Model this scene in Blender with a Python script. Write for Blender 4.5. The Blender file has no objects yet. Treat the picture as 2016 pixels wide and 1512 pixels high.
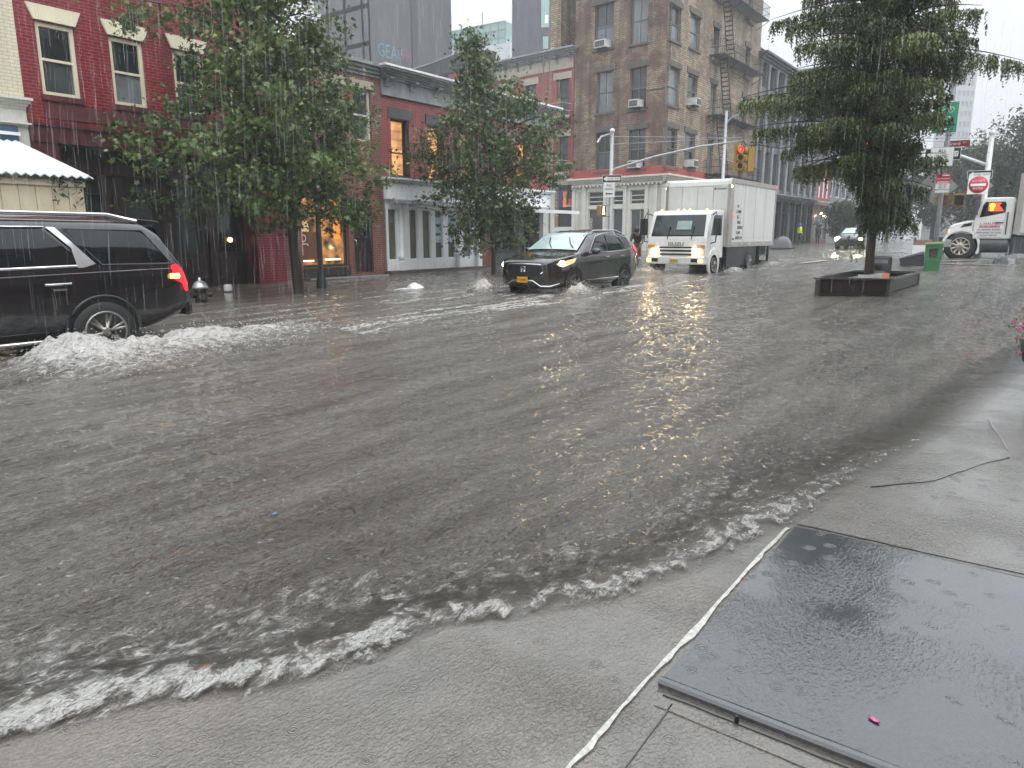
import bpy, bmesh, math, random
import numpy as np
from mathutils import Matrix, Vector
random.seed(7); RNG = np.random.default_rng(11)
SC = bpy.context.scene; COL = SC.collection
R = math.radians
# ---------------------------------------------------------------- camera, sky, sun
F, PITCH, CAMZ, AZ = 1420.0, R(11.7), 1.5, R(36.2)      # X runs along the street, Y across it to the far facades
cd = bpy.data.cameras.new('camera'); cam = bpy.data.objects.new('camera', cd); COL.objects.link(cam)
cam.location = (0, 0, CAMZ); cam.rotation_euler = (R(90) - PITCH, 0, AZ - R(90))
cd.sensor_width = 36; cd.lens = 36 * F / 2016; cd.clip_start = 0.05; cd.clip_end = 3000
SC.camera = cam
SUN_EL, SUN_ROT = R(52), R(200)
wd = bpy.data.worlds.new('World'); SC.world = wd; wd.use_nodes = True
nt = wd.node_tree; bg = nt.nodes['Background']
sky = nt.nodes.new('ShaderNodeTexSky'); sky.sky_type = 'NISHITA'; sky.sun_disc = False
sky.sun_elevation = SUN_EL; sky.sun_rotation = SUN_ROT; sky.dust_density = 6; sky.air_density = 1.5
hs = nt.nodes.new('ShaderNodeHueSaturation'); hs.inputs['Saturation'].default_value = 0.25
nt.links.new(sky.outputs[0], hs.inputs['Color'])
cl = nt.nodes.new('ShaderNodeMix'); cl.data_type = 'RGBA'; cl.inputs[0].default_value = 0.86   # closed overcast deck
nt.links.new(hs.outputs[0], cl.inputs[6]); cl.inputs[7].default_value = (7.3, 7.75, 8.1, 1)
gc = nt.nodes.new('ShaderNodeTexCoord'); sx = nt.nodes.new('ShaderNodeSeparateXYZ'); nt.links.new(gc.outputs['Generated'], sx.inputs[0])
ov = nt.nodes.new('ShaderNodeMath'); ov.operation = 'MULTIPLY_ADD'; nt.links.new(sx.outputs[2], ov.inputs[0]); ov.inputs[1].default_value = .95; ov.inputs[2].default_value = .60   # overcast: brighter overhead than at the horizon
cn = nt.nodes.new('ShaderNodeTexNoise'); cn.inputs['Scale'].default_value = 3.0; cn.inputs['Detail'].default_value = 5; nt.links.new(gc.outputs['Generated'], cn.inputs['Vector'])
c2 = nt.nodes.new('ShaderNodeMath'); c2.operation = 'MULTIPLY_ADD'; nt.links.new(cn.outputs[0], c2.inputs[0]); c2.inputs[1].default_value = .36; c2.inputs[2].default_value = .82
c3 = nt.nodes.new('ShaderNodeMath'); c3.operation = 'MULTIPLY'; nt.links.new(ov.outputs[0], c3.inputs[0]); nt.links.new(c2.outputs[0], c3.inputs[1])
vm = nt.nodes.new('ShaderNodeVectorMath'); vm.operation = 'SCALE'; nt.links.new(cl.outputs[2], vm.inputs[0]); nt.links.new(c3.outputs[0], vm.inputs['Scale'])
nt.links.new(vm.outputs[0], bg.inputs[0]); bg.inputs[1].default_value = 0.15
sd = bpy.data.lights.new('sun', 'SUN'); sd.energy = 0.8; sd.angle = R(40); sd.color = (1, .98, .95)
sun = bpy.data.objects.new('sun', sd); COL.objects.link(sun)
sun.rotation_euler = (R(90) - SUN_EL, 0, R(180) - SUN_ROT)
SC.view_settings.view_transform = 'Standard'; SC.view_settings.look = 'None'
SC.view_settings.exposure = 0.85; SC.view_settings.gamma = 1.0
SC.cycles.max_bounces = 6; SC.cycles.transparent_max_bounces = 12; SC.cycles.volume_bounces = 0
SC.cycles.sample_clamp_indirect = 4.0

# ---------------------------------------------------------------- projection helpers (photo pixel -> point of the place)
FW = Vector((math.cos(AZ), math.sin(AZ), 0)); RT = Vector((math.sin(AZ), -math.cos(AZ), 0))
CP = Vector((0, 0, CAMZ))
def ray(px, py):
    a = (px - 1008) / F; b = (756 - py) / F
    return RT * a + FW * (math.cos(PITCH) + b * math.sin(PITCH)) + Vector((0, 0, -math.sin(PITCH) + b * math.cos(PITCH)))
def G(s):                                                # the street climbs gently away from the viewer
    return float(np.interp(s, [10, 28, 34, 80, 400], [0, .18, .50, .62, .8]))
def onY(px, py, Y):
    d = ray(px, py); k = Y / d.y; return (d.x * k, CAMZ + d.z * k)
def onX(px, py, X):
    d = ray(px, py); k = X / d.x; return (d.y * k, CAMZ + d.z * k)
def gnd(px, py):
    d = ray(px, py); z = 0
    for _ in range(30):
        k = (z - CAMZ) / d.z; z = .5 * z + .5 * G(d.x * k)
    return Vector((d.x * k, d.y * k, z))
def atD(px, py, D):                                      # point at horizontal depth D along the viewing heading
    d = ray(px, py); k = D / (d.x * FW.x + d.y * FW.y); return CP + d * k

# ---------------------------------------------------------------- numpy noise
def vn(x, y, seed=0):
    xi = np.floor(x).astype(np.int64); yi = np.floor(y).astype(np.int64); fx = x - xi; fy = y - yi
    def h(a, b):
        n = (a * 374761393 + b * 668265263 + seed * 974711) & 0xffffffff
        n = ((n ^ (n >> 13)) * 1274126177) & 0xffffffff
        n = ((n ^ (n >> 15)) * 2246822519) & 0xffffffff
        return ((n ^ (n >> 16)) & 0xffffff) / float(0xffffff)
    ux = fx * fx * (3 - 2 * fx); uy = fy * fy * (3 - 2 * fy)
    return (h(xi, yi) * (1 - ux) + h(xi + 1, yi) * ux) * (1 - uy) + (h(xi, yi + 1) * (1 - ux) + h(xi + 1, yi + 1) * ux) * uy
def fbm(x, y, o=4, seed=0):
    t = 0; a = .5; m = 0
    for i in range(o):
        t = t + a * vn(x * 2 ** i + i * 17.3, y * 2 ** i - i * 9.1, seed + i); m += a; a *= .5
    return t / m
def sst(a, b, x):
    t = np.clip((x - a) / (b - a), 0, 1); return t * t * (3 - 2 * t)

# ---------------------------------------------------------------- objects
def tag(o, label=None, cat=None, group=None, kind=None):
    if label: o['label'] = label
    if cat: o['category'] = cat
    if group: o['group'] = group
    if kind: o['kind'] = kind
    return o
def thing(name, label, cat, loc=(0, 0, 0), rz=0, group=None):
    o = bpy.data.objects.new(name, None); COL.objects.link(o)
    o.location = loc; o.rotation_euler = (0, 0, rz); o.empty_display_size = .2
    return tag(o, label, cat, group)
def link(name, me, m=None, parent=None):
    o = bpy.data.objects.new(name, me); COL.objects.link(o)
    if m is not None:
        for k in (m if isinstance(m, (list, tuple)) else [m]): me.materials.append(k)
    if parent is not None: o.parent = parent
    return o
def npmesh(name, v, f, m, parent=None, smooth=False, attrs=None):
    me = bpy.data.meshes.new(name); me.from_pydata(np.asarray(v, dtype=float).reshape(-1, 3), [], f); me.update()
    if smooth: me.polygons.foreach_set('use_smooth', [True] * len(me.polygons))
    for k, (dom, arr) in (attrs or {}).items():
        a = me.attributes.new(k, 'FLOAT', dom); a.data.foreach_set('value', np.asarray(arr, dtype=np.float32))
    return link(name, me, m, parent)
def copy_tree(o, parent=None):
    c = o.copy(); COL.objects.link(c)
    if parent is not None: c.parent = parent
    for ch in list(o.children): copy_tree(ch, c)
    return c
class MB:
    """collects boxes, bars, tubes and lathes; build() links them as one mesh"""
    def __init__(s, M=None): s.v = []; s.f = []; s.uv = []; s.sm = []; s.M = M or Matrix.Identity(4)
    def face(s, pts, smooth=False, mat=None):
        pts = [Vector(p) for p in pts]; n = Vector((0, 0, 0))
        for i in range(len(pts)): a, b = pts[i], pts[(i + 1) % len(pts)]; n += a.cross(b)
        ax = max(range(3), key=lambda i: abs(n[i])); ij = [(1, 2), (0, 2), (0, 1)][ax]
        k = len(s.v)
        s.v += [s.M @ p for p in pts]; s.f.append(list(range(k, k + len(pts)))); s.uv += [(p[ij[0]], p[ij[1]]) for p in pts]; s.sm.append(smooth)
        return s
    def box(s, x0, x1, y0, y1, z0, z1):
        if x0 > x1: x0, x1 = x1, x0
        if y0 > y1: y0, y1 = y1, y0
        if z0 > z1: z0, z1 = z1, z0
        P = [(x0, y0, z0), (x1, y0, z0), (x1, y1, z0), (x0, y1, z0), (x0, y0, z1), (x1, y0, z1), (x1, y1, z1), (x0, y1, z1)]
        for q in ((0, 3, 2, 1), (4, 5, 6, 7), (0, 1, 5, 4), (1, 2, 6, 5), (2, 3, 7, 6), (3, 0, 4, 7)): s.face([P[i] for i in q])
        return s
    def hexa(s, P):                                        # 8 corners, bottom ring then top ring
        for q in ((0, 3, 2, 1), (4, 5, 6, 7), (0, 1, 5, 4), (1, 2, 6, 5), (2, 3, 7, 6), (3, 0, 4, 7)): s.face([P[i] for i in q])
        return s
    def prism(s, poly, axis, a, b):                        # poly in the two other axes, extruded a..b along axis
        def P(u, v, w): return {'x': (w, u, v), 'y': (u, w, v), 'z': (u, v, w)}[axis]
        A = [P(u, v, a) for u, v in poly]; B = [P(u, v, b) for u, v in poly]
        s.face(A[::-1]); s.face(B)
        for i in range(len(poly)):
            j = (i + 1) % len(poly); s.face([A[i], A[j], B[j], B[i]])
        return s
    def tube(s, pts, r, n=8, r2=None, cap=True):
        pts = [Vector(p) for p in pts]; rings = []; L = len(pts)
        for i, p in enumerate(pts):
            d = (pts[min(i + 1, L - 1)] - pts[max(i - 1, 0)]).normalized()
            u = d.cross(Vector((0, 0, 1)) if abs(d.z) < .9 else Vector((1, 0, 0))).normalized(); w = d.cross(u)
            rr = r if r2 is None else r + (r2 - r) * i / (L - 1)
            rings.append([p + (u * math.cos(2 * math.pi * k / n) + w * math.sin(2 * math.pi * k / n)) * rr for k in range(n)])
        for a, b in zip(rings, rings[1:]):
            for k in range(n): s.face([a[k], a[(k + 1) % n], b[(k + 1) % n], b[k]], True)
        if cap: s.face(rings[0]); s.face(rings[-1][::-1])
        return s
    def lathe(s, prof, c=(0, 0, 0), axis='z', n=20, smooth=True):   # prof: (radius, height)
        c = Vector(c); rings = []
        for r, h in prof:
            q = []
            for k in range(n):
                a = 2 * math.pi * k / n; u, v = r * math.cos(a), r * math.sin(a)
                q.append(c + Vector({'z': (u, v, h), 'y': (u, h, v), 'x': (h, u, v)}[axis]))
            rings.append(q)
        for a, b in zip(rings, rings[1:]):
            for k in range(n): s.face([a[k], a[(k + 1) % n], b[(k + 1) % n], b[k]], smooth)
        s.face(rings[0][::-1]); s.face(rings[-1])
        return s
    def blob(s, c, r, n=10, sc=(1, 1, 1)):
        pr = [(max(r * math.sin(math.pi * i / n), r * .02), -r * math.cos(math.pi * i / n)) for i in range(n + 1)]
        k = len(s.v); M0 = s.M; s.M = Matrix.Identity(4); s.lathe(pr, (0, 0, 0), 'z', n + 4); s.M = M0
        for i in range(k, len(s.v)): s.v[i] = M0 @ (Vector(c) + Vector([s.v[i][j] * sc[j] for j in range(3)]))
        return s
    def build(s, name, m, parent=None, bevel=0, weld=False):
        me = bpy.data.meshes.new(name); me.from_pydata(s.v, [], s.f)
        ul = me.uv_layers.new(name='UVMap'); ul.data.foreach_set('uv', [c for uv in s.uv for c in uv])
        me.polygons.foreach_set('use_smooth', s.sm); me.update()
        if weld or bevel or any(s.sm):
            b = bmesh.new(); b.from_mesh(me); bmesh.ops.remove_doubles(b, verts=b.verts, dist=1e-5)
            if bevel: bmesh.ops.bevel(b, geom=[e for e in b.edges if len(e.link_faces) == 2 and e.calc_face_angle(0) > .6], offset=bevel, segments=2, affect='EDGES', profile=.6)
            b.to_mesh(me); b.free()
        return link(name, me, m, parent)
def text(name, s, size, M, m, parent=None, ext=.004, sx=1.0, align='CENTER'):
    c = bpy.data.curves.new(name, 'FONT'); c.body = s; c.size = size; c.extrude = ext; c.align_x = align; c.align_y = 'CENTER'; c.resolution_u = 2
    o = bpy.data.objects.new(name, c); COL.objects.link(o)
    me = bpy.data.meshes.new_from_object(o.evaluated_get(bpy.context.evaluated_depsgraph_get()))
    bpy.data.objects.remove(o); bpy.data.curves.remove(c)
    me.transform(M @ Matrix.Diagonal((sx, 1, 1, 1)))
    return link(name, me, m, parent)
def TXZ(x, y, z, roll=0):      # letters upright in the X-Z plane, read from -Y
    return Matrix.Translation((x, y, z)) @ Matrix.Rotation(R(90), 4, 'X') @ Matrix.Rotation(roll, 4, 'Z')
def TYZ(x, y, z):              # letters in the Y-Z plane, read from -X
    return Matrix.Translation((x, y, z)) @ Matrix.Rotation(R(-90), 4, 'Z') @ Matrix.Rotation(R(90), 4, 'X')

# ---------------------------------------------------------------- materials
MATS = {}
def nodes(name):
    m = bpy.data.materials.new(name); m.use_nodes = True; t = m.node_tree
    return m, t, t.nodes['Principled BSDF'], (lambda ty, **k: _nn(t, ty, k)), t.links.new
def _nn(t, ty, k):
    n = t.nodes.new('ShaderNode' + ty)
    for a, b in k.items(): setattr(n, a, b)
    return n
def ramp(N, p0, c0, p1, c1):
    r = N('ValToRGB'); e = r.color_ramp.elements
    e[0].position = p0; e[0].color = c0 if len(c0) == 4 else (*c0, 1); e[1].position = p1; e[1].color = c1 if len(c1) == 4 else (*c1, 1)
    return r
def mat(name, c, rough=.5, metal=0, var=.25, scale=3.0, bump=0, em=None, es=0, coat=0, spec=.5, stretch=(1, 1, 1), dark=None):
    if name in MATS: return MATS[name]
    m, t, b, N, L = nodes(name)
    tc = N('TexCoord'); mp = N('Mapping'); mp.inputs['Scale'].default_value = stretch; L(tc.outputs['Object'], mp.inputs[0])
    nz = N('TexNoise'); nz.inputs['Scale'].default_value = scale; nz.inputs['Detail'].default_value = 6; nz.inputs['Roughness'].default_value = .65; L(mp.outputs[0], nz.inputs['Vector'])
    lo = dark or tuple(x * (1 - var) for x in c); hi = tuple(min(1, x * (1 + var * .6)) for x in c)
    r = ramp(N, .3, lo, .68, hi); L(nz.outputs['Fac'], r.inputs[0]); L(r.outputs[0], b.inputs['Base Color'])
    b.inputs['Roughness'].default_value = rough; b.inputs['Metallic'].default_value = metal
    b.inputs['Specular IOR Level'].default_value = spec; b.inputs['Coat Weight'].default_value = coat; b.inputs['Coat Roughness'].default_value = .05
    if bump:
        bp = N('Bump'); bp.inputs['Strength'].default_value = bump; bp.inputs['Distance'].default_value = .02
        L(nz.outputs['Fac'], bp.inputs['Height']); L(bp.outputs[0], b.inputs['Normal'])
    if em: b.inputs['Emission Color'].default_value = (*em, 1); b.inputs['Emission Strength'].default_value = es
    MATS[name] = m; return m
def brick(name, c1, c2, mortar, rough=.45, bw=.22, rh=.075, ms=.012, blot=None, blotpos=(.45, .62), bump=.35, streak=.35):
    if name in MATS: return MATS[name]
    m, t, b, N, L = nodes(name)
    uv = N('UVMap'); br = N('TexBrick'); L(uv.outputs[0], br.inputs['Vector'])
    br.inputs['Scale'].default_value = 1; br.inputs['Brick Width'].default_value = bw; br.inputs['Row Height'].default_value = rh
    br.inputs['Mortar Size'].default_value = ms; br.inputs['Mortar Smooth'].default_value = .3
    br.inputs['Color1'].default_value = (*c1, 1); br.inputs['Color2'].default_value = (*c2, 1); br.inputs['Mortar'].default_value = (*mortar, 1)
    nz = N('TexNoise'); nz.inputs['Scale'].default_value = .55; nz.inputs['Detail'].default_value = 8; nz.inputs['Roughness'].default_value = .7; L(uv.outputs[0], nz.inputs['Vector'])
    mp = N('Mapping'); mp.inputs['Scale'].default_value = (2.2, .16, 1); L(uv.outputs[0], mp.inputs[0])
    n2 = N('TexNoise'); n2.inputs['Scale'].default_value = 1.0; n2.inputs['Detail'].default_value = 6; L(mp.outputs[0], n2.inputs['Vector'])
    col = br.outputs['Color']
    if blot:
        r = ramp(N, blotpos[0], (0, 0, 0), blotpos[1], (1, 1, 1)); L(nz.outputs['Fac'], r.inputs[0])
        mx = N('Mix', data_type='RGBA', blend_type='MIX'); L(r.outputs[0], mx.inputs[0]); L(col, mx.inputs[6])
        b2 = N('Mix', data_type='RGBA', blend_type='MULTIPLY'); b2.inputs[0].default_value = 1; L(br.outputs['Fac'], b2.inputs[0]); b2.inputs[6].default_value = (*blot, 1); b2.inputs[7].default_value = (.6, .6, .6, 1)
        L(b2.outputs[2], mx.inputs[7]); col = mx.outputs[2]
    r2 = ramp(N, .32, (1 - streak,) * 3, .62, (1.08,) * 3); L(n2.outputs['Fac'], r2.inputs[0])
    mu = N('Mix', data_type='RGBA', blend_type='MULTIPLY'); mu.inputs[0].default_value = 1; L(col, mu.inputs[6]); L(r2.outputs[0], mu.inputs[7])
    L(mu.outputs[2], b.inputs['Base Color']); b.inputs['Roughness'].default_value = rough
    bp = N('Bump'); bp.inputs['Strength'].default_value = bump; bp.inputs['Distance'].default_value = .01; bp.invert = True
    L(br.outputs['Fac'], bp.inputs['Height']); L(bp.outputs[0], b.inputs['Normal'])
    MATS[name] = m; return m
def glass(name, c=(.02, .024, .026), rough=.04, refl=.5, var=.5, em=None, es=0):
    return mat(name, c, rough, 0, var, 1.1, 0, em, es, 0, refl)

GLASS = glass('window_glass'); GLASS_PALE = glass('curtained_glass', (.16, .18, .19), .06, .5, .35); GLASS_MID = glass('grey_glass', (.06, .068, .07), .05)
BLACK = mat('black_paint', (.018, .018, .02), .35); CREAM = mat('cream_paint', (.74, .68, .50), .4, var=.1, scale=2)
WHITE = mat('white_paint', (.78, .80, .82), .35, var=.08, scale=1.5); GREYM = mat('galvanised_metal', (.36, .38, .40), .4, .3, var=.15)
BLACKM = mat('black_metal', (.03, .03, .033), .4, .2); RUBBER = mat('tyre_rubber', (.02, .02, .02), .6, bump=.2, scale=20)
CHROME = mat('bright_trim', (.62, .63, .65), .22, .9, var=.1); DGREY = mat('dark_grey_paint', (.07, .075, .08), .4)
YEL = mat('signal_yellow', (.30, .17, .02), .45, var=.15); SIGNW = mat('sign_white', (.78, .78, .76), .4, var=.06); SIGNK = mat('sign_black', (.02, .02, .02), .4)
SIGNR = mat('sign_red', (.50, .03, .05), .4, var=.08); SIGNG = mat('sign_green', (.02, .26, .14), .4, var=.08)
# ---------------------------------------------------------------- ground, road, pavement, flood water
def gv(x): return np.interp(x, [10, 28, 34, 80, 400], [0, .18, .50, .62, .8])
SHX = [-3, 0, .62, 1.0, 1.41, 1.6, 1.9, 2.43, 3.1, 3.78, 5.75, 6.81, 9, 12, 20, 60]
SHY = [4.4, 2.72, 2.38, 2.16, 1.86, 1.78, 1.74, 1.33, 1.10, .93, .61, .39, .15, -.3, -1.6, -5]
def shore(x): return np.interp(x, SHX, SHY) + .10 * (fbm(x * 2.3, x * 0 + 3.1, 4, 5) - .5)
def grid(xs, ys):
    X, Y = np.meshgrid(xs, ys, indexing='ij'); n, m = X.shape
    i = np.arange(n * m).reshape(n, m)
    f = np.stack([i[:-1, :-1], i[1:, :-1], i[1:, 1:], i[:-1, 1:]], -1).reshape(-1, 4)
    return X, Y, f
def wet(name, ca, cb, rough, bscale, bstr, scale=1.5, coat=1.0, civ=1.4, calm=.25):
    m, t, b, N, L = nodes(name)
    tc = N('TexCoord'); nz = N('TexNoise'); nz.inputs['Scale'].default_value = scale; nz.inputs['Detail'].default_value = 9; nz.inputs['Roughness'].default_value = .7; L(tc.outputs['Object'], nz.inputs['Vector'])
    r = ramp(N, .32, ca, .66, cb); L(nz.outputs['Fac'], r.inputs[0])
    n3 = N('TexNoise'); n3.inputs['Scale'].default_value = 140; n3.inputs['Detail'].default_value = 3; L(tc.outputs['Object'], n3.inputs['Vector'])
    r3 = ramp(N, .33, (.62,) * 3, .66, (1.2,) * 3); L(n3.outputs['Fac'], r3.inputs[0])
    mu = N('Mix', data_type='RGBA', blend_type='MULTIPLY'); mu.inputs[0].default_value = 1; L(r.outputs[0], mu.inputs[6]); L(r3.outputs[0], mu.inputs[7]); L(mu.outputs[2], b.inputs['Base Color'])
    b.inputs['Roughness'].default_value = rough; b.inputs['Coat Weight'].default_value = coat; b.inputs['Coat Roughness'].default_value = .02; b.inputs['Coat IOR'].default_value = civ
    mp = N('Mapping'); mp.inputs['Scale'].default_value = (1, 1.7, 1); L(tc.outputs['Object'], mp.inputs[0])
    n2 = N('TexNoise'); n2.inputs['Scale'].default_value = bscale; n2.inputs['Detail'].default_value = 3; n2.inputs['Distortion'].default_value = .8; L(mp.outputs[0], n2.inputs['Vector'])
    # rain rings: distance bands around scattered drop points
    vo = N('TexVoronoi'); vo.inputs['Scale'].default_value = 9; vo.inputs['Randomness'].default_value = 1; L(tc.outputs['Object'], vo.inputs['Vector'])
    k = N('Math', operation='MULTIPLY'); k.inputs[1].default_value = 75; L(vo.outputs['Distance'], k.inputs[0])
    sn = N('Math', operation='SINE'); L(k.outputs[0], sn.inputs[0])
    fa = ramp(N, .10, (1, 1, 1), .32, (0, 0, 0)); L(vo.outputs['Distance'], fa.inputs[0])
    rg = N('Math', operation='MULTIPLY'); L(sn.outputs[0], rg.inputs[0]); L(fa.outputs[0], rg.inputs[1])
    n4 = N('TexNoise'); n4.inputs['Scale'].default_value = 1.3; n4.inputs['Detail'].default_value = 2; L(tc.outputs['Object'], n4.inputs['Vector'])
    am = ramp(N, .46, (calm,) * 3, .62, (1, 1, 1)); L(n4.outputs['Fac'], am.inputs[0])
    rp = N('Math', operation='MULTIPLY'); L(n2.outputs['Fac'], rp.inputs[0]); L(am.outputs[0], rp.inputs[1])
    r2 = N('Math', operation='MULTIPLY'); L(rg.outputs[0], r2.inputs[0]); r2.inputs[1].default_value = .12
    ad = N('Math', operation='ADD'); L(rp.outputs[0], ad.inputs[0]); L(r2.outputs[0], ad.inputs[1])
    bp = N('Bump'); bp.inputs['Strength'].default_value = bstr; bp.inputs['Distance'].default_value = .02; L(ad.outputs[0], bp.inputs['Height'])
    L(bp.outputs[0], b.inputs['Coat Normal']); 
    b3 = N('Bump'); b3.inputs['Strength'].default_value = .25; b3.inputs['Distance'].default_value = .004; L(n3.outputs['Fac'], b3.inputs['Height']); L(b3.outputs[0], b.inputs['Normal'])
    return m
ASPH = wet('wet_asphalt', (.040, .040, .042), (.075, .073, .07), .35, 14, .25)
CONC = wet('wet_concrete', (.070, .058, .044), (.170, .150, .126), .35, 40, .75, civ=1.75, calm=.22)
SLATE = wet('wet_dark_slab', (.026, .029, .032), (.050, .055, .060), .3, 34, .34, scale=.9, civ=1.75, calm=.06)

gx = np.array([-300, -50, 0, 10, 28, 34, 80, 200, 700.]); gy = np.array([-500, -100, -20, 0, 20, 100, 500.])
X, Y, f = grid(gx, gy); tag(npmesh('ground', np.stack([X, Y, gv(X) - .5], -1), f, ASPH), kind='structure')
# asphalt road bed below the flood
xs = np.concatenate([np.arange(-6, 40, .5), np.arange(40, 200, 4.)]); ys = np.concatenate([np.arange(-90, -6, 6.), np.arange(-6, 15.2, .35), np.arange(15.2, 90, 5)])
X, Y, f = grid(xs, ys); d = Y - shore(X)
Z = gv(X) - .03 - .17 * sst(.1, 2.5, d) ; Z = np.where((X < 9) & (d < .5), gv(X) - .25, Z)
tag(npmesh('road', np.stack([X, Y, Z], -1), f, ASPH, smooth=True), kind='structure')
# near pavement of concrete flags, dipping to the gutter under the water
SLX0, SLX1, KY = 2.06, 3.74, .93
xs = np.unique(np.concatenate([np.arange(-1.5, 10, .12), [SLX0]])); ys = np.unique(np.concatenate([np.arange(-5, 5, .12), [KY]]))
X, Y, f = grid(xs, ys); d = Y - shore(X)
Z = -.004 - .20 * sst(.08, 1.1, d) 
tag(npmesh('sidewalk', np.stack([X, Y, Z], -1), f, CONC, smooth=True), kind='structure')
def strip(name, pts, w, z, m, label=None, jag=.25, seed=0):
    """a flat irregular ribbon lying on the pavement (worn paint, cracks, joints)"""
    P = []; 
    for (a, b) in zip(pts, pts[1:]):
        n = max(2, int(math.dist(a, b) / .012))
        P += [(a[0] + (b[0] - a[0]) * i / n, a[1] + (b[1] - a[1]) * i / n) for i in range(n)]
    P.append(pts[-1]); P = np.array(P); T = np.gradient(P, axis=0); T /= np.linalg.norm(T, axis=1)[:, None] + 1e-9; Nn = np.stack([-T[:, 1], T[:, 0]], -1)
    k = np.arange(len(P)); wl = w * (.5 + .25 * jag * (fbm(k * .11, k * 0 + seed, 5, seed) - .5) * 2); wr = w * (.5 + jag * (fbm(k * .13, k * 0 + seed + 9, 5, seed + 1) - .5) * 2); wl = np.maximum(wl, -wr + .0015)
    A = P + Nn * wl[:, None]; B = P - Nn * wr[:, None]
    V = np.concatenate([np.c_[A, np.full(len(A), z)], np.c_[B, np.full(len(B), z)], np.c_[A, np.full(len(A), z - .02)], np.c_[B, np.full(len(B), z - .02)]]); n = len(P)
    Fc = []
    for i in range(n - 1): Fc += [[i + n, i + n + 1, i + 1, i], [i, i + 1, i + 1 + 2 * n, i + 2 * n], [i + n, i + 3 * n, i + 1 + 3 * n, i + 1 + n]]
    return tag(npmesh(name, V, Fc, m), kind='structure')
PAINT = mat('worn_white_paint', (.56, .55, .50), .3, var=.45, scale=35, coat=.5)
GROOVE = mat('dark_groove', (.05, .045, .04), .3, coat=.8)
strip('kerb', [(1.02, .915), (1.5, .93), (2.0, .935), (2.6, .93), (3.3, .935), (3.7, .925)], .019, .004, PAINT, jag=.8, seed=3)
strip('pavement_joint', [(1.0, .80), (1.45, .80), (2.0, .815)], .004, .000, GROOVE, jag=.4, seed=4)
strip('pavement_joint', [(gnd(1715, 958).x, gnd(1715, 958).y), (gnd(1840, 945).x, gnd(1840, 945).y), (gnd(1925, 915).x, gnd(1925, 915).y), (gnd(1985, 900).x, gnd(1985, 900).y)], .010, .000, GROOVE, jag=.9, seed=6)
strip('pavement_joint', [(gnd(1945, 825).x, gnd(1945, 825).y), (gnd(1962, 850).x, gnd(1962, 850).y), (gnd(1985, 885).x, gnd(1985, 885).y)], .011, .000, GROOVE, jag=.9, seed=8)
# raised dark slab with a rounded nosing along its near edge
mb = MB(); x0, x1, y0, y1 = SLX0, SLX1, -3.2, .895
prof = [(x0 + .004, .0), (x0, .012), (x0 + .006, .022), (x0 + .02, .025), (x0 + .034, .019), (x0 + .04, .011), (x0 + .05, .0105), (x1 - .02, .0105), (x1, .008), (x1, -.01), (x0 + .004, -.01)]
mb.prism(prof, 'y', y0, y1)
tag(mb.build('paving_slab', SLATE), kind='structure')
strip('pavement_joint', [(1.985, .86), (1.98, .1), (1.975, -1.4)], .05, .000, CONC, jag=.05, seed=14)
strip('pavement_joint', [(2.035, .86), (2.03, .1), (2.025, -1.4)], .012, .001, GROOVE, jag=.5, seed=15)
strip('pavement_joint', [(3.79, .9), (3.80, .1), (3.82, -1.4)], .014, .000, GROOVE, jag=.8, seed=16)

# ---- the flood
def span(a, b, h0, h1):
    out = [a]; 
    while out[-1] < b: out.append(out[-1] + h0 + (h1 - h0) * (out[-1] - a) / (b - a))
    return np.array(out[:-1])
xs = np.concatenate([span(-.6, 6.5, .028, .03), span(6.5, 22, .03, .13), span(22, 60, .13, .6), span(60, 170, .6, 3)])
ys = np.concatenate([span(-45, -3, 3, .4), span(-3, .1, .2, .05), span(.1, 3.6, .028, .028), span(3.6, 12, .03, .07), span(12, 19.25, .07, .13), span(19.25, 60, .5, 3)])
X, Y, f = grid(xs, ys); d = (Y - shore(X)) * .85
n1 = lambda sx, sy, o=3, s=0: fbm(X / sx, Y / sy, o, s) - .5
amp = sst(0, .6, X) * (1 - .75 * sst(3.6, 6.5, X)) * (1 - sst(7, 11, X)) * (.45 + 1.1 * fbm(X * 1.1 + 4, X * 0, 2, 31))
rid = lambda sx, sy, s: 1 - np.abs(2 * fbm(X / sx, Y / sy, 2, s) - 1)
chop = .046 * n1(2.4, .55, 3, 1) + .028 * n1(.42, .24, 3, 7) + .016 * n1(.13, .085, 2, 9)
brk = np.exp(-((d - .16) / .15) ** 2) + .55 * np.exp(-((d - .55 - .12 * n1(.5, .5, 2, 3)) / .22) ** 2)
near = sst(0, .05, d)
Wk = np.exp(-((Y - (8.75 + .10 * (X - 3))) / (.85 + .05 * np.maximum(X - 3, 0))) ** 2) * sst(2.6, 3.7, X) * (1 - .70 * sst(6.5, 10, X)) * (1 - .8 * sst(9, 16, X)) * ((Y < 9.95) | (X > 5.9))
rough = 1 + 1.8 * amp * np.clip(brk, 0, 1) + 1.5 * Wk
Z = gv(X) + near * (.004 + chop * sst(-.05, .6, d) * rough + .5 * amp * brk * (.022 + .05 * n1(.16, .12, 3, 13)) + .015 * amp * np.exp(-((d - .16) / .15) ** 2))
Z = np.where(d < 0, gv(X) + .003 - .03 * sst(0, .06, -d), Z)
lanes = sst(7.6, 9, Y) * (1 - sst(13.6, 15, Y)) * sst(3, 6, X) * (1 - sst(16, 30, X))
far = sst(5, 8, Y) * sst(8, 14, X) * (1 - sst(14.5, 16, Y))
trail = 0
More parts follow.
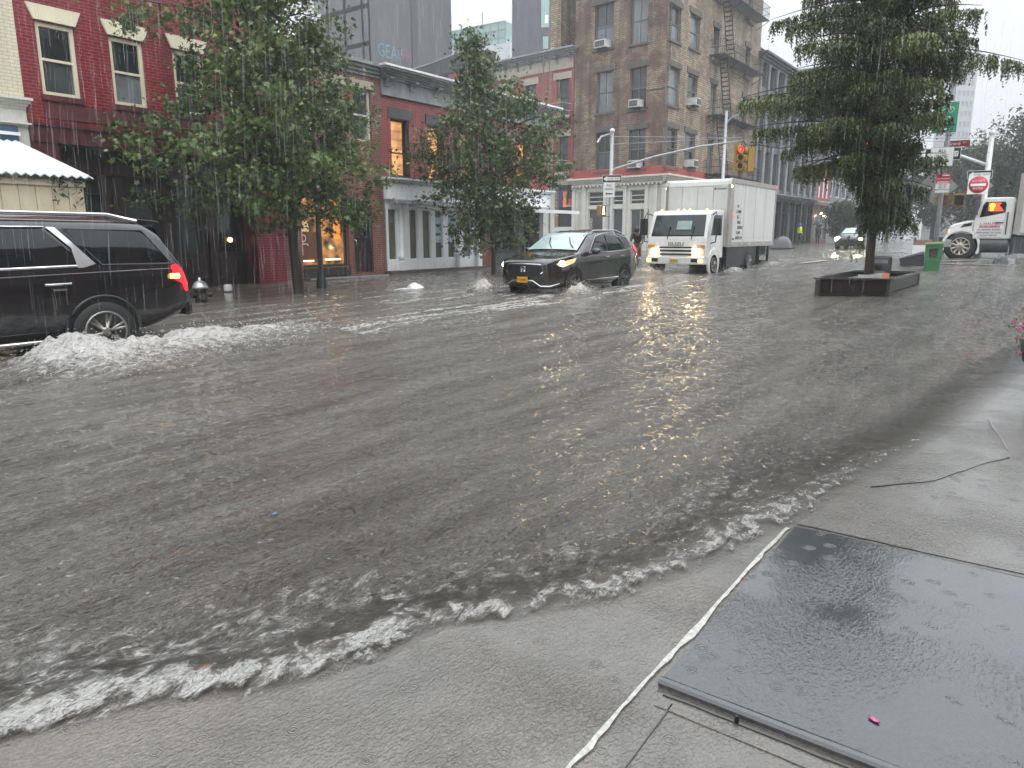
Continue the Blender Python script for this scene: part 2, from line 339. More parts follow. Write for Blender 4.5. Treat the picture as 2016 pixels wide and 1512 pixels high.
for (cx, cy, rx, ry, a) in [(15.45, 9.15, .9, .45, 1.0), (14.7, 11.55, .4, .35, 1.1), (18.6, 9.1, 1.2, .4, .8), (22, 9.3, 3, .7, .45), (25.6, 9.0, 1.0, .5, .85), (24.0, 10.8, .5, 1.0, .55), (30, 9.1, 2.4, .6, .7), (17.5, 12.4, 1.5, .5, .4), (35, 9.5, 5, 1.6, .35)]:
    trail = trail + a * np.exp(-((X - cx) / rx) ** 2 - ((Y - cy) / ry) ** 2)
stk = fbm(X / 1.3, (Y - .04 * X) / .17, 4, 21)
Fm = amp * (np.exp(-((d - .08) / .09) ** 2) * .76 + .52 * np.exp(-((d - .36) / .28) ** 2)) + .70 * Wk + .7 * trail \
    + lanes * .55 * sst(.48, .74, stk) + far * .30 * sst(.50, .75, stk) + .12 * (d > 0) * sst(.6, .8, fbm(X / 1.2, Y / .5, 3, 41))
ids = np.where((d[:-1, :-1] > -.05) | (d[1:, 1:] > -.05), True, False).ravel()
wm, t, b, N, L = nodes('flood_water')
tc = N('TexCoord'); mp = N('Mapping'); mp.inputs['Scale'].default_value = (1, 1.9, 1); L(tc.outputs['Object'], mp.inputs[0])
prev = None
for sc_, st_, di_, det in ((2.2, .6, .10, 4), (8, 1, .08, 4), (24, 1, .045, 5)):
    nA = N('TexNoise'); nA.inputs['Scale'].default_value = sc_; nA.inputs['Detail'].default_value = det; nA.inputs['Roughness'].default_value = .6; nA.inputs['Distortion'].default_value = .4; L(mp.outputs[0], nA.inputs['Vector'])
    bA = N('Bump'); bA.inputs['Strength'].default_value = st_; bA.inputs['Distance'].default_value = di_; L(nA.outputs['Fac'], bA.inputs['Height'])
    if prev: L(prev.outputs[0], bA.inputs['Normal'])
    prev = bA
L(prev.outputs[0], b.inputs['Normal'])
af = N('Attribute', attribute_name='foam'); ad_ = N('Attribute', attribute_name='dep')
mp2 = N('Mapping'); mp2.inputs['Scale'].default_value = (10, 15, 10); L(tc.outputs['Object'], mp2.inputs[0])
nF = N('TexNoise'); nF.inputs['Scale'].default_value = 1; nF.inputs['Detail'].default_value = 9; nF.inputs['Roughness'].default_value = .72; nF.inputs['Distortion'].default_value = .5; L(mp2.outputs[0], nF.inputs['Vector'])
s1 = N('Math', operation='MULTIPLY_ADD'); L(nF.outputs['Fac'], s1.inputs[0]); s1.inputs[1].default_value = 3.4; s1.inputs[2].default_value = -1.7
s2 = N('Math', operation='ADD'); L(s1.outputs[0], s2.inputs[0]); L(af.outputs['Fac'], s2.inputs[1])
fo = ramp(N, .38, (0, 0, 0), 1.15, (1, 1, 1)); L(s2.outputs[0], fo.inputs[0])
nC = N('TexNoise'); nC.inputs['Scale'].default_value = 1; nC.inputs['Detail'].default_value = 6; nC.inputs['Roughness'].default_value = .6; mp3 = N('Mapping'); mp3.inputs['Scale'].default_value = (.45, 2.6, 1); mp3.inputs['Rotation'].default_value = (0, 0, R(-4)); L(tc.outputs['Object'], mp3.inputs[0]); L(mp3.outputs[0], nC.inputs['Vector'])
wc = ramp(N, .34, (.060, .049, .036), .66, (.185, .168, .142)); L(nC.outputs['Fac'], wc.inputs[0])
mx = N('Mix', data_type='RGBA'); L(fo.outputs[0], mx.inputs[0]); L(wc.outputs[0], mx.inputs[6]); mx.inputs[7].default_value = (.62, .60, .57, 1); L(mx.outputs[2], b.inputs['Base Color'])
rr = N('Math', operation='MULTIPLY_ADD'); L(fo.outputs[0], rr.inputs[0]); rr.inputs[1].default_value = .35; rr.inputs[2].default_value = .03; L(rr.outputs[0], b.inputs['Roughness'])
b.inputs['IOR'].default_value = 2.0
al = N('Math', operation='MULTIPLY_ADD', use_clamp=True); L(ad_.outputs['Fac'], al.inputs[0]); al.inputs[1].default_value = 1.6; al.inputs[2].default_value = .12
vd = N('TexVoronoi'); vd.inputs['Scale'].default_value = 7; L(tc.outputs['Object'], vd.inputs['Vector']); dt = ramp(N, .035, (1, 1, 1), .085, (0, 0, 0)); L(vd.outputs['Distance'], dt.inputs[0])
sp_ = N('SeparateColor'); L(vd.outputs['Color'], sp_.inputs[0]); gt = N('Math', operation='GREATER_THAN'); L(sp_.outputs[0], gt.inputs[0]); gt.inputs[1].default_value = .45
dm_ = N('Math', operation='MULTIPLY'); L(dt.outputs[0], dm_.inputs[0]); L(gt.outputs[0], dm_.inputs[1]); dm2 = N('Math', operation='MULTIPLY'); L(dm_.outputs[0], dm2.inputs[0]); dm2.inputs[1].default_value = .75
fm_ = N('Math', operation='MAXIMUM'); L(fo.outputs[0], fm_.inputs[0]); L(dm2.outputs[0], fm_.inputs[1]); L(fm_.outputs[0], mx.inputs[0])
a2 = N('Math', operation='MAXIMUM'); L(al.outputs[0], a2.inputs[0]); L(fo.outputs[0], a2.inputs[1]); L(a2.outputs[0], b.inputs['Alpha'])
b.inputs['Emission Strength'].default_value = 0
water = tag(npmesh('water', np.stack([X, Y, Z], -1), f[ids], wm, smooth=True, attrs={'foam': ('POINT', Fm.ravel()), 'dep': ('POINT', d.ravel())}), kind='structure')

# ---- white water thrown up by the wheels: churned mounds and loose drops
def churn(name, label, cx0, cx1, cy0, cy1, hf, res, seed):
    X, Y, f = grid(np.arange(cx0, cx1, res), np.arange(cy0, cy1, res))
    H = hf(X, Y) * (.55 + .9 * fbm(X / .22, Y / .18, 4, seed)) + .10 * hf(X, Y) ** .5 * (fbm(X / .07, Y / .06, 3, seed + 1) - .5) - .012
    k = (H[:-1, :-1] > -.008) | (H[1:, 1:] > -.008)
    V = np.stack([X, Y, gv(X) + H], -1).reshape(-1, 3); fs = f[k.ravel()].tolist(); nv = len(V); dv = []
    P = V.reshape(X.shape + (3,))[H > .03]
    for p in P[RNG.integers(0, len(P), 900)] if len(P) else []:
        q = p + RNG.normal(0, 1, 3) * (.09, .07, .03) + (0, 0, abs(RNG.normal(0, .06))); r = RNG.uniform(.003, .011)
        k0 = nv + len(dv); dv += [q + (r * 1.6, 0, 0), q + (-r, r, 0), q + (-r, -r, 0), q + (0, 0, r), q + (0, 0, -r)]
        fs += [[k0, k0 + 1, k0 + 3], [k0 + 1, k0 + 2, k0 + 3], [k0 + 2, k0, k0 + 3], [k0 + 1, k0, k0 + 4], [k0 + 2, k0 + 1, k0 + 4], [k0, k0 + 2, k0 + 4]]
    if dv: V = np.concatenate([V, np.array(dv)])
    fa = np.full(len(V), 1.5); fa[:nv] = np.clip(.10 + 4.6 * H.ravel(), 0, 1.05)
    return tag(npmesh(name, V, fs, wm, smooth=True, attrs={'foam': ('POINT', fa), 'dep': ('POINT', np.full(len(V), 2.0))}), label, 'splash', kind='stuff')
g2 = lambda X, Y, cx, cy, rx, ry: np.exp(-((X - cx) / rx) ** 2 - ((Y - cy) / ry) ** 2)
churn('water_spray', 'white spray thrown up by the rear wheel of the black passenger van', 2.0, 7.6, 7.3, 9.86,
      lambda X, Y: .28 * g2(X, Y, 3.7, 9.25, .5, .42) + .20 * g2(X, Y, 5.0, 9.1, 1.2, .5) + .16 * g2(X, Y, 3.75, 8.45, .75, .7) + .13 * g2(X, Y, 6.6, 9.4, 1.3, .5) + .06 * g2(X, Y, 5.5, 8.3, 1.2, .5), .022, 51)
churn('water_spray', 'white bow wave at the front wheel of the black crossover car', 14.5, 16.8, 8.5, 9.42,
      lambda X, Y: .24 * g2(X, Y, 15.35, 9.2, .5, .3), .03, 61)
churn('water_spray', 'white spray off the far front corner of the black crossover car', 14.0, 15.1, 11.2, 12.3,
      lambda X, Y: .34 * g2(X, Y, 14.65, 11.65, .28, .28), .03, 71)
churn('water_spray', 'white water churned up beside the white box truck wheels', 24.6, 31.5, 8.4, 9.3,
      lambda X, Y: .20 * g2(X, Y, 25.7, 9.0, .8, .3) + .16 * g2(X, Y, 30, 9.0, .9, .3), .05, 81)
churn('water_spray', 'thin white bow wave in front of the white box truck cab', 23.3, 24.5, 9.6, 12.6,
      lambda X, Y: .20 * g2(X, Y, 24.1, 11.6, .35, .6), .05, 91)
# ---------------------------------------------------------------- buildings
class Facade:
    """a flat front in its own frame: x along the front (left to right as seen), y inwards, z up"""
    def __init__(s, root, M=None): s.root = root; s.M = M or Matrix.Identity(4)
    def world(s):
        return Matrix.Translation(s.root.location) @ Matrix.Rotation(s.root.rotation_euler.z, 4, 'Z') @ s.M
    def p(s, px, py, y=0):
        W = s.world().inverted(); o = W @ CP; d = W.to_3x3() @ ray(px, py); k = (y - o.y) / d.y; q = o + d * k; return q.x, q.z
    def rect(s, x0, y0, x1, y1, y=0):                     # pixel box (top-left, bottom-right) -> x0,x1,z0,z1
        a = s.p(x0, y0, y); c = s.p(x1, y1, y); return [min(a[0], c[0]), max(a[0], c[0]), min(a[1], c[1]), max(a[1], c[1])]
    def mb(s): return MB(s.M)
    def wall(s, W, H, openings, m, depth=.22, name='wall', thick=10, x0=0, z0=0, shell=True, parent=None):
        mb = s.mb(); xs = sorted({x0, W, *[o[0] for o in openings], *[o[1] for o in openings]}); zs = sorted({z0, H, *[o[2] for o in openings], *[o[3] for o in openings]})
        xs = [x for x in xs if x0 <= x <= W]; zs = [z for z in zs if z0 <= z <= H]
        for a, b in zip(xs, xs[1:]):
            for c, e in zip(zs, zs[1:]):
                mx, mz = (a + b) / 2, (c + e) / 2
                if any(o[0] < mx < o[1] and o[2] < mz < o[3] for o in openings): continue
                mb.face([(a, 0, c), (b, 0, c), (b, 0, e), (a, 0, e)])
        for o in openings:
            a, b, c, e = max(o[0], x0), min(o[1], W), max(o[2], z0), min(o[3], H)
            mb.face([(a, 0, c), (a, depth, c), (b, depth, c), (b, 0, c)]); mb.face([(a, 0, e), (b, 0, e), (b, depth, e), (a, depth, e)])
            mb.face([(a, 0, c), (a, 0, e), (a, depth, e), (a, depth, c)]); mb.face([(b, 0, c), (b, depth, c), (b, depth, e), (b, 0, e)])
        if shell:
            mb.face([(x0, 0, z0), (x0, 0, H), (x0, thick, H), (x0, thick, z0)]); mb.face([(W, 0, z0), (W, thick, z0), (W, thick, H), (W, 0, H)])
            mb.face([(x0, 0, H), (W, 0, H), (W, thick, H), (x0, thick, H)]); mb.face([(x0, thick, z0), (x0, thick, H), (W, thick, H), (W, thick, z0)])
        return mb.build(name, m, parent or s.root)
    def win(s, o, fm=CREAM, gm=GLASS, depth=.16, fw=.07, rails=(.5,), bars=(), name='window', rev=.22, gm2=None):
        a, b, c, e = o; mb = s.mb(); y0, y1 = depth - .06, depth + .03
        mb.box(a, a + fw, y0, y1, c, e); mb.box(b - fw, b, y0, y1, c, e)
        mb.box(a + fw, b - fw, y0, y1, e - fw, e); mb.box(a + fw, b - fw, y0, y1, c, c + fw)
        for r in rails: z = c + (e - c) * r; mb.box(a + fw, b - fw, depth - .045, depth + .01, z - .028, z + .028)
        for r in bars: x = a + (b - a) * r; mb.box(x - .018, x + .018, depth - .03, depth + .008, c + fw, e - fw)
        w = mb.build(name, fm, s.root)
        zs = [c + fw] + [c + (e - c) * r for r in rails] + [e - fw]
        for i, (p, q) in enumerate(zip(zs, zs[1:])):
            g = s.mb(); g.box(a + fw * .8, b - fw * .8, depth + .004 + .008 * (i % 2), depth + .03 + .008 * (i % 2), p - .02, q + .02)
            g.build('pane', gm2 if (gm2 is not None and i == 0) else gm, w)
        return w
    def part(s, name, m, boxes, parent=None, bevel=0):
        mb = s.mb()
        for bx in boxes: mb.box(*bx)
        return mb.build(name, m, parent or s.root, bevel=bevel)
    def cornice(s, x0, x1, z0, z1, proj, m, steps=4, name='cornice', brackets=0, bm=None):
        mb = s.mb()
        for i in range(steps):
            a = z0 + (z1 - z0) * i / steps; b = z0 + (z1 - z0) * (i + 1) / steps; q = proj * ((i + 1) / steps) ** 1.3
            mb.box(x0 - q * .5, x1 + q * .5, -q, 0.0, a, b)
        c = mb.build(name, m, s.root)
        if brackets:
            for i in range(brackets):
                x = x0 + .25 + (x1 - x0 - .5) * i / (brackets - 1); h = z1 - z0; k = s.mb()
                k.prism([(-.02, z0 - h * .55), (-.09, z0 - h * .5), (-.12, z0 - h * .15), (-proj * .62, z0 + h * .12), (-proj * .62, z0 + h * .3), (-.02, z0 + h * .3)], 'x', x - .09, x + .09)
                k.build('bracket', bm or m, c)
        return c

FY = 19.2
BR_RED = brick('red_painted_brick', (.200, .012, .020), (.155, .009, .015), (.34, .065, .072), .4, ms=.009, streak=.45)
BR_RED2 = brick('weathered_red_brick', (.30, .045, .048), (.22, .032, .036), (.34, .12, .11), .45, blot=(.25, .085, .085), blotpos=(.5, .8), streak=.45)
BR_ORG = brick('orange_brick', (.21, .060, .038), (.14, .040, .028), (.24, .17, .14), .5)
BR_CREAM = brick('cream_painted_brick', (.66, .60, .45), (.62, .57, .43), (.48, .43, .33), .4, streak=.12)
BR_BRN = brick('soot_stained_tan_brick', (.36, .27, .175), (.20, .145, .10), (.10, .075, .06), .55, rh=.11, bw=.32, ms=.018, blot=(.155, .085, .062), blotpos=(.46, .56), streak=.55, bump=.8)
BR_TAN = brick('pale_tan_brick', (.50, .40, .275), (.27, .205, .14), (.12, .09, .065), .55, rh=.13, bw=.36, ms=.022, blot=(.20, .13, .095), blotpos=(.50, .62), streak=.5, bump=1.0)
MAROON = mat('maroon_paint', (.075, .014, .020), .4, var=.3); BRSILL = mat('brownstone_red', (.10, .022, .025), .5, var=.3)
DBRN = mat('dark_brown_paint', (.030, .017, .016), .4, var=.4, scale=1.2, stretch=(3, 1, .4)); ROOFD = mat('tar_roof', (.05, .05, .052), .5)
GCORN = mat('weathered_grey_paint', (.27, .28, .29), .45, var=.35, scale=4, stretch=(1, 1, .5)); STONE = mat('stone_lintel', (.42, .37, .30), .5, var=.25)
CREAM2 = mat('cream_stone_paint', (.62, .61, .555), .4, var=.12, scale=2); REDP = mat('red_band_paint', (.34, .062, .048), .45, var=.2)

# --- cream painted house at the far left edge
B = thing('cream_building', 'cream painted brick building with moulded cornice and blue glass sign band', 'building', (0.0, FY, 0))
fc = Facade(B); cx1 = onY(41, 140, FY)[0]
z_c = fc.p(40, 197)[1]; z_c2 = fc.p(45, 215)[1]; z_f = fc.p(50, 247)[1]; z_g = fc.p(50, 283)[1]
fc.wall(cx1, 12.5, [], BR_CREAM, x0=-2, z0=z_c)
fc.wall(cx1, z_c, [], CREAM2, x0=-2, name='lower_wall', shell=False)
fc.cornice(-2, cx1 - .02, z_c2, z_c + .04, .22, CREAM2, 4)
fc.cornice(-2, cx1 - .02, z_f - .03, z_f + .05, .12, CREAM2, 2, name='frieze_moulding')
sg = fc.part('sign_band', mat('blue_sign_glass', (.055, .10, .16), .12, var=.3), [(-2, cx1 - .25, -.09, -.01, z_g - .08, z_f - .06)])
fc.part('sign_rail', WHITE, [(-2, cx1 - .22, -.13, -.095, (z_g + z_f) / 2 - .05, (z_g + z_f) / 2 + .02)], sg)
text('sign_letters', '& BDWY', .26, TXZ(6.28, -.10, z_g + .03), SIGNW, sg, sx=1.1)

# --- dark red painted brick building
B = thing('red_brick_building', 'dark red painted brick building with cream sash windows above a black shopfront', 'building', (cx1, FY, 0))
fc = Facade(B); W2 = onY(558, 450, FY)[0] - cx1
w1 = fc.rect(67, 40, 160, 196); w2 = fc.rect(211, 67, 292, 214); w3 = fc.rect(338, 95, 408, 226)
hgt = w1[3] - w1[2]; dx = (w3[0] - w1[0]) / 2; ww = w1[1] - w1[0]
wins = [[w1[0] + i * dx, w1[0] + i * dx + ww, w1[2], w1[3]] for i in range(4)]
wins = [w for w in wins if w[1] < W2 - .2]
zb0 = fc.p(56, 243)[1]; zb1 = fc.p(60, 277)[1]
fc.wall(W2, 12.6, wins, BR_RED, z0=zb0)
for i, w in enumerate(wins):
    q = fc.win(w, CREAM, GLASS, .10, .085, gm2=[GLASS_MID, GLASS_PALE, GLASS_MID, GLASS][i])
    e = w[3]; lm = fc.mb(); lm.prism([(w[0] - .03, e + .03), (w[1] + .03, e + .03), (w[1] + .17, e + .36), (w[0] - .17, e + .36)], 'y', -.06, -.002); lm.build('lintel', CREAM, q)
    fc.part('sill', BRSILL, [(w[0] - .05, w[1] + .05, -.07, .08, w[2] - .12, w[2])], q)
fc.part('spandrel', BRSILL, [(wins[0][0] - .02, wins[-1][1] + .3, -.035, -.003, w1[2] - .52, w1[2] - .18)])
fc.part('fascia', MAROON, [(0, W2, -.10, -.002, zb0 - .02, zb0 + .05), (0, W2, -.05, .0, zb1, zb0 - .02)])
fc.wall(W2 - .0, zb1, [[.6, W2 - 1.05, .0, zb1]], MAROON, depth=.5, name='shopfront_surround', shell=False)
xa, xb = .6, W2 - 1.05; cell = (xb - xa) / 4; ops = []
for i in range(4): ops.append([xa + cell * i + .38, xa + cell * (i + 1) - .12, .95, zb1 - .75])
sw = Facade(B, Matrix.Translation((0, .5, 0))); sw.wall(xb, zb1, ops, DBRN, depth=.1, name='shopfront', x0=xa, shell=False)
for i, o in enumerate(ops):
    sw.win(o, DBRN, [GLASS, GLASS_MID, GLASS_MID, GLASS][i], .08, .06, rails=(.82,), name='shop_window')
    sw.part('pilaster', DBRN, [(o[0] - .30, o[0] - .06, -.08, .0, 0, zb1 - .1)], bevel=.01)
    sw.part('stall_riser', DBRN, [(o[0], o[1], -.03, 0, .25, .85)], bevel=.01)
sw.part('cornice', DBRN, [(xa, xb, -.16, 0, zb1 - .62, zb1 - .48), (xa, xb, -.1, 0, zb1 - .48, zb1 - .36)])
fc.part('pier', BR_RED, [(W2 - 1.02, W2 - .03, -.08, .0, -.3, zb1 - .02)])
lamp = sw.mb(); lamp.blob((ops[3][1] - .35, .03, 1.35), .07); lamp.build('shop_lamp', mat('warm_lamp', (.8, .6, .3), .4, em=(1, .62, .25), es=4), B)

# --- narrow orange brick building with the lit window
B3x = cx1 + W2; B = thing('brick_building', 'narrow orange brick building with warmly lit shop window behind the oak trunk', 'building', (B3x, FY, 0))
fc = Facade(B); W3 = onY(755, 350, FY)[0] - B3x; H3 = onY(748, 150, FY)[1] + .3
z_t = fc.p(640, 385)[1]
so = fc.rect(590, 392, 690, 524); so[3] = z_t; dr = fc.rect(694, 392, 737, 535); dr[3] = z_t - .1
up = [[.55 + 1.25 * i, 1.35 + 1.25 * i, 4.6, 6.3] for i in range(3) if 1.35 + 1.25 * i < W3 - .2]
fc.wall(W3, H3, [so, dr] + up, BR_ORG, depth=.3)
for u in up:
    q = fc.win(u, CREAM2, GLASS_MID, .15); fc.part('lintel', STONE, [(u[0] - .12, u[1] + .12, -.04, -.002, u[3], u[3] + .25)], q)
fc.cornice(0, W3, H3 - .4, H3 + .02, .3, GCORN, 4)
def lit(name, c, es, stripe=0, sc=1.0, dk=.15):
    m, t, b, N, L = nodes(name); uv = N('UVMap'); nz = N('TexNoise'); nz.inputs['Scale'].default_value = 1.6 * sc; nz.inputs['Detail'].default_value = 5; L(uv.outputs[0], nz.inputs['Vector'])
    r = ramp(N, .38, tuple(x * dk for x in c), .60, c); L(nz.outputs['Fac'], r.inputs[0]); col = r.outputs[0]
    if stripe:
        wv = N('TexWave', bands_direction='Y'); wv.inputs['Scale'].default_value = stripe; L(uv.outputs[0], wv.inputs['Vector']); r2 = ramp(N, .05, (.72, .66, .6), .3, (1, 1, 1)); L(wv.outputs['Fac'], r2.inputs[0])
        mu = N('Mix', data_type='RGBA', blend_type='MULTIPLY'); mu.inputs[0].default_value = 1; L(col, mu.inputs[6]); L(r2.outputs[0], mu.inputs[7]); col = mu.outputs[2]
    b.inputs['Base Color'].default_value = (.02, .02, .02, 1); b.inputs['Roughness'].default_value = .06; L(col, b.inputs['Emission Color']); b.inputs['Emission Strength'].default_value = es
    return m
LIT1 = lit('lit_shop_interior', (.75, .32, .08), .55, sc=1.3, dk=.06); LIT2 = lit('lit_orange_interior', (1.0, .47, .17), .8, stripe=1.1, sc=.8, dk=.45)
q = fc.win(so, BLACK, LIT1, .22, .09, rails=(), bars=(.46,), name='shop_window')
PAPER = mat('glowing_orange_paper', (.62, .25, .05), .6, em=(.9, .34, .06), es=.35); WOOD = mat('varnished_wood', (.17, .07, .04), .4, var=.4, stretch=(1, 1, .2))  # posters emit a little, standing in for shop light on the paper
x0, x1, z0, z1 = so; w = x1 - x0
for nm, m_, bx in [('poster', PAPER, (x0 + w * .52, x0 + w * .70, .17, .19, z0 + 1.9, z0 + 2.75)), ('poster', PAPER, (x0 + w * .73, x0 + w * .88, .17, .19, z0 + .9, z0 + 2.5)), ('display_shelf', WOOD, (x0 + .15, x0 + w * .42, .16, .20, z0 + .2, z0 + 1.15)),
                   ('display_light', mat('strip_light', (.9, .8, .6), .4, em=(1, .78, .45), es=2.2), (x0 + w * .54, x0 + w * .86, .15, .2, z0 + .22, z0 + .27)), ('display_light', MATS['strip_light'], (x0 + .1, x0 + w * .28, .15, .2, z0 + .2, z0 + .24)),
                   ('display_panel', mat('glowing_gold_display', (.55, .38, .16), .4, var=.4, em=(.8, .5, .18), es=.3), (x0 + .06, x0 + .42, .17, .19, z0 + .4, z0 + 1.5))]: fc.part(nm, m_, [bx], q)  # gold panel glows by itself in place of light falling on it
text('window_lettering', 'JOTEEZ  CNX', .34, Matrix.Translation((x0 + .17, .14, z0 + 1.75)) @ Matrix.Rotation(R(90), 4, 'X') @ Matrix.Rotation(R(90), 4, 'Z'), SIGNW, q)
ov = fc.mb(); ov.lathe([(.02, .0), (.17, .0), (.17, .03), (.02, .03)], (0, 0, 0), 'y', 20)
for i in range(len(ov.v)): v = ov.v[i]; ov.v[i] = Vector((x0 + w * .16 + v.x * .62, -.06 + v.y, z0 + 3.0 + v.z * 1.1))
oval = ov.build('oval_sign', SIGNW, B); k = fc.mb(); k.lathe([(.05, -.068), (.085, -.068), (.085, -.055), (.05, -.055)], (0, 0, 0), 'y', 16)
for i in range(len(k.v)): v = k.v[i]; k.v[i] = Vector((x0 + w * .165 + v.x * .6, v.y, z0 + 2.98 + v.z))
k.build('emblem', DGREY, oval)
d = fc.part('door', DBRN, [(dr[0], dr[1], .20, .26, dr[2], dr[3])]); fc.part('door_frame', BLACK, [(dr[0], dr[0] + .12, .1, .195, dr[2], dr[3]), (dr[1] - .2, dr[1], .1, .195, dr[2], dr[3]), (dr[0] + .12, dr[1] - .2, .1, .195, dr[3] - .3, dr[3])], d)
fc.part('notice', SIGNW, [(dr[0] + .38, dr[0] + .60, .185, .196, 1.75, 2.02)], d)
hk = fc.mb(); hk.tube([(dr[0] + .2, .195, 1.1), (dr[0] + .2, .13, 1.12), (dr[0] + .2, .13, 1.3), (dr[0] + .2, .195, 1.32)], .02); hk.build('handle', CHROME, d)
st = fc.part('step', mat('step_stone', (.09, .075, .07), .4), [(so[0] - .1, dr[1] + .25, -.45, -.002, -.3, so[2] - .32)]); fc.part('nosing', GREYM, [(so[0] - .1, dr[1] + .25, -.47, -.44, so[2] - .36, so[2] - .315)], st)
fc.part('stall_riser', BLACK, [(so[0], so[1], -.03, .05, so[2] - .3, so[2] - .005)])

# --- red two-storey building with grey bracketed cornice and white shopfront
B4x = B3x + W3; B = thing('corner_building', 'weathered red two-storey building with grey bracketed cornice, orange lit windows and white glazed shopfront', 'building', (B4x, FY, 0))
fc = Facade(B); W4 = onY(1078, 400, FY)[0] - B4x
zc0 = fc.p(757, 186)[1]; zc1 = fc.p(750, 135)[1]; zf1 = fc.p(757, 352)[1]; zf0 = fc.p(757, 397)[1]
a1 = fc.rect(768, 231, 808, 352); a2 = fc.rect(841, 240, 876, 356); dx = a2[0] - a1[0]; ww = a1[1] - a1[0]
ups = [[a1[0] + i * dx, a1[0] + i * dx + ww, a1[2] + .05, a1[3]] for i in range(8) if a1[0] + i * dx + ww < W4 - .15]
fc.wall(W4, zc1 - .1, ups, BR_RED2, depth=.35, z0=zf1, thick=11)
for i, u in enumerate(ups):
    q = fc.win(u, BLACK, LIT2, .30, .07, rails=(.42,), rev=.35)
    fc.part('lintel', DGREY, [(u[0] - .10, u[1] + .12, -.05, -.002, u[3], u[3] + .34)], q); fc.part('sill', DGREY, [(u[0] - .08, u[1] + .1, -.09, .2, u[2] - .16, u[2])], q)
    fc.part('reveal_lining', BLACK, [(u[1] - .014, u[1] - .002, .0, .24, u[2], u[3]), (u[0] + .002, u[0] + .014, .0, .24, u[2], u[3])], q)
c = fc.cornice(0, W4, zc0 + (zc1 - zc0) * .55, zc1, .55, GCORN, 6, brackets=9)
fc.part('coping', mat('snow_white_flashing', (.80, .81, .82), .3), [(-.3, W4 + .3, -.6, .05, zc1 + .003, zc1 + .07)], c)
fc.part('frieze', GCORN, [(0, W4, -.045, -.001, zc0, zc0 + (zc1 - zc0) * .55), (0, W4, -.10, -.046, zc0 - .03, zc0 + .07)])
ws = fc.part('fascia', WHITE, [(-.02, W4, -.16, -.001, zf0 + .1, zf1 - .16)]); fc.cornice(-.02, W4, zf1 - .16, zf1 + .05, .34, WHITE, 4, name='shop_cornice')
fc.part('awning_case', GREYM, [(.15, W4 - 2.8, -.42, -.18, zf0 - .08, zf0 + .08)], ws, bevel=.03)
arm = fc.mb(); arm.tube([(.9, -.3, zf0 - .1), (1.7, -.6, zf0 - .2), (2.6, -.85, zf0 - .42), (3.2, -.6, zf0 - .32), (3.6, -.3, zf0 - .1)], .03); arm.tube([(2.0, -.9, zf0 - .12), (5.2, -.9, zf0 - .12)], .045); arm.build('awning_arm', GREYM, ws)
z_b = fc.p(765, 532)[1] - .02
gl = [fc.rect(*r) for r in [(763, 408, 784, 512), (805, 410, 824, 510), (831, 410, 850, 508), (856, 410, 873, 507), (881, 410, 897, 506), (911, 410, 929, 505)]]
gl = [[g[0], g[1], gl[0][2], zf0 - .22] for g in gl]; wx1 = gl[-1][1] + .45
fc.wall(wx1, zf0 + .1, gl, WHITE, depth=.10, name='shopfront', x0=.05, z0=z_b, shell=False)
for g in gl: fc.win(g, WHITE, mat('frosted_pane', (.13, .13, .10), .07, var=.35, scale=2, stretch=(1, 1, .3)), .08, .035, rails=(), name='shop_window')
for x in [gl[0][1] + .14, gl[4][1] + .14, wx1 - .14]:
    pc = fc.mb(); pc.lathe([(.10, z_b), (.10, z_b + .5), (.085, z_b + .52), (.085, zf0 - .25), (.11, zf0 - .2), (.11, zf0 + .08)], (x, -.06, 0), 'z', 14); pc.box(x - .13, x + .13, -.2, .05, z_b, z_b + .3); pc.box(x - .13, x + .13, -.2, .05, z_b + .42, z_b + .5); pc.build('column', WHITE, B)
for g in (gl[3], gl[4]):
    for k, zz in enumerate((1.2, 1.55, 1.9)): fc.part('notice', mat('pale_blue_paper', (.35, .50, .55), .5), [(g[0] + .05, g[1] - .05, .055, .07, zz, zz + .26)])
fc.part('step', mat('step_stone', (.09, .075, .07), .4), [(-.1, wx1 + .2, -.35, .1, -.3, z_b), (-.1, W4, -.15, .1, -.3, z_b - .08)])
cafe = Facade(B, Matrix.Translation((0, .35, 0))); cafe.wall(W4, zf0 + .1, [[wx1 + 1.6, W4 - 1.0, .7, 2.7]], DGREY, x0=wx1, depth=.1, name='cafe_front', shell=False)
cafe.win([wx1 + 1.6, W4 - 1.0, .7, 2.7], BLACK, GLASS, .08, name='shop_window'); cafe.part('door', WOOD, [(wx1 + .5, wx1 + 1.3, -.05, 0, .1, 2.4)])
cafe.part('orange_panel', mat('orange_board', (.42, .17, .03), .5), [(wx1 + .1, wx1 + .4, -.03, 0, .9, 2.6)]); fc.part('pilaster', GREYM, [(W4 - .75, W4 - .42, -.05, .34, 0, zf0 - .05)])
ca = fc.part('awning', WHITE, [(W4 - 3.2, W4 + .3, -1.55, -1.43, 2.42, 2.56), (W4 - 3.2, W4 + .3, -1.43, -.02, 2.50, 2.54)])
fc.part('banner', mat('blue_banner', (.04, .04, .16), .5), [(W4 - .15, W4 + .35, -.75, -.72, 2.75, 3.5)], None); fc.part('banner', mat('orange_banner', (.65, .22, .05), .5), [(W4 + .12, W4 + .40, -.78, -.755, 2.75, 3.45)])

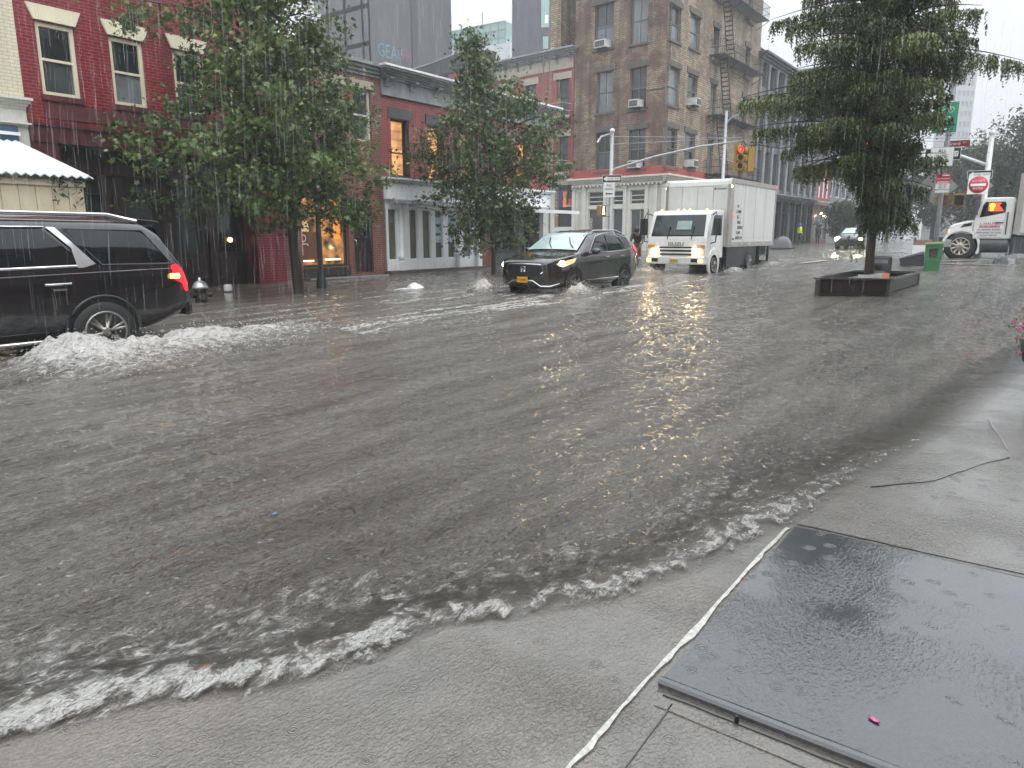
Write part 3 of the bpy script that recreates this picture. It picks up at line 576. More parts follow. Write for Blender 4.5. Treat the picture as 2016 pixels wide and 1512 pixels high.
# --- outdoor dining shed in front of the cream house
E0 = onY(179, 347, 15.9); S = thing('dining_shed', 'cream panelled outdoor dining shed with white corrugated roof and trailing ivy', 'shed', (0, 0, 0))
CORR = mat('corrugated_white_sheet', (.74, .78, .82), .25, var=.08, coat=.4)
n = 90; xs_ = np.linspace(0, 7.2, n); zt = onY(52, 280, FY - .12)[1]; V = []; 
for i, x in enumerate(xs_):
    wv_ = .025 * math.cos(i * math.pi / 1.0); V += [(x, 15.75, E0[1] + wv_ - .02), (x, FY - .14, zt + wv_), (x, 15.75, E0[1] + wv_ - .05), (x, FY - .14, zt + wv_ - .03)]
fcs = []
for i in range(n - 1):
    a, b_ = 4 * i, 4 * i + 4; fcs += [[a, b_, b_ + 1, a + 1], [a + 2, a + 3, b_ + 3, b_ + 2], [a, a + 2, b_ + 2, b_]]
npmesh('roof', V, fcs, CORR, S)
SHEDW = mat('cream_boards', (.62, .56, .40), .45, var=.12)
mb = MB()
for i in range(24): mb.box(.0 + .295 * i, .285 + .295 * i, 15.95, 15.99, -.1, E0[1] - .1)
for i in range(9): mb.box(7.03, 7.07, 16.0 + .33 * i, 16.32 + .33 * i, -.1, E0[1] - .12 + (zt - E0[1]) * i / 10)
mb.build('wall', SHEDW, S); MB().box(.0, 7.1, 15.91, 15.948, E0[1] - .22, E0[1] - .12).build('trim', CREAM, S)
def leafcloud(pts, size, seed, stars=True, jit=.5, droop=0.0):
    r = np.random.default_rng(seed); P = np.asarray(pts); n = len(P); k = 10 if stars else 6
    ang = np.linspace(0, 2 * np.pi, k, endpoint=False); rad = np.where(np.arange(k) % 2 == 0, 1.0, .42) if stars else np.array([1, .62, .55, 1, .62, .55])
    prof = np.stack([np.cos(ang) * rad, np.sin(ang) * rad * (.72 if stars else .55), np.zeros(k)], -1)
    A = r.normal(size=(n, 3)); A[:, 2] += .9; A /= np.linalg.norm(A, axis=1)[:, None]; Bv = r.normal(size=(n, 3)); Bv[:, 2] -= droop; Bv -= A * (Bv * A).sum(1)[:, None]; Bv /= np.linalg.norm(Bv, axis=1)[:, None]; Cv = np.cross(A, Bv)
    s = (size * r.uniform(.6, 1.25, n))[:, None, None]
    V = P[:, None, :] + s * (prof[None, :, :1] * Bv[:, None, :] + prof[None, :, 1:2] * Cv[:, None, :]) - (np.abs(prof[None, :, 0:1]) ** 2) * s * .25 * np.array([0, 0, 1.0])
    return V.reshape(-1, 3), np.arange(n * k).reshape(n, k)
def leafmat(name, ca, cb, cc, rough=.35, trans=.25):
    m, t, b, N, L = nodes(name); at = N('Attribute', attribute_name='rnd'); r = N('ValToRGB'); e = r.color_ramp.elements
    e[0].position = 0; e[0].color = (*ca, 1); e[1].position = 1; e[1].color = (*cc, 1); k = e.new(.6); k.color = (*cb, 1)
    L(at.outputs['Fac'], r.inputs[0]); L(r.outputs[0], b.inputs['Base Color']); b.inputs['Roughness'].default_value = rough
    tr = N('BsdfTranslucent'); L(r.outputs[0], tr.inputs['Color']); mx = N('MixShader'); mx.inputs[0].default_value = trans
    L(b.outputs[0], mx.inputs[1]); L(tr.outputs[0], mx.inputs[2]); L(mx.outputs[0], t.nodes['Material Output'].inputs[0]); return m
IVY = leafmat('ivy_leaf', (.02, .035, .015), (.04, .07, .025), (.07, .10, .03))
r_ = np.random.default_rng(5); pts = []
for i in range(11):
    x = r_.uniform(4.6, 7.1); L_ = r_.uniform(.15, .6)
    for j in range(int(L_ * 40)): pts.append((x + r_.normal(0, .08), 15.86 + r_.normal(0, .03), E0[1] - .05 - L_ * r_.uniform(0, 1)))
v_, f_ = leafcloud(pts, .055, 6, False); npmesh('ivy', v_, f_, IVY, S, attrs={'rnd': ('FACE', r_.uniform(0, 1, len(f_)))})

# --- brown corner tenement with cream ground floor
CX, CY = onY(1308, 400, FY)[0], FY
B = thing('corner_tenement', 'tall soot stained tan brick corner tenement with fire escape over a cream shopfront', 'building', (CX, CY, G(CX) - .15))
la = R(-95.8); LF = Facade(B, Matrix.Rotation(la, 4, 'Z') @ Matrix.Translation((-7.0, 0, 0))); RF = Facade(B)
TOP = 19.0; W_L = 7.0; W_R = onY(1484, 300, FY)[0] - CX
zt_ = LF.p(1300, 343)[1]; zr = LF.p(1300, 326)[1]
lw = [LF.rect(*r) for r in [(1172, 12, 1207, 92), (1243, -4, 1274, 82), (1176, 143, 1205, 219), (1241, 135, 1271, 212), (1174, 262, 1203, 337), (1239, 256, 1269, 331)]]
dz = (lw[0][2] - lw[4][2]) / 2
for i in (0, 1): lw.append([lw[i][0], lw[i][1], lw[i][2] + dz, lw[i][3] + dz])
rw = [RF.rect(*r) for r in [(1322, 6, 1339, 86), (1360, 24, 1376, 102), (1318, 128, 1336, 212), (1355, 143, 1371, 214), (1313, 250, 1331, 332), (1349, 260, 1366, 332)]]
fe = []
for c0 in (1398, 1462):
    x = RF.p(c0, 200)[0]
    for i in (1, 3, 5): fe.append([x, x + 1.0, rw[i][2] - .1, rw[i][3]])
rw2 = rw + fe; rw2 += [[o[0], o[1], o[2] + dz, o[3] + dz] for o in (rw[0], rw[1], fe[0], fe[3])]
LF.wall(W_L, TOP, lw, BR_BRN, depth=.28, z0=zt_, shell=False, name='wall'); RF.wall(W_R, TOP, rw2, BR_TAN, depth=.28, z0=0, shell=False)
RF.part('rear_wall', BR_TAN, [(.9, W_R, 8.2, 9, 0, TOP)]); RF.part('end_wall', BR_TAN, [(W_R - .3, W_R - .001, .6, 8.2, 0, TOP)])
AGED = mat('grey_aged_frame', (.14, .14, .145), .45)
for F_, ws_ in ((LF, lw), (RF, rw2)):
    for i, o in enumerate(ws_):
        q = F_.win(o, AGED, [GLASS_MID, GLASS_PALE, GLASS_PALE, GLASS_MID, GLASS, GLASS_MID][i % 6], .18, .06, bars=(.5,) if F_ is LF else (), gm2=[GLASS_PALE, GLASS_PALE, GLASS_PALE, GLASS, GLASS_MID, GLASS][i % 6])
        F_.part('lintel', mat('soot_stone', (.10, .085, .075), .55, var=.4), [(o[0] - .2, o[1] + .2, -.06, -.002, o[3], o[3] + .32)], q); F_.part('sill', MATS['soot_stone'], [(o[0] - .12, o[1] + .12, -.10, .1, o[2] - .14, o[2])], q)
LF.part('band', REDP, [(0, W_L + .02, -.05, -.002, zt_ + .02, zr + .02)]); RF.part('band', REDP, [(-.04, RF.p(1388, 350)[0], -.045, -.002, zt_ - .9, zr)])
for i in range(3): LF.part('string_course', MATS['soot_stone'], [(lw[1][1] + .1, W_L, -.03, -.002, lw[1][2] + .9 - i * dz, lw[1][2] + 1.0 - i * dz)])
LF.part('roof_slab', ROOFD, [(-.1, W_L, .0, 8, TOP - .02, TOP + .1)])
# cream ground floor
LF.cornice(0, W_L + .12, zt_ - .42, zt_, .45, CREAM2, 4); RF.cornice(-.3, RF.p(1385, 360)[0], zt_ - .42, zt_ - .004, .45, CREAM2, 4)
dn = LF.mb()
for i in range(24): dn.box(.1 + .29 * i, .24 + .29 * i, -.26, -.10, zt_ - .56, zt_ - .43)
dn.box(.1, 7.0, -.24, -.11, zt_ - .46, zt_ - .425); dn.build('dentils', CREAM2, B)
go = [LF.rect(1158, 378, 1189, 405), LF.rect(1158, 412, 1189, 470), LF.rect(1206, 376, 1227, 403), LF.rect(1206, 411, 1227, 470), LF.rect(1241, 374, 1275, 401), LF.rect(1241, 412, 1275, 470)]
LF.wall(W_L, zt_ - .42, go, CREAM2, depth=.2, name='shopfront', shell=False)
for i, o in enumerate(go): LF.win(o, CREAM2, GLASS_MID if i % 2 else GLASS, .15, .05, rails=(.3, .62) if i % 2 == 0 else (), bars=(.5,) if i == 5 else (), name='shop_window')
for x in (.12, 1.02, go[0][1] + .1, go[2][1] + .14, W_L - 1.25, W_L - .6, W_L - .06): LF.part('pilaster', CREAM2, [(x - .12, x + .12, -.09, -.001, 0, zt_ - .75), (x - .15, x + .15, -.12, -.002, zt_ - .74, zt_ - .58), (x - .15, x + .15, -.12, -.002, 0, .5)], bevel=.012)
for x in (.55, W_L - .35): LF.part('fluting', CREAM2, [(x - .1 + .07 * j, x - .07 + .07 * j, -.04, -.001, .6, zt_ - .8) for j in range(4)])
RF.wall(RF.p(1385, 360)[0], zt_ - .9, [[.5, 1.5, .6, 3.2]], CREAM2, name='shopfront', shell=False, z0=0, x0=.0) if False else None
RF.part('side_shopfront', CREAM2, [(.0, RF.p(1375, 360)[0], -.06, -.002, 0, zt_ - .43)])
text('window_lettering', 'SOHO', .3, LF.M @ Matrix.Translation((go[1][0] + .2, .10, go[1][2] + .9)) @ Matrix.Rotation(R(90), 4, 'X') @ Matrix.Rotation(R(90), 4, 'Z'), SIGNW, B)
ACW = mat('air_conditioner_white', (.66, .66, .62), .4); ACG = mat('air_conditioner_grille', (.12, .12, .12), .5)
def aircon(F_, o, z, w, label):
    W = F_.world(); x = (o[0] + o[1]) / 2; a = thing('air_conditioner', label, 'air conditioner', W @ Vector((x, -.05, z)), math.atan2(W[1][0], W[0][0]), 'window air conditioners on the tenement')
    MB().box(-w / 2, w / 2, -.42, .25, 0, .44).build('case', ACW, a, bevel=.015)
    g = MB()
    for i in range(9): g.box(-w / 2 + .06, w / 2 - .06, -.435, -.425, .06 + .037 * i, .08 + .037 * i)
    g.box(-w / 2 + .05, w / 2 - .05, -.426, -.422, .05, .39); g.build('grille', ACG, a)
    MB().box(-w / 2, w / 2, -.3, .1, -.05, -.004).build('bracket', BLACKM, a)
aircon(LF, lw[0], lw[0][2] + .0, .85, 'white window air conditioner, topmost on the tenement, left of its fire escape side')
aircon(LF, lw[3], lw[3][2] + .05, .7, 'white window air conditioner in the middle floor window over the mast arm')
aircon(LF, lw[5], lw[5][2] + .02, .7, 'pale air conditioner low above the red band, behind the mast arm')
aircon(RF, rw[3], rw[3][2] + .05, .8, 'white air conditioner in the narrow side window beside the fire escape')
aircon(RF, rw[5], rw[5][2] + .02, .8, 'dark weathered air conditioner in the lowest side window above the box truck')
# fire escape
fx0, fx1 = RF.p(1392, 200)[0], RF.p(1478, 200)[0]
E_ = RF.mb()
fb = thing('fire_escape', 'black iron fire escape with zigzag stairs on the side of the tan tenement', 'fire escape', B.location.copy())
for i in range(4):
    z = rw[5][2] - .25 + dz * i; mb = MB()
    for j in range(12): mb.box(fx0, fx1, -1.0 + .085 * j, -.96 + .085 * j, z, z + .04)
    for x in np.arange(fx0, fx1 + .01, (fx1 - fx0) / 3): mb.tube([(x, -.02, z - .5), (x, -.95, z - .02)], .025, 5)
    mb.build('platform', BLACKM, fb); rl = MB()
    for h in (.45, .9): rl.tube([(fx0, -.01, z + h), (fx0, -1, z + h), (fx1, -1, z + h), (fx1, -.01, z + h)], .018, 5)
    for x in np.arange(fx0, fx1 + .01, .17): rl.tube([(x, -1, z), (x, -1, z + .9)], .010, 4)
    for y in np.arange(-.85, 0, .17): rl.tube([(fx0, y, z), (fx0, y, z + .9)], .010, 4); rl.tube([(fx1, y, z), (fx1, y, z + .9)], .010, 4)
    rl.build('railing', BLACKM, fb)
    if i < 3:
        la_ = MB(); xa_, xb_ = fx0 + .9, fx0 + 2.3
        for y in (-.85, -.35): la_.tube([(xb_, y, z), (xa_, y, z + dz)], .03, 5)
        for k in range(14): u = (k + .5) / 14; x = xb_ + (xa_ - xb_) * u; la_.box(x - .1, x + .1, -.85, -.35, z + dz * u - .015, z + dz * u + .015)
        la_.build('stairs', BLACKM, fb)

# --- red building with grey cornice on the cross street
dirv = Vector((math.cos(R(84.2)), math.sin(R(84.2)), 0)); c0 = Vector((CX, CY, 0)) + dirv * 7.02
pB = c0 + dirv * 7.4
B = thing('side_street_building', 'red brick side street building with stone lintels, grey cornice and pale fire escape', 'building', (pB.x, pB.y, .3), la)
fc = Facade(B); z1 = fc.p(1128, 93)[1]; z0 = fc.p(1130, 132)[1]
sw_ = [fc.rect(1096, 158, 1119, 226)]; q0 = sw_[0]; wz = q0[1] - q0[0]
sw_ = [[x, x + wz, q0[2] - k * 3.6, q0[3] - k * 3.6] for x in (.9, 3.1, q0[0]) for k in (0, 1)]
zg = fc.p(1110, 352)[1]
fc.wall(7.38, z1 - .05, [o for o in sw_] , BR_RED2, z0=zg, thick=9)
for o in sw_:
    q = fc.win(o, BLACK, GLASS_MID, .16, .06); fc.part('lintel', STONE, [(o[0] - .25, o[1] + .25, -.05, -.002, o[3], o[3] + .42)], q); fc.part('sill', STONE, [(o[0] - .12, o[1] + .12, -.08, .05, o[2] - .15, o[2])], q)
fc.cornice(0, 7.38, z1 - .55, z1, .6, GCORN, 5, brackets=7); fc.part('frieze', STONE, [(0.05, 7.3, -.05, -.001, z0, z1 - .56)])
gd = fc.rect(1092, 364, 1130, 448); fc.wall(7.38, zg, [gd, [.6, 4.2, .5, zg - .8]], CREAM2, name='shopfront', shell=False); fc.win(gd, CREAM2, GLASS, .12, .05, name='shop_window'); fc.win([.6, 4.2, .5, zg - .8], BLACK, GLASS, .12, .06, name='shop_window')
fc.part('red_notice', SIGNR, [(gd[1] - .55, gd[1] - .1, .05, .06, gd[2] + 1.5, gd[2] + 1.9)])
l_ = fc.mb(); l_.blob((gd[0] + .9, -.1, gd[3] - 1.3), .09); l_.build('shop_lamp', MATS['warm_lamp'], B)
fe2 = thing('fire_escape', 'pale rusty fire escape and drop ladder on the red side street building', 'fire escape', B.location.copy(), la)
PALEM = mat('pale_rusty_iron', (.42, .36, .30), .5, var=.3)
for k in (0, 1):
    z = q0[2] - .25 - 3.6 * k; mb = MB()
    mb.box(2.6, 7.2, -.95, -.02, z, z + .05)
    mb.build('platform', PALEM, fe2); rl = MB()
    for h in (.45, .9): rl.tube([(2.6, -.01, z + h), (2.6, -.95, z + h), (7.2, -.95, z + h), (7.2, -.01, z + h)], .02, 5)
    for x in np.arange(2.6, 7.21, .2): rl.tube([(x, -.95, z), (x, -.95, z + .9)], .012, 4)
    rl.build('railing', PALEM, fe2)
ld = MB()
for x in (5.6, 6.1): ld.tube([(x, -.97, z1 - .3), (x, -.97, 2.6)], .03, 5)
for i in range(26): ld.tube([(5.6, -.97, 2.7 + i * .32), (6.1, -.97, 2.7 + i * .32)], .014, 4)
ld.build('ladder', PALEM, fe2)

# --- lower neighbour with blackened parapet
pC = pB + dirv * 12.5
B = thing('parapet_building', 'red building with blackened parapet wall behind the grey cornice', 'building', (pC.x, pC.y, .3), la)
fc = Facade(B); zt = fc.p(960, 92)[1]; zs_ = fc.p(960, 128)[1]
wz_ = [fc.rect(905, 150, 925, 200), fc.rect(860, 152, 886, 205), fc.rect(950, 140, 968, 190)]
fc.wall(12.45, zs_, wz_, BR_RED2, thick=8, z0=0)
for o in wz_: fc.win(o, BLACK, GLASS_MID, .16, .06)
pm = fc.mb(); pm.prism([(0, zs_), (0, zs_ + .55), (6, zs_ + .9), (9.3, zt), (10.6, zt + .12), (10.7, zt - .05), (12.45, zt - .3), (12.45, zs_)], 'y', -.12, .5); pm.build('parapet', mat('blackened_stucco', (.045, .045, .047), .5, var=.5), B)
pm = fc.mb(); pm.prism([(0, zs_ + .55), (0, zs_ + .62), (6, zs_ + .97), (9.3, zt + .07), (9.3, zt), (6, zs_ + .9)], 'y', -.16, .55); pm.build('coping', GREYM, B)
text('graffiti', 'AKE', .8, TXZ(11.3, -.13, zt - 1.0), mat('white_spray_paint', (.5, .5, .5), .5), B)

# --- grey tower with white window grid, behind
T0 = Vector((66.4, 70, 0)); B = thing('grid_tower', 'grey concrete tower with white framed window grid and graffiti at its foot', 'building', T0)
RFt = Facade(B); LFt = Facade(B, Matrix.Rotation(R(-90), 4, 'Z') @ Matrix.Translation((-12, 0, 0)))
CONCW = mat('dark_grey_concrete', (.105, .108, .115), .55, var=.3, scale=.6, stretch=(1, 1, .35)); WFR = mat('white_facade_frame', (.72, .74, .76), .35, var=.08)
wr = RFt.p(889, 60)[0]
RFt.wall(wr, 46, [], CONCW, thick=9); RFt.part('pilaster', mat('darker_concrete', (.07, .072, .078), .5), [(wr * .47, wr * .53, -.25, -.002, 0, 46)])
RFt.part('strip_window', GLASS_PALE, [(wr * .46, wr * .50, -.3, -.251, 33.2, 36.5)])
z_a = LFt.p(742, 82)[1]; z_b2 = LFt.p(742, 6)[1]; fh = z_a - LFt.p(742, 178)[1]; fh = max(3.2, (z_b2 - z_a) * 1.0)
ops = [[12 - 1.35 - 3.2 * (c + 1) + .25 + (0), 12 - 1.35 - 3.2 * c - .2, z_a + fh * r_i + .3, z_a + fh * (r_i + 1) - .25] for c in range(3) for r_i in range(-4, 4)]
ops += [[12 - 1.15, 12 - .35, z_a + fh * r_i + .3, z_a + fh * (r_i + 1) - .25] for r_i in range(-4, 4)]
LFt.wall(12, 46, ops, WFR, depth=.3, shell=False, name='window_grid')
for o in ops: LFt.win(o, WFR, GLASS_PALE, .2, .22, rails=(), bars=(.33, .66) if o[1] - o[0] > 1.5 else ())
for tx, c_, x_, s_ in (('GEAP', (.12, .28, .38), 2.2, 2.3), ('TFHEY', (.28, .11, .16), 6.6, 2.1)):
    p_ = RFt.p(768 if x_ < 3 else 804, 104 if x_ < 3 else 112); text('graffiti', tx, s_, TXZ(p_[0], -.02, p_[1]), mat('spray_' + tx.lower(), c_, .5), B, sx=.8 if x_ < 3 else .62)
# --- green glass block far behind
a_ = ray(893, 90); P0 = atD(893, 90, 150)
B = thing('glass_building', 'pale green glass penthouse block with white base and roof plants, far behind', 'building', (P0.x, P0.y, 0), R(-88))
fc = Facade(B); wg = fc.p(995, 60)[0]; zt = fc.p(960, 48)[1]; zb = fc.p(960, 93)[1]
GG = mat('green_curtain_glass', (.34, .50, .47), .12, var=.12, scale=.3)
fc.part('glazing', GG, [(-8, wg, 0, 14, zb, zt)])
g = fc.mb(); 
for k in range(13): x = -8 + (wg + 8) * k / 12; g.box(x - .09, x + .09, -.12, -.004, zb, zt)
for k in range(4): z = zb + (zt - zb) * k / 3; g.box(-8, wg, -.10, -.005, z - .09, z + .09)
for k in range(4): fc.part('side_mullion', mat('pale_green_frame', (.30, .40, .38), .4), [(wg + .004, wg + .12, 3.5 * k, 3.5 * k + .18, zb, zt)])
g.build('mullions', mat('pale_green_frame', (.30, .40, .38), .4), B); fc.part('base', WFR, [(-12, wg + 1.5, -.8, 14, 0, zb - .02)]); 
an = fc.mb(); an.tube([(wg * .45, 2, zt), (wg * .45, 2, zt + 3)], .08, 5); an.build('antenna', DGREY, B)
r_ = np.random.default_rng(8); pts = np.concatenate([np.array([fc.p(x_, y_, -.9)[0], -.6, fc.p(x_, y_, -.9)[1]]) + r_.normal(0, 1, (160, 3)) * (1.2, .3, .55) for x_, y_ in ((908, 93), (935, 86))])
v_, f_ = leafcloud(pts, .35, 9, False); npmesh('roof_plants', v_, f_, IVY, B, attrs={'rnd': ('FACE', r_.uniform(.3, 1, len(f_)))})
# --- dark tower behind the tenement
P0 = atD(1008, 100, 108); B = thing('dark_tower', 'dark grey blank tower with narrow pale slot windows, behind the tan tenement', 'building', (P0.x, P0.y, 0), AZ - R(90))
fc = Facade(B); wd_ = fc.p(1150, 100)[0]
fc.wall(wd_, 60, [], mat('dark_slate_cladding', (.080, .080, .092), .5, var=.35, scale=.8, stretch=(1, 1, .25)), thick=16)
for r in [(1066, -40, 1081, 54), (1069, 72, 1079, 96)]: o = fc.rect(*r); fc.part('slot_window', GG, [(o[0], o[1], -.06, -.003, o[2], o[3])])
o = fc.rect(1073, 30, 1079, 46); fc.part('lit_slot', mat('pale_lit_slot', (.7, .75, .75), .3, em=(.7, .78, .78), es=.5), [(o[0], o[1], -.1, -.061, o[2], o[3])])

# --- grey cast iron row beyond the tenement, red slice and blue-grey block
gx0 = CX + W_R + .02; gx1 = onY(1602, 400, FY)[0]
B = thing('cast_iron_building', 'grey cast iron loft building with tall pilasters and bracketed ledge, beyond the box truck', 'building', (gx0, FY, .4))
fc = Facade(B); CI = mat('grey_cast_iron', (.115, .118, .125), .5, var=.3, scale=1.5, stretch=(1, 1, .3)); wg = gx1 - gx0; zl = fc.p(1540, 385)[1]
ops = []; nb = 9; bw = wg / nb
for i in range(nb):
    for k in range(3): ops.append([bw * i + .35, bw * (i + 1) - .35, zl + .4 + 3.7 * k, zl + 3.2 + 3.7 * k])
fc.wall(wg, 14.5, ops, CI, depth=.4, z0=zl)
for o in ops: fc.win(o, DGREY, GLASS_MID, .3, .07)
for i in range(nb + 1): pc = fc.mb(); x = min(max(bw * i, .15), wg - .15); pc.lathe([(.17, zl), (.14, zl + .2), (.12, 13.6), (.2, 13.9)], (x, -.1, 0), 'z', 10); pc.build('pilaster', mat('pale_cast_iron', (.25, .25, .26), .5, var=.3), B)
lo_ = [[bw * i + .2, bw * (i + 1) - .2, .3, zl - .5] for i in range(nb)]
fc.wall(wg, zl, lo_, mat('dark_iron_front', (.05, .05, .052), .5), depth=.4, name='shopfront', shell=False)
for i, o in enumerate(lo_): fc.win(o, BLACK, GLASS if i != 5 else GLASS_PALE, .3, .08, rails=(.75,), name='shop_window')
fc.cornice(0, wg, zl - .25, zl + .05, .45, mat('pale_cast_iron', (.25, .25, .26), .5), 3, name='ledge', brackets=nb + 1); fc.cornice(0, wg, 13.9, 14.5, .7, CI, 4)
rx1 = onY(1632, 400, FY)[0]
B = thing('red_narrow_building', 'narrow faded red building with three white vertical stripes over a lit cafe front', 'building', (gx1 + .02, FY, .5)); fc = Facade(B); wr_ = rx1 - gx1
zr1 = fc.p(1615, 325)[1]; zr0 = fc.p(1615, 398)[1]; fc.wall(wr_, zr1, [], mat('faded_red_render', (.26, .055, .065), .55, var=.2), z0=zr0)
for i in range(3): x = wr_ * (.22 + .26 * i); fc.part('white_stripe', WHITE, [(x, x + .38, -.05, -.003, zr0 + .4, zr0 + 2.4)])
fc.cornice(0, wr_, zr0 - .3, zr0, .8, CREAM2, 3, name='canopy_ledge'); fc.wall(wr_, zr0 - .3, [[.5, wr_ - .5, .5, zr0 - 1.1]], mat('faded_brown_front', (.16, .07, .05), .5), name='shopfront', shell=False); fc.win([.5, wr_ - .5, .5, zr0 - 1.1], DGREY, GLASS_PALE, .12, .1, rails=(.7,), bars=(.33, .66), name='shop_window')
for i in range(6): m_ = fc.mb(); m_.blob((.4 + wr_ * .16 * i, -.7, zr0 - 1.2 - .25 * math.sin(i * .6)), .13); m_.build('string_bulb', mat('bulb_glow', (.9, .8, .6), .4, em=(1, .75, .45), es=3), B)
B = thing('blue_grey_building', 'pale blue-grey block with white cornice and window bays at the end of the street', 'building', (rx1 + .02, FY + .4, .5)); fc = Facade(B); w5 = 30
z5 = fc.p(1650, 325)[1]; BG = mat('pale_blue_grey_paint', (.22, .235, .25), .5, var=.15); ops = [[1 + 3.2 * i, 3.4 + 3.2 * i, z5 + .8 + 4 * k, z5 + 3.6 + 4 * k] for i in range(9) for k in range(2)] + [[1 + 3.2 * i, 3.4 + 3.2 * i, 1.0 + 4 * k, 4.2 + 4 * k] for i in range(9) for k in range(2)]
fc.wall(w5, z5 + 9.5, ops, BG, depth=.3, thick=14, z0=0)
for o in ops: fc.win(o, WFR, GLASS_PALE, .2, .12)
fc.cornice(0, w5, z5 - .35, z5 + .15, .6, WFR, 3)
B = thing('end_block', 'hazy pale block closing the far end of the street behind the hanging branches', 'building', (175, 6, .6), R(-90)); fc = Facade(B)
ops = [[1.5 + 3.5 * i, 3.7 + 3.5 * i, 4.5 + 3.6 * k, 6.8 + 3.6 * k] for i in range(8) for k in range(3)]
fc.M = Matrix.Translation((-16, 0, 0)); fc.wall(30, 17, ops, mat('pale_render', (.30, .29, .28), .6), depth=.3, thick=14)
for o in ops: fc.win(o, WFR, GLASS_MID, .2, .12)
# --- faint towers
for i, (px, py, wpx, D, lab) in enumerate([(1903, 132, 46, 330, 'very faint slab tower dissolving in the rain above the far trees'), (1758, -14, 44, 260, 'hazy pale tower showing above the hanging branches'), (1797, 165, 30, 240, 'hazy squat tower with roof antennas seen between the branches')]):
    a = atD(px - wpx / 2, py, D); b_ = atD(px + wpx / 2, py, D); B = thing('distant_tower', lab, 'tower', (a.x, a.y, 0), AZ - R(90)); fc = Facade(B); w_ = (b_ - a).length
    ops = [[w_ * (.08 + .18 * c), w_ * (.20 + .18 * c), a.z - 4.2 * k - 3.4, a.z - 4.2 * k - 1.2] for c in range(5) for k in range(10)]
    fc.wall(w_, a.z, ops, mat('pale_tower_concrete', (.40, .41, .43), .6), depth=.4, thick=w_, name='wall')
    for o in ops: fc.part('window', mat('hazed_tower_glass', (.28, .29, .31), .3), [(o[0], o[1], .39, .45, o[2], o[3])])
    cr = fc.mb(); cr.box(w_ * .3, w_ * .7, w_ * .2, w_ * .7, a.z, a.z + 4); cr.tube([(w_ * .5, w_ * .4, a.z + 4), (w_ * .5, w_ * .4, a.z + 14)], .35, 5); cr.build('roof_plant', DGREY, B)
# ---------------------------------------------------------------- vehicles (local frame: x from nose to tail, y across with the driver's side at -y, z up)
class CarBody:
    def __init__(s, L, W, top, belt, bot, tumble, plan):
        s.L, s.W, s.top, s.belt, s.bot, s.tum, s.plan = L, W, top, belt, bot, tumble, plan
    def ip(s, tab, x): return float(np.interp(x, [a for a, _ in tab], [b for _, b in tab]))
    def section(s, x):
        t = s.ip(s.top, x); w = s.ip(s.plan, x) * s.W / 2; zb = min(s.ip(s.belt, x), t - .05); g = max(0, t - zb); b0 = s.ip(s.bot, x)
        wr = w * .965 - s.tum * g; q = min(1, g / .35)
        return [(0, b0), (w * .90, b0), (w * .975, b0 + .10), (w, b0 + (zb - b0) * .45), (w * .995, zb - .13), (w * .965, zb), (w * .965 - s.tum * g * .5, zb + g * .5), (wr + .01, t - .10 * q - .012), (wr - .07, t - .03 * q), (wr * .5, t + .012), (0, t + .02)]
    def side(s, x, z):
        P = s.section(x)[2:9]
        return float(np.interp(z, [p[1] for p in P], [p[0] for p in P]))
    def build(s, name, m, parent, n=46):
        xs = sorted(set(list(np.linspace(0, s.L, n)) + [a for a, _ in s.top]))
        secs = [s.section(x) for x in xs]; K = len(secs[0]); V = []; F_ = []
        for x, sc in zip(xs, secs):
            ring = [(x, -y, z) for y, z in sc] + [(x, y, z) for y, z in sc[-2:0:-1]]; V += ring
        M_ = 2 * K - 2
        for i in range(len(xs) - 1):
            for k in range(M_): F_.append([i * M_ + k, i * M_ + (k + 1) % M_, (i + 1) * M_ + (k + 1) % M_, (i + 1) * M_ + k])
        F_.append(list(range(M_))[::-1]); F_.append([(len(xs) - 1) * M_ + k for k in range(M_)])
        o = npmesh(name, V, [f[::-1] for f in F_], m, parent, smooth=True)
        sub = o.modifiers.new('smooth', 'SUBSURF'); sub.levels = sub.render_levels = 1
        return o
    def side_panel(s, name, m, parent, poly, sgn=-1, off=.014, n=16):   # poly: (x,z) outline lying on the flank
        xs = np.linspace(min(p[0] for p in poly) + 1e-4, max(p[0] for p in poly) - 1e-4, n); V = []; F_ = []
        for x in xs:
            zz = []
            for a, b in zip(poly, poly[1:] + poly[:1]):
                if (a[0] - x) * (b[0] - x) <= 0 and a[0] != b[0]: zz.append(a[1] + (b[1] - a[1]) * (x - a[0]) / (b[0] - a[0]))
            lo, hi = min(zz), max(zz)
            for k in range(5): z = lo + (hi - lo) * k / 4; V.append((x, sgn * (s.side(x, z) + off), z))
        for i in range(n - 1):
            for k in range(4): a = i * 5 + k; F_.append([a, a + 5, a + 6, a + 1] if sgn < 0 else [a, a + 1, a + 6, a + 5])
        return npmesh(name, V, F_, m, parent, smooth=True)
    def line(s, mb, pts, r, sgn=-1, off=.012):
        mb.tube([(x, sgn * (s.side(x, z) + off), z) for x, z in pts], r, 6)
    def top_panel(s, name, m, parent, x0, x1, fr=.93, off=.022, n=10):
        V = []; F_ = []
        for i in range(n):
            x = x0 + (x1 - x0) * i / (n - 1); P = s.section(x); wr = P[8][0] * fr; t = P[10][1]
            for k in range(9): u = -1 + 2 * k / 8; V.append((x, wr * u, t - .02 * u * u + off))
        for i in range(n - 1):
            for k in range(8): a = i * 9 + k; F_.append([a, a + 1, a + 10, a + 9])
        return npmesh(name, V, [f[::-1] for f in F_], m, parent, smooth=True)
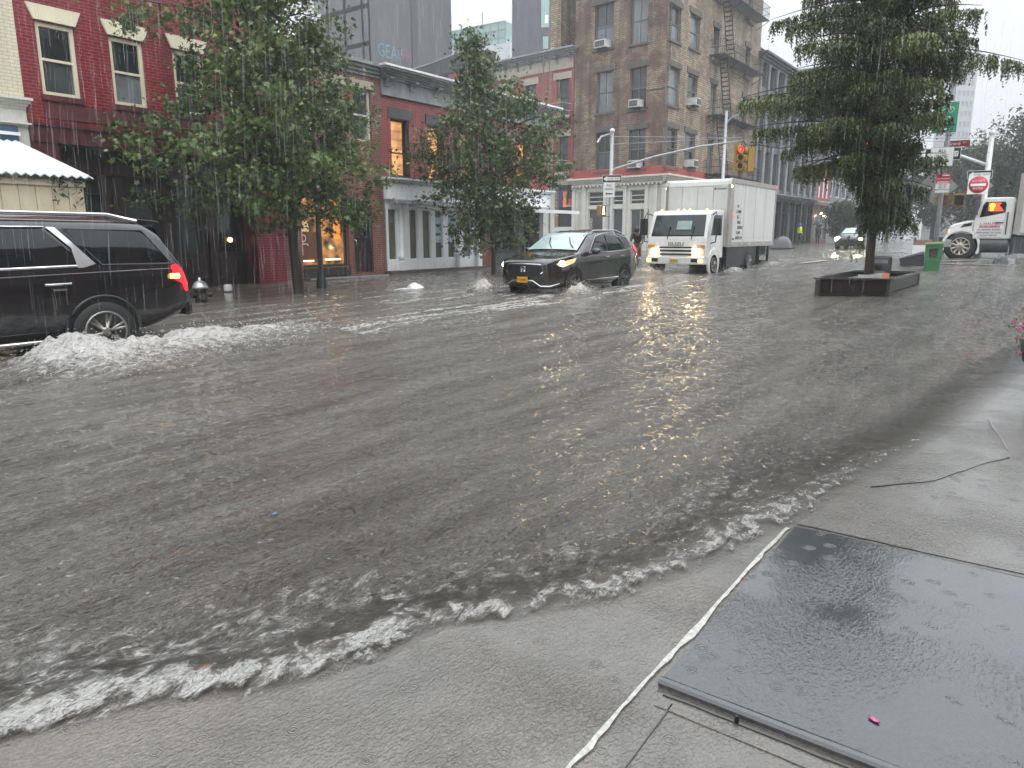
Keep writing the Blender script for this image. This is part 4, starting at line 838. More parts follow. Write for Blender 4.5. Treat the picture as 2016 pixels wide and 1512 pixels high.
def wheel(parent, x, y, z, r, w, sgn, rimm, spokes=6, split=True, hubm=None):
    t = MB(); prof = [(r * .62, -w / 2), (r * .93, -w / 2), (r, -w * .36), (r, w * .36), (r * .93, w / 2), (r * .62, w / 2)]
    t.lathe(prof, (x, y, z), 'y', 36); o = t.build('wheel', RUBBER, parent)
    q = MB(); yo = y + sgn * w * .43
    q.lathe([(r * .58, -.02 if sgn > 0 else .02), (r * .66, 0), (r * .66, sgn * .03), (r * .61, sgn * .035), (r * .58, 0)], (x, yo, z), 'y', 36)
    q.lathe([(r * .02, sgn * .03), (r * .15, sgn * .03), (r * .17, sgn * .0), (r * .02, 0)], (x, yo, z), 'y', 16)
    for k in range(spokes):
        for dd in ((-.13, .13) if split else (0,)):
            a = 2 * math.pi * k / spokes + .3; a2 = a + dd
            p0 = Vector((x + r * .12 * math.cos(a), yo + sgn * .02, z + r * .12 * math.sin(a))); p1 = Vector((x + r * .6 * math.cos(a2), yo + sgn * .015, z + r * .6 * math.sin(a2)))
            q.tube([p0, p1], r * (.055 if split else .08), 6)
    q.build('rim', rimm, o); d = MB(); d.lathe([(r * .02, -.01), (r * .6, -.01), (r * .6, .01), (r * .02, .01)], (x, yo - sgn * .05, z), 'y', 24); d.build('brake_disc', BLACKM, o)
    return o
def carpaint(name, c): return mat(name, c, .18, .0, .08, 8, 0, coat=1.0)
BLKCAR = carpaint('wet_black_car_paint', (.010, .010, .012)); BLKCAR2 = carpaint('wet_black_brown_car_paint', (.016, .013, .012)); TINT = glass('tinted_car_glass', (.008, .009, .010), .03, .5, .2)
ALU = mat('alloy_rim', (.34, .33, .31), .3, .7); PLASTIC = mat('black_plastic', (.022, .022, .023), .5)
HEADL = mat('headlight_on', (.9, .8, .6), .2, em=(1, .76, .40), es=32); HEADC = mat('headlight_shell', (.55, .5, .42), .12, .4, coat=1, em=(1, .6, .22), es=.5); AMBER = mat('amber_lamp', (.8, .35, .05), .3, em=(1, .45, .08), es=5)
TAIL = mat('tail_lamp_on', (.6, .02, .03), .2, em=(1, .02, .03), es=.7, coat=1); TAILOFF = mat('tail_lamp', (.28, .01, .015), .2, coat=1)

# --- large black passenger van-like utility car at the left
V1 = thing('utility_car', 'large glossy black utility car with chrome window trim throwing up white spray', 'car', (.28, 10.95, -.17))
L_ = 5.50; rr_ = .415
cb = CarBody(L_, 2.06, [(0, .95), (.12, 1.02), (1.25, 1.20), (1.5, 1.25), (2.2, 1.80), (2.5, 1.88), (3.2, 1.915), (4.5, 1.90), (4.95, 1.86), (5.14, 1.74), (5.38, 1.25), (5.50, .92)],
             [(0, .98), (1.3, 1.17), (4.0, 1.235), (5.68, 1.27)], [(0, .42), (.5, .33), (4.8, .36), (5.25, .50), (5.50, .58)], .30, [(0, .86), (.25, .95), (.7, 1), (4.9, 1), (5.3, .97), (5.50, .90)])
cb.build('body', BLKCAR, V1)
FRW = [(1.75, 1.28), (2.35, 1.70), (3.02, 1.73), (3.02, 1.27)]; RRW = [(3.10, 1.275), (3.10, 1.735), (3.66, 1.735), (4.05, 1.29)]; QW = [(4.20, 1.30), (3.83, 1.74), (4.88, 1.71), (5.17, 1.30)]
for sg_ in (-1, 1):
    for nm, pl in (('side_window', FRW), ('side_window', RRW), ('quarter_window', QW)): cb.side_panel(nm, TINT, V1, pl, sg_)
    t = MB(); cb.line(t, [(1.7, 1.262), (3.0, 1.262), (3.95, 1.278)], .020, sg_); cb.line(t, [(2.3, 1.74), (3.1, 1.765), (3.68, 1.765)], .012, sg_); t.build('window_trim', CHROME, V1)
    cb.side_panel('pillar_trim', CHROME, V1, [(3.70, 1.765), (3.80, 1.765), (4.18, 1.30), (4.02, 1.255), (3.93, 1.255), (4.08, 1.33)], sg_, .022, 24)
    t = MB(); cb.line(t, [(3.9, 1.745), (4.26, 1.285), (5.21, 1.275)], .011, sg_); cb.line(t, [(3.9, 1.74), (4.89, 1.73), (5.21, 1.29)], .011, sg_); t.build('quarter_trim', DGREY, V1)
    t = MB(); cb.line(t, [(1.4, 1.13), (3.0, 1.165), (4.2, 1.19), (5.2, 1.205)], .010, sg_, .004); t.build('crease_highlight', mat('wet_paint_highlight', (.09, .09, .095), .2, coat=1), V1)  # paler line paints a highlight along the shoulder crease
    t = MB(); t.tube([(1.95, sg_ * .70, 1.80), (2.6, sg_ * .72, 1.94), (4.5, sg_ * .72, 1.93), (4.9, sg_ * .70, 1.85)], .030, 8); t.build('roof_rail', CHROME, V1)
    for hx in (2.75, 3.55): t = MB(); y = sg_ * (cb.side(hx, 1.06) + .035); t.tube([(hx, sg_ * cb.side(hx, 1.06), 1.06), (hx + .03, y, 1.06), (hx + .26, y, 1.065), (hx + .29, sg_ * cb.side(hx + .3, 1.06), 1.065)], .016, 6); t.box(hx + .06, hx + .22, y - .012, y + .012, .985, 1.005); t.build('door_handle', CHROME, V1)
    wheel(V1, 1.02, sg_ * .86, rr_ - .0, rr_, .28, sg_, ALU); wheel(V1, 4.20, sg_ * .90, rr_ - .0, rr_, .28, sg_, ALU)
    for wx in (1.02, 4.20):
        a = MB(); pts = [(wx + (rr_ + .055) * math.cos(q), rr_ + (rr_ + .055) * math.sin(q)) for q in np.linspace(-.25, math.pi + .25, 22)]
        cb.line(a, [p for p in pts if p[1] > .30], .022, sg_, .0); a.build('arch_trim', mat('satin_black_trim', (.03, .03, .032), .3), V1)
        cb.side_panel('wheel_well', mat('wheel_well_black', (.004, .004, .004), .8), V1, [(wx + (rr_ + .045) * math.cos(q), max(.37, rr_ + (rr_ + .045) * math.sin(q))) for q in np.linspace(-.1, math.pi + .1, 20)], sg_, .004, 20)
    tp = [(5.17, 1.25), (5.27, 1.27), (5.36, 1.16), (5.42, .99), (5.41, .88), (5.35, .88), (5.31, 1.0), (5.20, 1.05)]
    tl = cb.side_panel('tail_lamp', TAIL, V1, tp, sg_, .03, 24); ab = MB(); cb.line(ab, [(5.16, 1.10), (5.27, 1.10)], .04, sg_, .02); ab.build('indicator', AMBER, tl)
    rb = MB(); rb.tube([(1.75, sg_ * 1.06, .37), (3.6, sg_ * 1.06, .37)], .026, 8); rb.build('running_board', CHROME, V1)
    mr = MB(); mr.blob((2.0, sg_ * 1.17, 1.30), .13, 8, (.7, 1, .9)); mr.build('mirror', BLKCAR, V1)
    hl = MB(); hl.box(.02, .12, sg_ * .55, sg_ * .90, .80, .98); hl.build('headlight', HEADC, V1, bevel=.02)
cb.top_panel('windshield', TINT, V1, 1.56, 2.16); cb.top_panel('rear_window', TINT, V1, 5.13, 5.33)
sp = MB(); sp.prism([(4.85, 1.90), (5.24, 1.86), (5.26, 1.82), (4.86, 1.80)], 'y', -.66, .66); sp.build('spoiler', BLKCAR, V1, bevel=.015)
bp_ = MB(); bp_.box(5.38, 5.50, -.93, .93, .52, .72); bp_.build('rear_bumper', BLKCAR, V1, bevel=.05); gr = MB(); gr.box(-.02, .05, -.6, .6, .55, .90); gr.build('grille', PLASTIC, V1, bevel=.01)

# --- black crossover coming through the flood
V2 = thing('crossover_car', 'black crossover car with lit headlights and yellow plate driving through the flood', 'car', (14.78, 10.45, -.06), R(0))
L_ = 4.6; rr_ = .36
cb = CarBody(L_, 1.86, [(0, .84), (.06, .90), (.25, .98), (1.05, 1.10), (1.25, 1.15), (1.95, 1.56), (2.3, 1.655), (2.9, 1.69), (3.6, 1.65), (3.95, 1.58), (4.3, 1.28), (4.5, 1.02), (4.6, .9)],
             [(0, .86), (1.2, 1.06), (3.0, 1.12), (4.6, 1.2)], [(0, .30), (.4, .22), (4.1, .24), (4.6, .42)], .34, [(0, .70), (.12, .82), (.35, .93), (.8, 1), (3.9, 1), (4.35, .95), (4.6, .84)])
cb.build('body', BLKCAR2, V2)
for sg_ in (-1, 1):
    for nm, pl in (('side_window', [(1.72, 1.13), (2.22, 1.50), (2.62, 1.56), (2.62, 1.14)]), ('side_window', [(2.70, 1.14), (2.70, 1.565), (3.32, 1.54), (3.50, 1.17)]), ('quarter_window', [(3.58, 1.18), (3.40, 1.52), (3.75, 1.45), (4.02, 1.24)])): cb.side_panel(nm, TINT, V2, pl, sg_)
    t = MB(); cb.line(t, [(1.62, 1.095), (2.8, 1.11), (3.6, 1.14), (4.05, 1.20), (3.85, 1.47), (3.4, 1.59)], .011, sg_); cb.line(t, [(1.66, 1.12), (2.2, 1.52), (2.7, 1.595), (3.35, 1.60)], .011, sg_); t.build('window_trim', CHROME, V2)
    t = MB(); cb.line(t, [(1.5, .42), (3.2, .42)], .014, sg_); t.build('sill_trim', CHROME, V2)
    t = MB(); t.tube([(1.85, sg_ * .60, 1.53), (2.3, sg_ * .62, 1.67), (3.5, sg_ * .62, 1.68), (3.9, sg_ * .60, 1.60)], .018, 6); t.build('roof_rail', CHROME, V2)
    for hx in (2.45, 3.30): t = MB(); y = sg_ * (cb.side(hx, .99) + .03); t.tube([(hx, y - sg_ * .03, .99), (hx + .02, y, .99), (hx + .2, y, .995), (hx + .22, y - sg_ * .03, .995)], .014, 6); t.build('door_handle', CHROME, V2)
    mr = MB(); mr.blob((1.72, sg_ * 1.06, 1.14), .115, 8, (.8, 1.1, .75)); mr.tube([(1.75, sg_ * .90, 1.08), (1.72, sg_ * 1.04, 1.10)], .03, 6); mr.build('mirror', BLKCAR2, V2)
    wheel(V2, .92, sg_ * .80, rr_, rr_, .24, sg_, mat('dark_alloy_rim', (.10, .10, .10), .3, .6), 5); wheel(V2, 3.58, sg_ * .80, rr_, rr_, .24, sg_, MATS['dark_alloy_rim'], 5)
    for wx in (.92, 3.58):
        cb.side_panel('wheel_well', MATS['wheel_well_black'], V2, [(wx + (rr_ + .06) * math.cos(q), max(.25, rr_ + (rr_ + .06) * math.sin(q))) for q in np.linspace(-.1, math.pi + .1, 20)], sg_, .004, 20)
    hp = [(.30, .80), (.22, .86), (.62, .945), (.98, .985), (.86, .88), (.50, .79)] if sg_ < 0 else [(.22, .79), (.20, .84), (.40, .875), (.40, .79)]
    hl = cb.side_panel('headlight', HEADC, V2, hp, sg_, .016, 18)
    fl = MB(); fl.hexa([(.05, sg_ * .50, .76), (.17, sg_ * .73, .74), (.30, sg_ * .72, .74), (.30, sg_ * .5, .76), (.06, sg_ * .50, .87), (.18, sg_ * .74, .89), (.32, sg_ * .72, .90), (.32, sg_ * .5, .88)]); fl.build('headlight_front', HEADC, hl)
    bu = MB(); y_ = sg_ * .70; bu.blob((.145 if sg_ > 0 else .40, y_ if sg_ > 0 else -cb.side(.40, .86) - .01, .815 if sg_ > 0 else .865), .09, 8, (.9, .7, .8)); bu.build('bulb', HEADL, hl)
    fg = MB(); fg.hexa([(.02, sg_ * .46, .36), (.20, sg_ * .80, .34), (.34, sg_ * .78, .34), (.34, sg_ * .46, .36), (.0, sg_ * .56, .52), (.17, sg_ * .80, .54), (.34, sg_ * .78, .54), (.34, sg_ * .5, .52)]); fg.build('fog_recess', PLASTIC, V2)
    tl = cb.side_panel('tail_lamp', TAIL, V2, [(4.12, 1.22), (4.22, 1.28), (4.48, 1.06), (4.52, .95), (4.42, .95)], sg_, .016, 14)
ch = MB(); ch.tube([(.12, -.66, .74), (.02, -.46, .84), (-.035, 0, .855), (.02, .46, .84), (.12, .66, .74)], .020, 6); ch.tube([(.06, -.60, .70), (.0, -.50, .62)], .02, 6); ch.tube([(.06, .60, .70), (.0, .50, .62)], .02, 6); ch.build('grille_trim', CHROME, V2)
g = MB(); g.hexa([(-.02, -.45, .56), (-.02, .45, .56), (.2, .45, .56), (.2, -.45, .56), (-.005, -.52, .82), (-.005, .52, .82), (.2, .52, .82), (.2, -.52, .82)])
for i in range(7): g.box(-.035, -.01, -.5, .5, .585 + .034 * i, .597 + .034 * i)
go_ = g.build('grille', PLASTIC, V2)
hb = MB(); 
for y in (-.05, .05): hb.tube([(-.05, y * .8, .66), (-.05, y, .79)], .012, 6)
hb.tube([(-.05, -.045, .725), (-.05, .045, .725)], .010, 6); hb.tube([(-.05, -.06, .66), (-.05, -.075, .79), (-.05, .075, .79), (-.05, .06, .66), (-.05, -.06, .66)], .007, 6); hb.build('emblem', CHROME, go_)
bl = MB(); bl.tube([(.30, -.86, .38), (.10, -.72, .315), (-.03, -.52, .315), (-.045, -.30, .445), (-.05, .30, .445), (-.03, .52, .315), (.10, .72, .315), (.30, .86, .38)], .022, 6); bl.build('bumper_trim', CHROME, V2)
pt = MB(); pt.box(-.085, -.06, -.155, .155, .40, .54); pl_ = pt.build('number_plate', mat('yellow_plate', (.72, .36, .02), .4, var=.1), V2); text('plate_number', 'T7 2463C', .075, TYZ(-.088, 0, .465), mat('plate_navy', (.06, .05, .08), .5), pl_)
cb.top_panel('windshield', mat('fog_and_sky_windshield', (.40, .50, .50), .08, .0, .25, 1.2, coat=1), V2, 1.26, 2.02, .95, .02)  # pale base colour carries sky reflection as well as fogging
rw_ = cb.top_panel('rear_window', TINT, V2, 4.0, 4.3)
wp = MB()
for y0_, y1_ in ((.05, .35), (-.62, -.25)):
    za = cb.ip(cb.top, 1.30) + .06; zb = cb.ip(cb.top, 1.62) + .075; wp.tube([(1.30, y0_, za), (1.45, (y0_ + y1_) / 2, (za + zb) / 2 + .01), (1.72, y1_, zb + .05)], .013, 5)
wp.build('wiper', BLACK, V2)

# --- white box truck
V3 = thing('box_truck', 'white box truck with bright headlights and grey corner posts, following the black crossover', 'truck', (24.35, 10.65, G(25.5) - .10), R(0))
TW = mat('truck_white_paint', (.80, .79, .76), .22, var=.05, coat=.6); BOXW = mat('truck_box_white', (.62, .62, .60), .35, var=.10, scale=1.3, stretch=(1, 1, .4)); POST = mat('brushed_aluminium', (.46, .43, .40), .35, .6, var=.15)
hw = 1.10
cab = MB(); prof = [(.02, .62), (.0, 1.0), (.05, 1.32), (.36, 2.16), (.50, 2.26), (.75, 2.30), (1.62, 2.30), (1.66, .62)]
cab.prism(prof, 'y', -hw, hw); cab.build('cab', TW, V3, bevel=.05)
ws_ = MB(); ws_.hexa([(.045, -.99, 1.40), (.045, .99, 1.40), (.15, .99, 1.36), (.15, -.99, 1.36), (.325, -.94, 2.13), (.325, .94, 2.13), (.44, .94, 2.12), (.44, -.94, 2.12)]); wso = ws_.build('windshield', glass('truck_glass', (.025, .035, .034), .04, .5, .3), V3, bevel=.03)
rw2_ = MB(); rw2_.hexa([(.115, -.50, 1.62), (.115, .05, 1.62), (.13, .05, 1.62), (.13, -.50, 1.62), (.225, -.50, 1.92), (.225, .05, 1.92), (.24, .05, 1.92), (.24, -.50, 1.92)])
for i in range(len(rw2_.v)): rw2_.v[i] = rw2_.v[i] + Vector((-.022, 0, 0))
rw2_.build('cab_rear_light', mat('pale_green_glass', (.20, .30, .28), .08, coat=1), wso)
for y_ in (-.55, .35): w_ = MB(); w_.tube([(.02, y_, 1.28), (.03, y_ - .02, 1.42), (.14, y_ - .05, 1.72)], .016, 5); w_.build('wiper', BLACK, V3)
for sg_ in (-1, 1):
    dw = MB(); dw.prism([(.42, 1.42), (.62, 2.05), (.70, 2.12), (1.40, 2.12), (1.42, 1.42)], 'y', sg_ * (hw + .012), sg_ * (hw - .03)); dw.build('side_window', TINT, V3)
    dl = MB(); dl.prism([(.40, .95), (.40, 1.40), (1.44, 1.40), (1.44, .95)], 'y', sg_ * (hw + .008), sg_ * (hw - .02)); dl.build('door', TW, V3, bevel=.004)
    ar = MB(); ar.lathe([(.46, -.02), (.54, -.02), (.54, .04), (.46, .04)], (.78, sg_ * hw, .46), 'y', 28); ar.build('wheel_arch', TW, V3)
    well = MB(); well.lathe([(.02, 0), (.47, 0), (.47, .02), (.02, .02)], (.78, sg_ * (hw + .004) - .01, .46), 'y', 28); well.build('wheel_well', MATS['wheel_well_black'], V3)
    wheel(V3, .78, sg_ * (hw - .10), .39, .39, .24, sg_, mat('steel_rim', (.30, .29, .27), .4, .5), 8, False)
    wheel(V3, 4.45, sg_ * (hw - .12), .39, .39, .40, sg_, MATS['steel_rim'], 8, False)
    mr = MB(); mr.box(.18, .34, sg_ * (hw + .16), sg_ * (hw + .42), 1.42, 2.02); mo = mr.build('mirror', BLACK, V3, bevel=.04); ma = MB(); ma.tube([(.5, sg_ * hw, 2.12), (.28, sg_ * (hw + .2), 2.20), (.24, sg_ * (hw + .28), 2.0)], .022, 6); ma.tube([(.25, sg_ * (hw + .26), 1.45), (.25, sg_ * (hw + .24), 1.2), (.45, sg_ * hw, 1.15)], .022, 6); ma.build('mirror_arm', BLACKM, mo)
    hl = MB(); hl.box(-.03, .10, sg_ * .66, sg_ * 1.02, .74, .93); ho = hl.build('headlight', HEADC, V3, bevel=.03); b_ = MB(); b_.blob((-.045, sg_ * .80, .835), .125, 8, (.4, 1, .8)); b_.build('bulb', HEADL, ho)
    tn = MB(); tn.box(-.01, .06, sg_ * .78, sg_ * 1.07, .96, 1.09); tn.build('indicator', mat('clear_amber', (.45, .22, .10), .25, coat=1), V3, bevel=.02)
    fg = MB(); fg.box(-.115, -.06, sg_ * .62, sg_ * .86, .50, .62); fg.build('fog_lamp', PLASTIC, V3); fg = MB(); fg.box(-.115, -.06, sg_ * .90, sg_ * 1.04, .50, .60); fg.build('indicator', AMBER, V3)
for y_ in (-.85, -.22, 0, .22, .85): m_ = MB(); m_.blob((.58, y_, 2.305), .035, 6); m_.build('roof_marker', AMBER, V3)
bm_ = MB(); bm_.box(-.10, .25, -1.08, 1.08, .42, .68); bm_.build('bumper', TW, V3, bevel=.03)
gl_ = MB()
for z in (.74, .86, .985): gl_.box(-.022, .02, -.58, .58, z, z + .045)
gl_.box(-.012, .01, -.6, .6, .735, 1.03)
grl = gl_.build('grille', PLASTIC, V3); 
for z in (.795, .92): bb = MB(); bb.box(-.035, .0, -.62, .62, z, z + .055); bb.build('grille_bar', TW, grl, bevel=.008)
text('maker_lettering', 'ISUZU', .17, TYZ(-.008, 0, 1.115), mat('dull_black', (.03, .03, .03), .5), V3, sx=1.25)
npl = MB(); npl.box(-.125, -.10, -.16, .16, .475, .61); po = npl.build('number_plate', mat('pale_yellow_plate', (.62, .52, .18), .4), V3); text('plate_number', 'XE 471K', .07, TYZ(-.128, 0, .54), MATS['dull_black'], po)
bx0, bx1, bz0, bz1, bw_ = 1.75, 7.15, 1.02, 3.42, 1.24
bo = MB(); bo.prism([(bx0, bz0), (bx0, bz1 - .22), (bx0 + .04, bz1 - .09), (bx0 + .14, bz1), (bx1, bz1), (bx1, bz0)], 'y', -bw_ + .03, bw_ - .03); bo.build('cargo_box', BOXW, V3)
for sg_ in (-1, 1):
    pp = MB(); pp.prism([(bx0 - .012, bz0 - .02), (bx0 - .012, bz1 - .2), (bx0 + .03, bz1 - .07), (bx0 + .14, bz1 + .012), (bx0 + .36, bz1 + .012), (bx0 + .36, bz0 - .02)], 'y', sg_ * (bw_ - .10), sg_ * bw_); pp.build('corner_post', POST, V3)
    rl = MB(); rl.box(bx0 + .362, bx1 + .02, sg_ * (bw_ - .08), sg_ * bw_, bz1 - .15, bz1 + .012); rl.box(bx0 + .362, bx1 + .02, sg_ * (bw_ - .08), sg_ * bw_, bz0 - .02, bz0 + .16); rl.box(bx1 - .08, bx1 + .018, sg_ * (bw_ - .08), sg_ * (bw_ - .003), bz0 + .16, bz1 - .15); ro = rl.build('edge_rail', POST, V3)
    for i in range(6): k = MB(); x = bx0 + .5 + .9 * i; k.blob((x, sg_ * (bw_ + .005), bz0 + .07), .03, 6); k.build('side_marker', SIGNW, ro)
    for x, z in ((bx1 - .12, bz1 - .06), (bx0 + .30, 2.15)): k = MB(); k.box(x - .08, x + .08, sg_ * (bw_ - .01), sg_ * (bw_ + .02), z - .05, z + .05); k.build('marker_lamp', mat('red_marker', (.7, .08, .08), .3, em=(1, .12, .1), es=.5), V3)
    k = MB(); k.blob((bx0 + .06, sg_ * (bw_ - .0), bz1 - .28), .05, 6); k.build('marker_lamp', mat('warm_marker', (.9, .7, .4), .3, em=(1, .7, .35), es=3), V3)
for sg_ in (-1, 1):
    q = MB(); [q.box(bx0 + .36 + 1.25 * i, bx0 + .375 + 1.25 * i, sg_ * (bw_ - .031), sg_ * (bw_ - .026), bz0 + .16, bz1 - .15) for i in range(1, 4)]; q.box(bx0 + .4, bx1 - .1, sg_ * (bw_ - .031), sg_ * (bw_ - .027), bz0 + .30, bz0 + .308); q.build('panel_seams', POST, V3)
q = MB(); [q.box(bx0 - .004, bx0 + .01, y - .008, y + .008, bz0, bz1 - .24) for y in (-.6, 0, .6)]; q.box(bx0 - .0035, bx0 + .01, -.9, .9, bz1 - .262, bz1 - .25); q.build('panel_seams', POST, V3)
fp = MB(); fp.box(1.7, bx1, -.95, .95, .62, 1.0); fp.build('chassis', BLACKM, V3); sk = MB(); sk.box(2.0, 5.35, -1.12, -1.08, .28, .98); sk.build('side_skirt', BLACK, V3)
mf = MB(); mf.box(5.5, 5.54, -1.2, 1.2, .2, 1.0); mf.build('mud_flap', BLACK, V3); rbm = MB(); rbm.box(7.0, 7.1, -1.1, -1.02, .25, 1.0); rbm.box(7.0, 7.1, 1.02, 1.1, .25, 1.0); rbm.box(6.1, 7.1, -1.1, -1.03, .3, .36); rbm.box(6.98, 7.12, -1.1, 1.1, .28, .38); rbm.build('rear_bumper', BLACKM, V3)
for i, (tx, dx_) in enumerate([('TV', .62), ('COMM', .75), ('R.Z.', .72), ('NALL', .85), ('SERVICE', 1.0), ('CORP', .8), ('BUYS 119', .9)]): text('side_lettering', tx, .165, TXZ(bx0 + .36 + dx_ * .9, -bw_ + .026, 2.46 - .19 * i), MATS['dull_black'], V3)
text('unit_number', 'NO.7', .09, TXZ(bx0 + .58, -bw_ + .026, 1.28), MATS['dull_black'], V3); text('front_badge', '■ MORGAN', .085, TYZ(bx0 - .004, -.86, bz1 - .36), MATS['dull_black'], V3)

# --- white lorry crossing on the side street
tw = gnd(1887, 509); V4 = thing('cargo_lorry', 'white bonneted lorry crossing on the side street, lettered door and red glow in its window', 'truck', (tw.x + 1.1, tw.y + .72 * 1.10, tw.z - .04), R(-90))
# local x runs from nose (world +Y) to tail (world -Y); the flank at -y faces -X
k_ = 1.10
def xm(x): return float(np.interp(x, [.05, 1.75, 3.55, 4.12, 10], [.27, 1.08, 2.30, 2.55, 8.2]))
def S(*a): return [(xm(p[0]) * k_, *[q * k_ for q in p[1:]]) for p in a]
WX = .72 * k_
cabm = MB(); cabm.prism(S((1.75, .78), (1.75, 1.50), (2.02, 2.22), (2.16, 2.30), (3.45, 2.30), (3.55, 2.24), (3.55, .78)), 'y', -1.0 * k_, 1.0 * k_); cabm.build('cab', TW, V4, bevel=.06)
hd = MB(); hd.prism(S((.15, .95), (.05, 1.10), (.10, 1.26), (.35, 1.34), (1.30, 1.46), (1.75, 1.48), (1.75, .95)), 'y', -.93 * k_, .93 * k_); hd.build('hood', TW, V4, bevel=.07)
vt = MB(); vt.prism(S((.85, 1.20), (1.05, 1.33), (1.62, 1.40), (1.58, 1.28)), 'y', -.945 * k_, -.92 * k_); vt.build('hood_vent', PLASTIC, V4)
dm = MB(); dm.prism(S((1.84, .84), (1.84, 1.50), (2.0, 1.56), (3.18, 1.74), (3.18, .84)), 'y', -1.012 * k_, -.99 * k_); dm.build('door', TW, V4, bevel=.004)
wdw = MB(); wdw.prism(S((1.98, 1.57), (2.10, 2.04), (2.2, 2.14), (3.08, 2.14), (3.16, 2.06), (3.16, 1.74)), 'y', -1.015 * k_, -.98 * k_); wo = wdw.build('side_window', TINT, V4)
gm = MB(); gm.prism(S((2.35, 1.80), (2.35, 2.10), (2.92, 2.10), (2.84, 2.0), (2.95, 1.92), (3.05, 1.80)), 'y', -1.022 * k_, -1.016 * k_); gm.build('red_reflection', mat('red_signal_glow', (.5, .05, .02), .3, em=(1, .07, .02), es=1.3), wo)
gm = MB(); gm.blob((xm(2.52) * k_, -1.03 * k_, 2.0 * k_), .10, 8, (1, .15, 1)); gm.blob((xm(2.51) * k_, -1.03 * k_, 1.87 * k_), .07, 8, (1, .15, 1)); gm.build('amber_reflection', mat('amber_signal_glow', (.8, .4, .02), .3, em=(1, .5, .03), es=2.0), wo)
ws3 = MB(); ws3.hexa(S((1.72, -.88, 1.52), (1.72, .88, 1.52), (1.84, .88, 1.52), (1.84, -.88, 1.52), (1.98, -.86, 2.18), (1.98, .86, 2.18), (2.08, .86, 2.18), (2.08, -.86, 2.18))); ws3.build('windshield', TINT, V4)
fd = MB(); fd.prism([(WX + k_ * r_q * math.cos(q), k_ * (.5 + r_q * math.sin(q))) for r_q, qs in ((.66, np.linspace(-.45, math.pi * .90, 20)), (.57, np.linspace(math.pi * .90, -.45, 20))) for q in qs], 'y', -1.0 * k_, -.70 * k_); fd.build('fender', TW, V4)
fw_ = MB(); fw_.lathe([(.02, 0), (.57 * k_, 0), (.57 * k_, .02), (.02, .02)], (WX, -.80 * k_, .5 * k_), 'y', 28); fw_.build('wheel_well', MATS['wheel_well_black'], V4)
for sg_ in (-1, 1): wheel(V4, WX, sg_ * .86 * k_, .50 * k_, .50 * k_, .28, sg_, mat('pale_steel_rim', (.50, .44, .38), .4, .3), 10, False)
for sg_ in (-1, 1): wheel(V4, 6.2 * k_, sg_ * .8 * k_, .50 * k_, .50 * k_, .5, sg_, MATS['pale_steel_rim'], 10, False)
hb_ = MB(); hb_.tube(S((3.28, -1.03, .95), (3.28, -1.05, 1.0), (3.28, -1.05, 1.70), (3.28, -1.03, 1.75)), .025, 6); hb_.build('grab_handle', BLACKM, V4)
dh = MB(); dh.box(xm(2.75) * k_, xm(3.12) * k_, -1.04 * k_, -1.012 * k_, 1.36 * k_, 1.40 * k_); dh.build('door_handle', BLACK, V4)
mrr = MB(); mrr.box(xm(1.70) * k_, xm(1.88) * k_, -1.2 * k_, -1.02 * k_, 1.66 * k_, 2.2 * k_); mrr.build('mirror', DGREY, V4, bevel=.03)
lr = [('J. HALPER', .16, 1.34, 'm'), ('PAPER & SUPPLY CO. INC', .06, 1.235, 'w'), ('51 HOOK ROAD', .11, 1.12, 'k'), ('BAYONNE, NJ 07002', .095, 1.01, 'k'), ('USDOT 308 572', .09, .91, 'k')]
rdb = MB(); rdb.box(xm(2.02) * k_, xm(2.98) * k_, -1.016 * k_, -1.012 * k_, 1.20 * k_, 1.27 * k_); rdb.build('red_stripe', SIGNR, V4)
for tx, sz, z, c in lr: text('door_lettering', tx, sz, TXZ(xm(2.5) * k_, -1.018 * k_, z * k_), {'m': SIGNR, 'w': SIGNW, 'k': MATS['dull_black']}[c], V4)
bx = MB(); bx.box(xm(3.72) * k_, 8 * k_, -1.12 * k_, 1.12 * k_, .98 * k_, 3.1 * k_); bx.build('cargo_box', BOXW, V4); bq = MB(); bq.box(xm(3.70) * k_, xm(4.12) * k_, -1.135 * k_, -1.06 * k_, .96 * k_, 3.12 * k_); bq.build('corner_post', POST, V4); br_ = MB(); br_.box(xm(4.125) * k_, 8 * k_, -1.13 * k_, -1.06 * k_, .93 * k_, 1.02 * k_); br_.build('edge_rail', POST, V4)
for tx, z in (('Table', 1.85), ('with', 1.68), ('WEB', 1.25)): text('side_lettering', tx, .17, TXZ(2.85 * k_, -1.125 * k_, z * k_), SIGNR if z > 1.5 else MATS['dull_black'], V4)
ch = MB(); ch.box(.4 * k_, 8 * k_, -.45 * k_, .45 * k_, .62 * k_, .92 * k_); ch.build('chassis', BLACKM, V4); tk = MB(); tk.lathe([(.26 * k_, 1.35 * k_), (.28 * k_, 1.4 * k_), (.28 * k_, 2.2 * k_), (.26 * k_, 2.25 * k_)], (0, -.78 * k_, .55 * k_), 'x', 20); tk.build('fuel_tank', DGREY, V4)
sb = MB(); sb.box(2.35 * k_, 4.4 * k_, -1.0 * k_, -.5 * k_, .25 * k_, .85 * k_); sb.build('battery_box', DGREY, V4, bevel=.03)
for x in (2.3, 2.9, 3.6): q = MB(); q.box(x * k_, (x + .06) * k_, -1.03 * k_, -1.0 * k_, .2 * k_, .95 * k_); q.build('bracket', BLACKM, V4)
fb_ = MB(); fb_.box(.16 * k_, .42 * k_, -1.0 * k_, 1.0 * k_, .46 * k_, .76 * k_); fb_.build('bumper', GREYM, V4, bevel=.04)
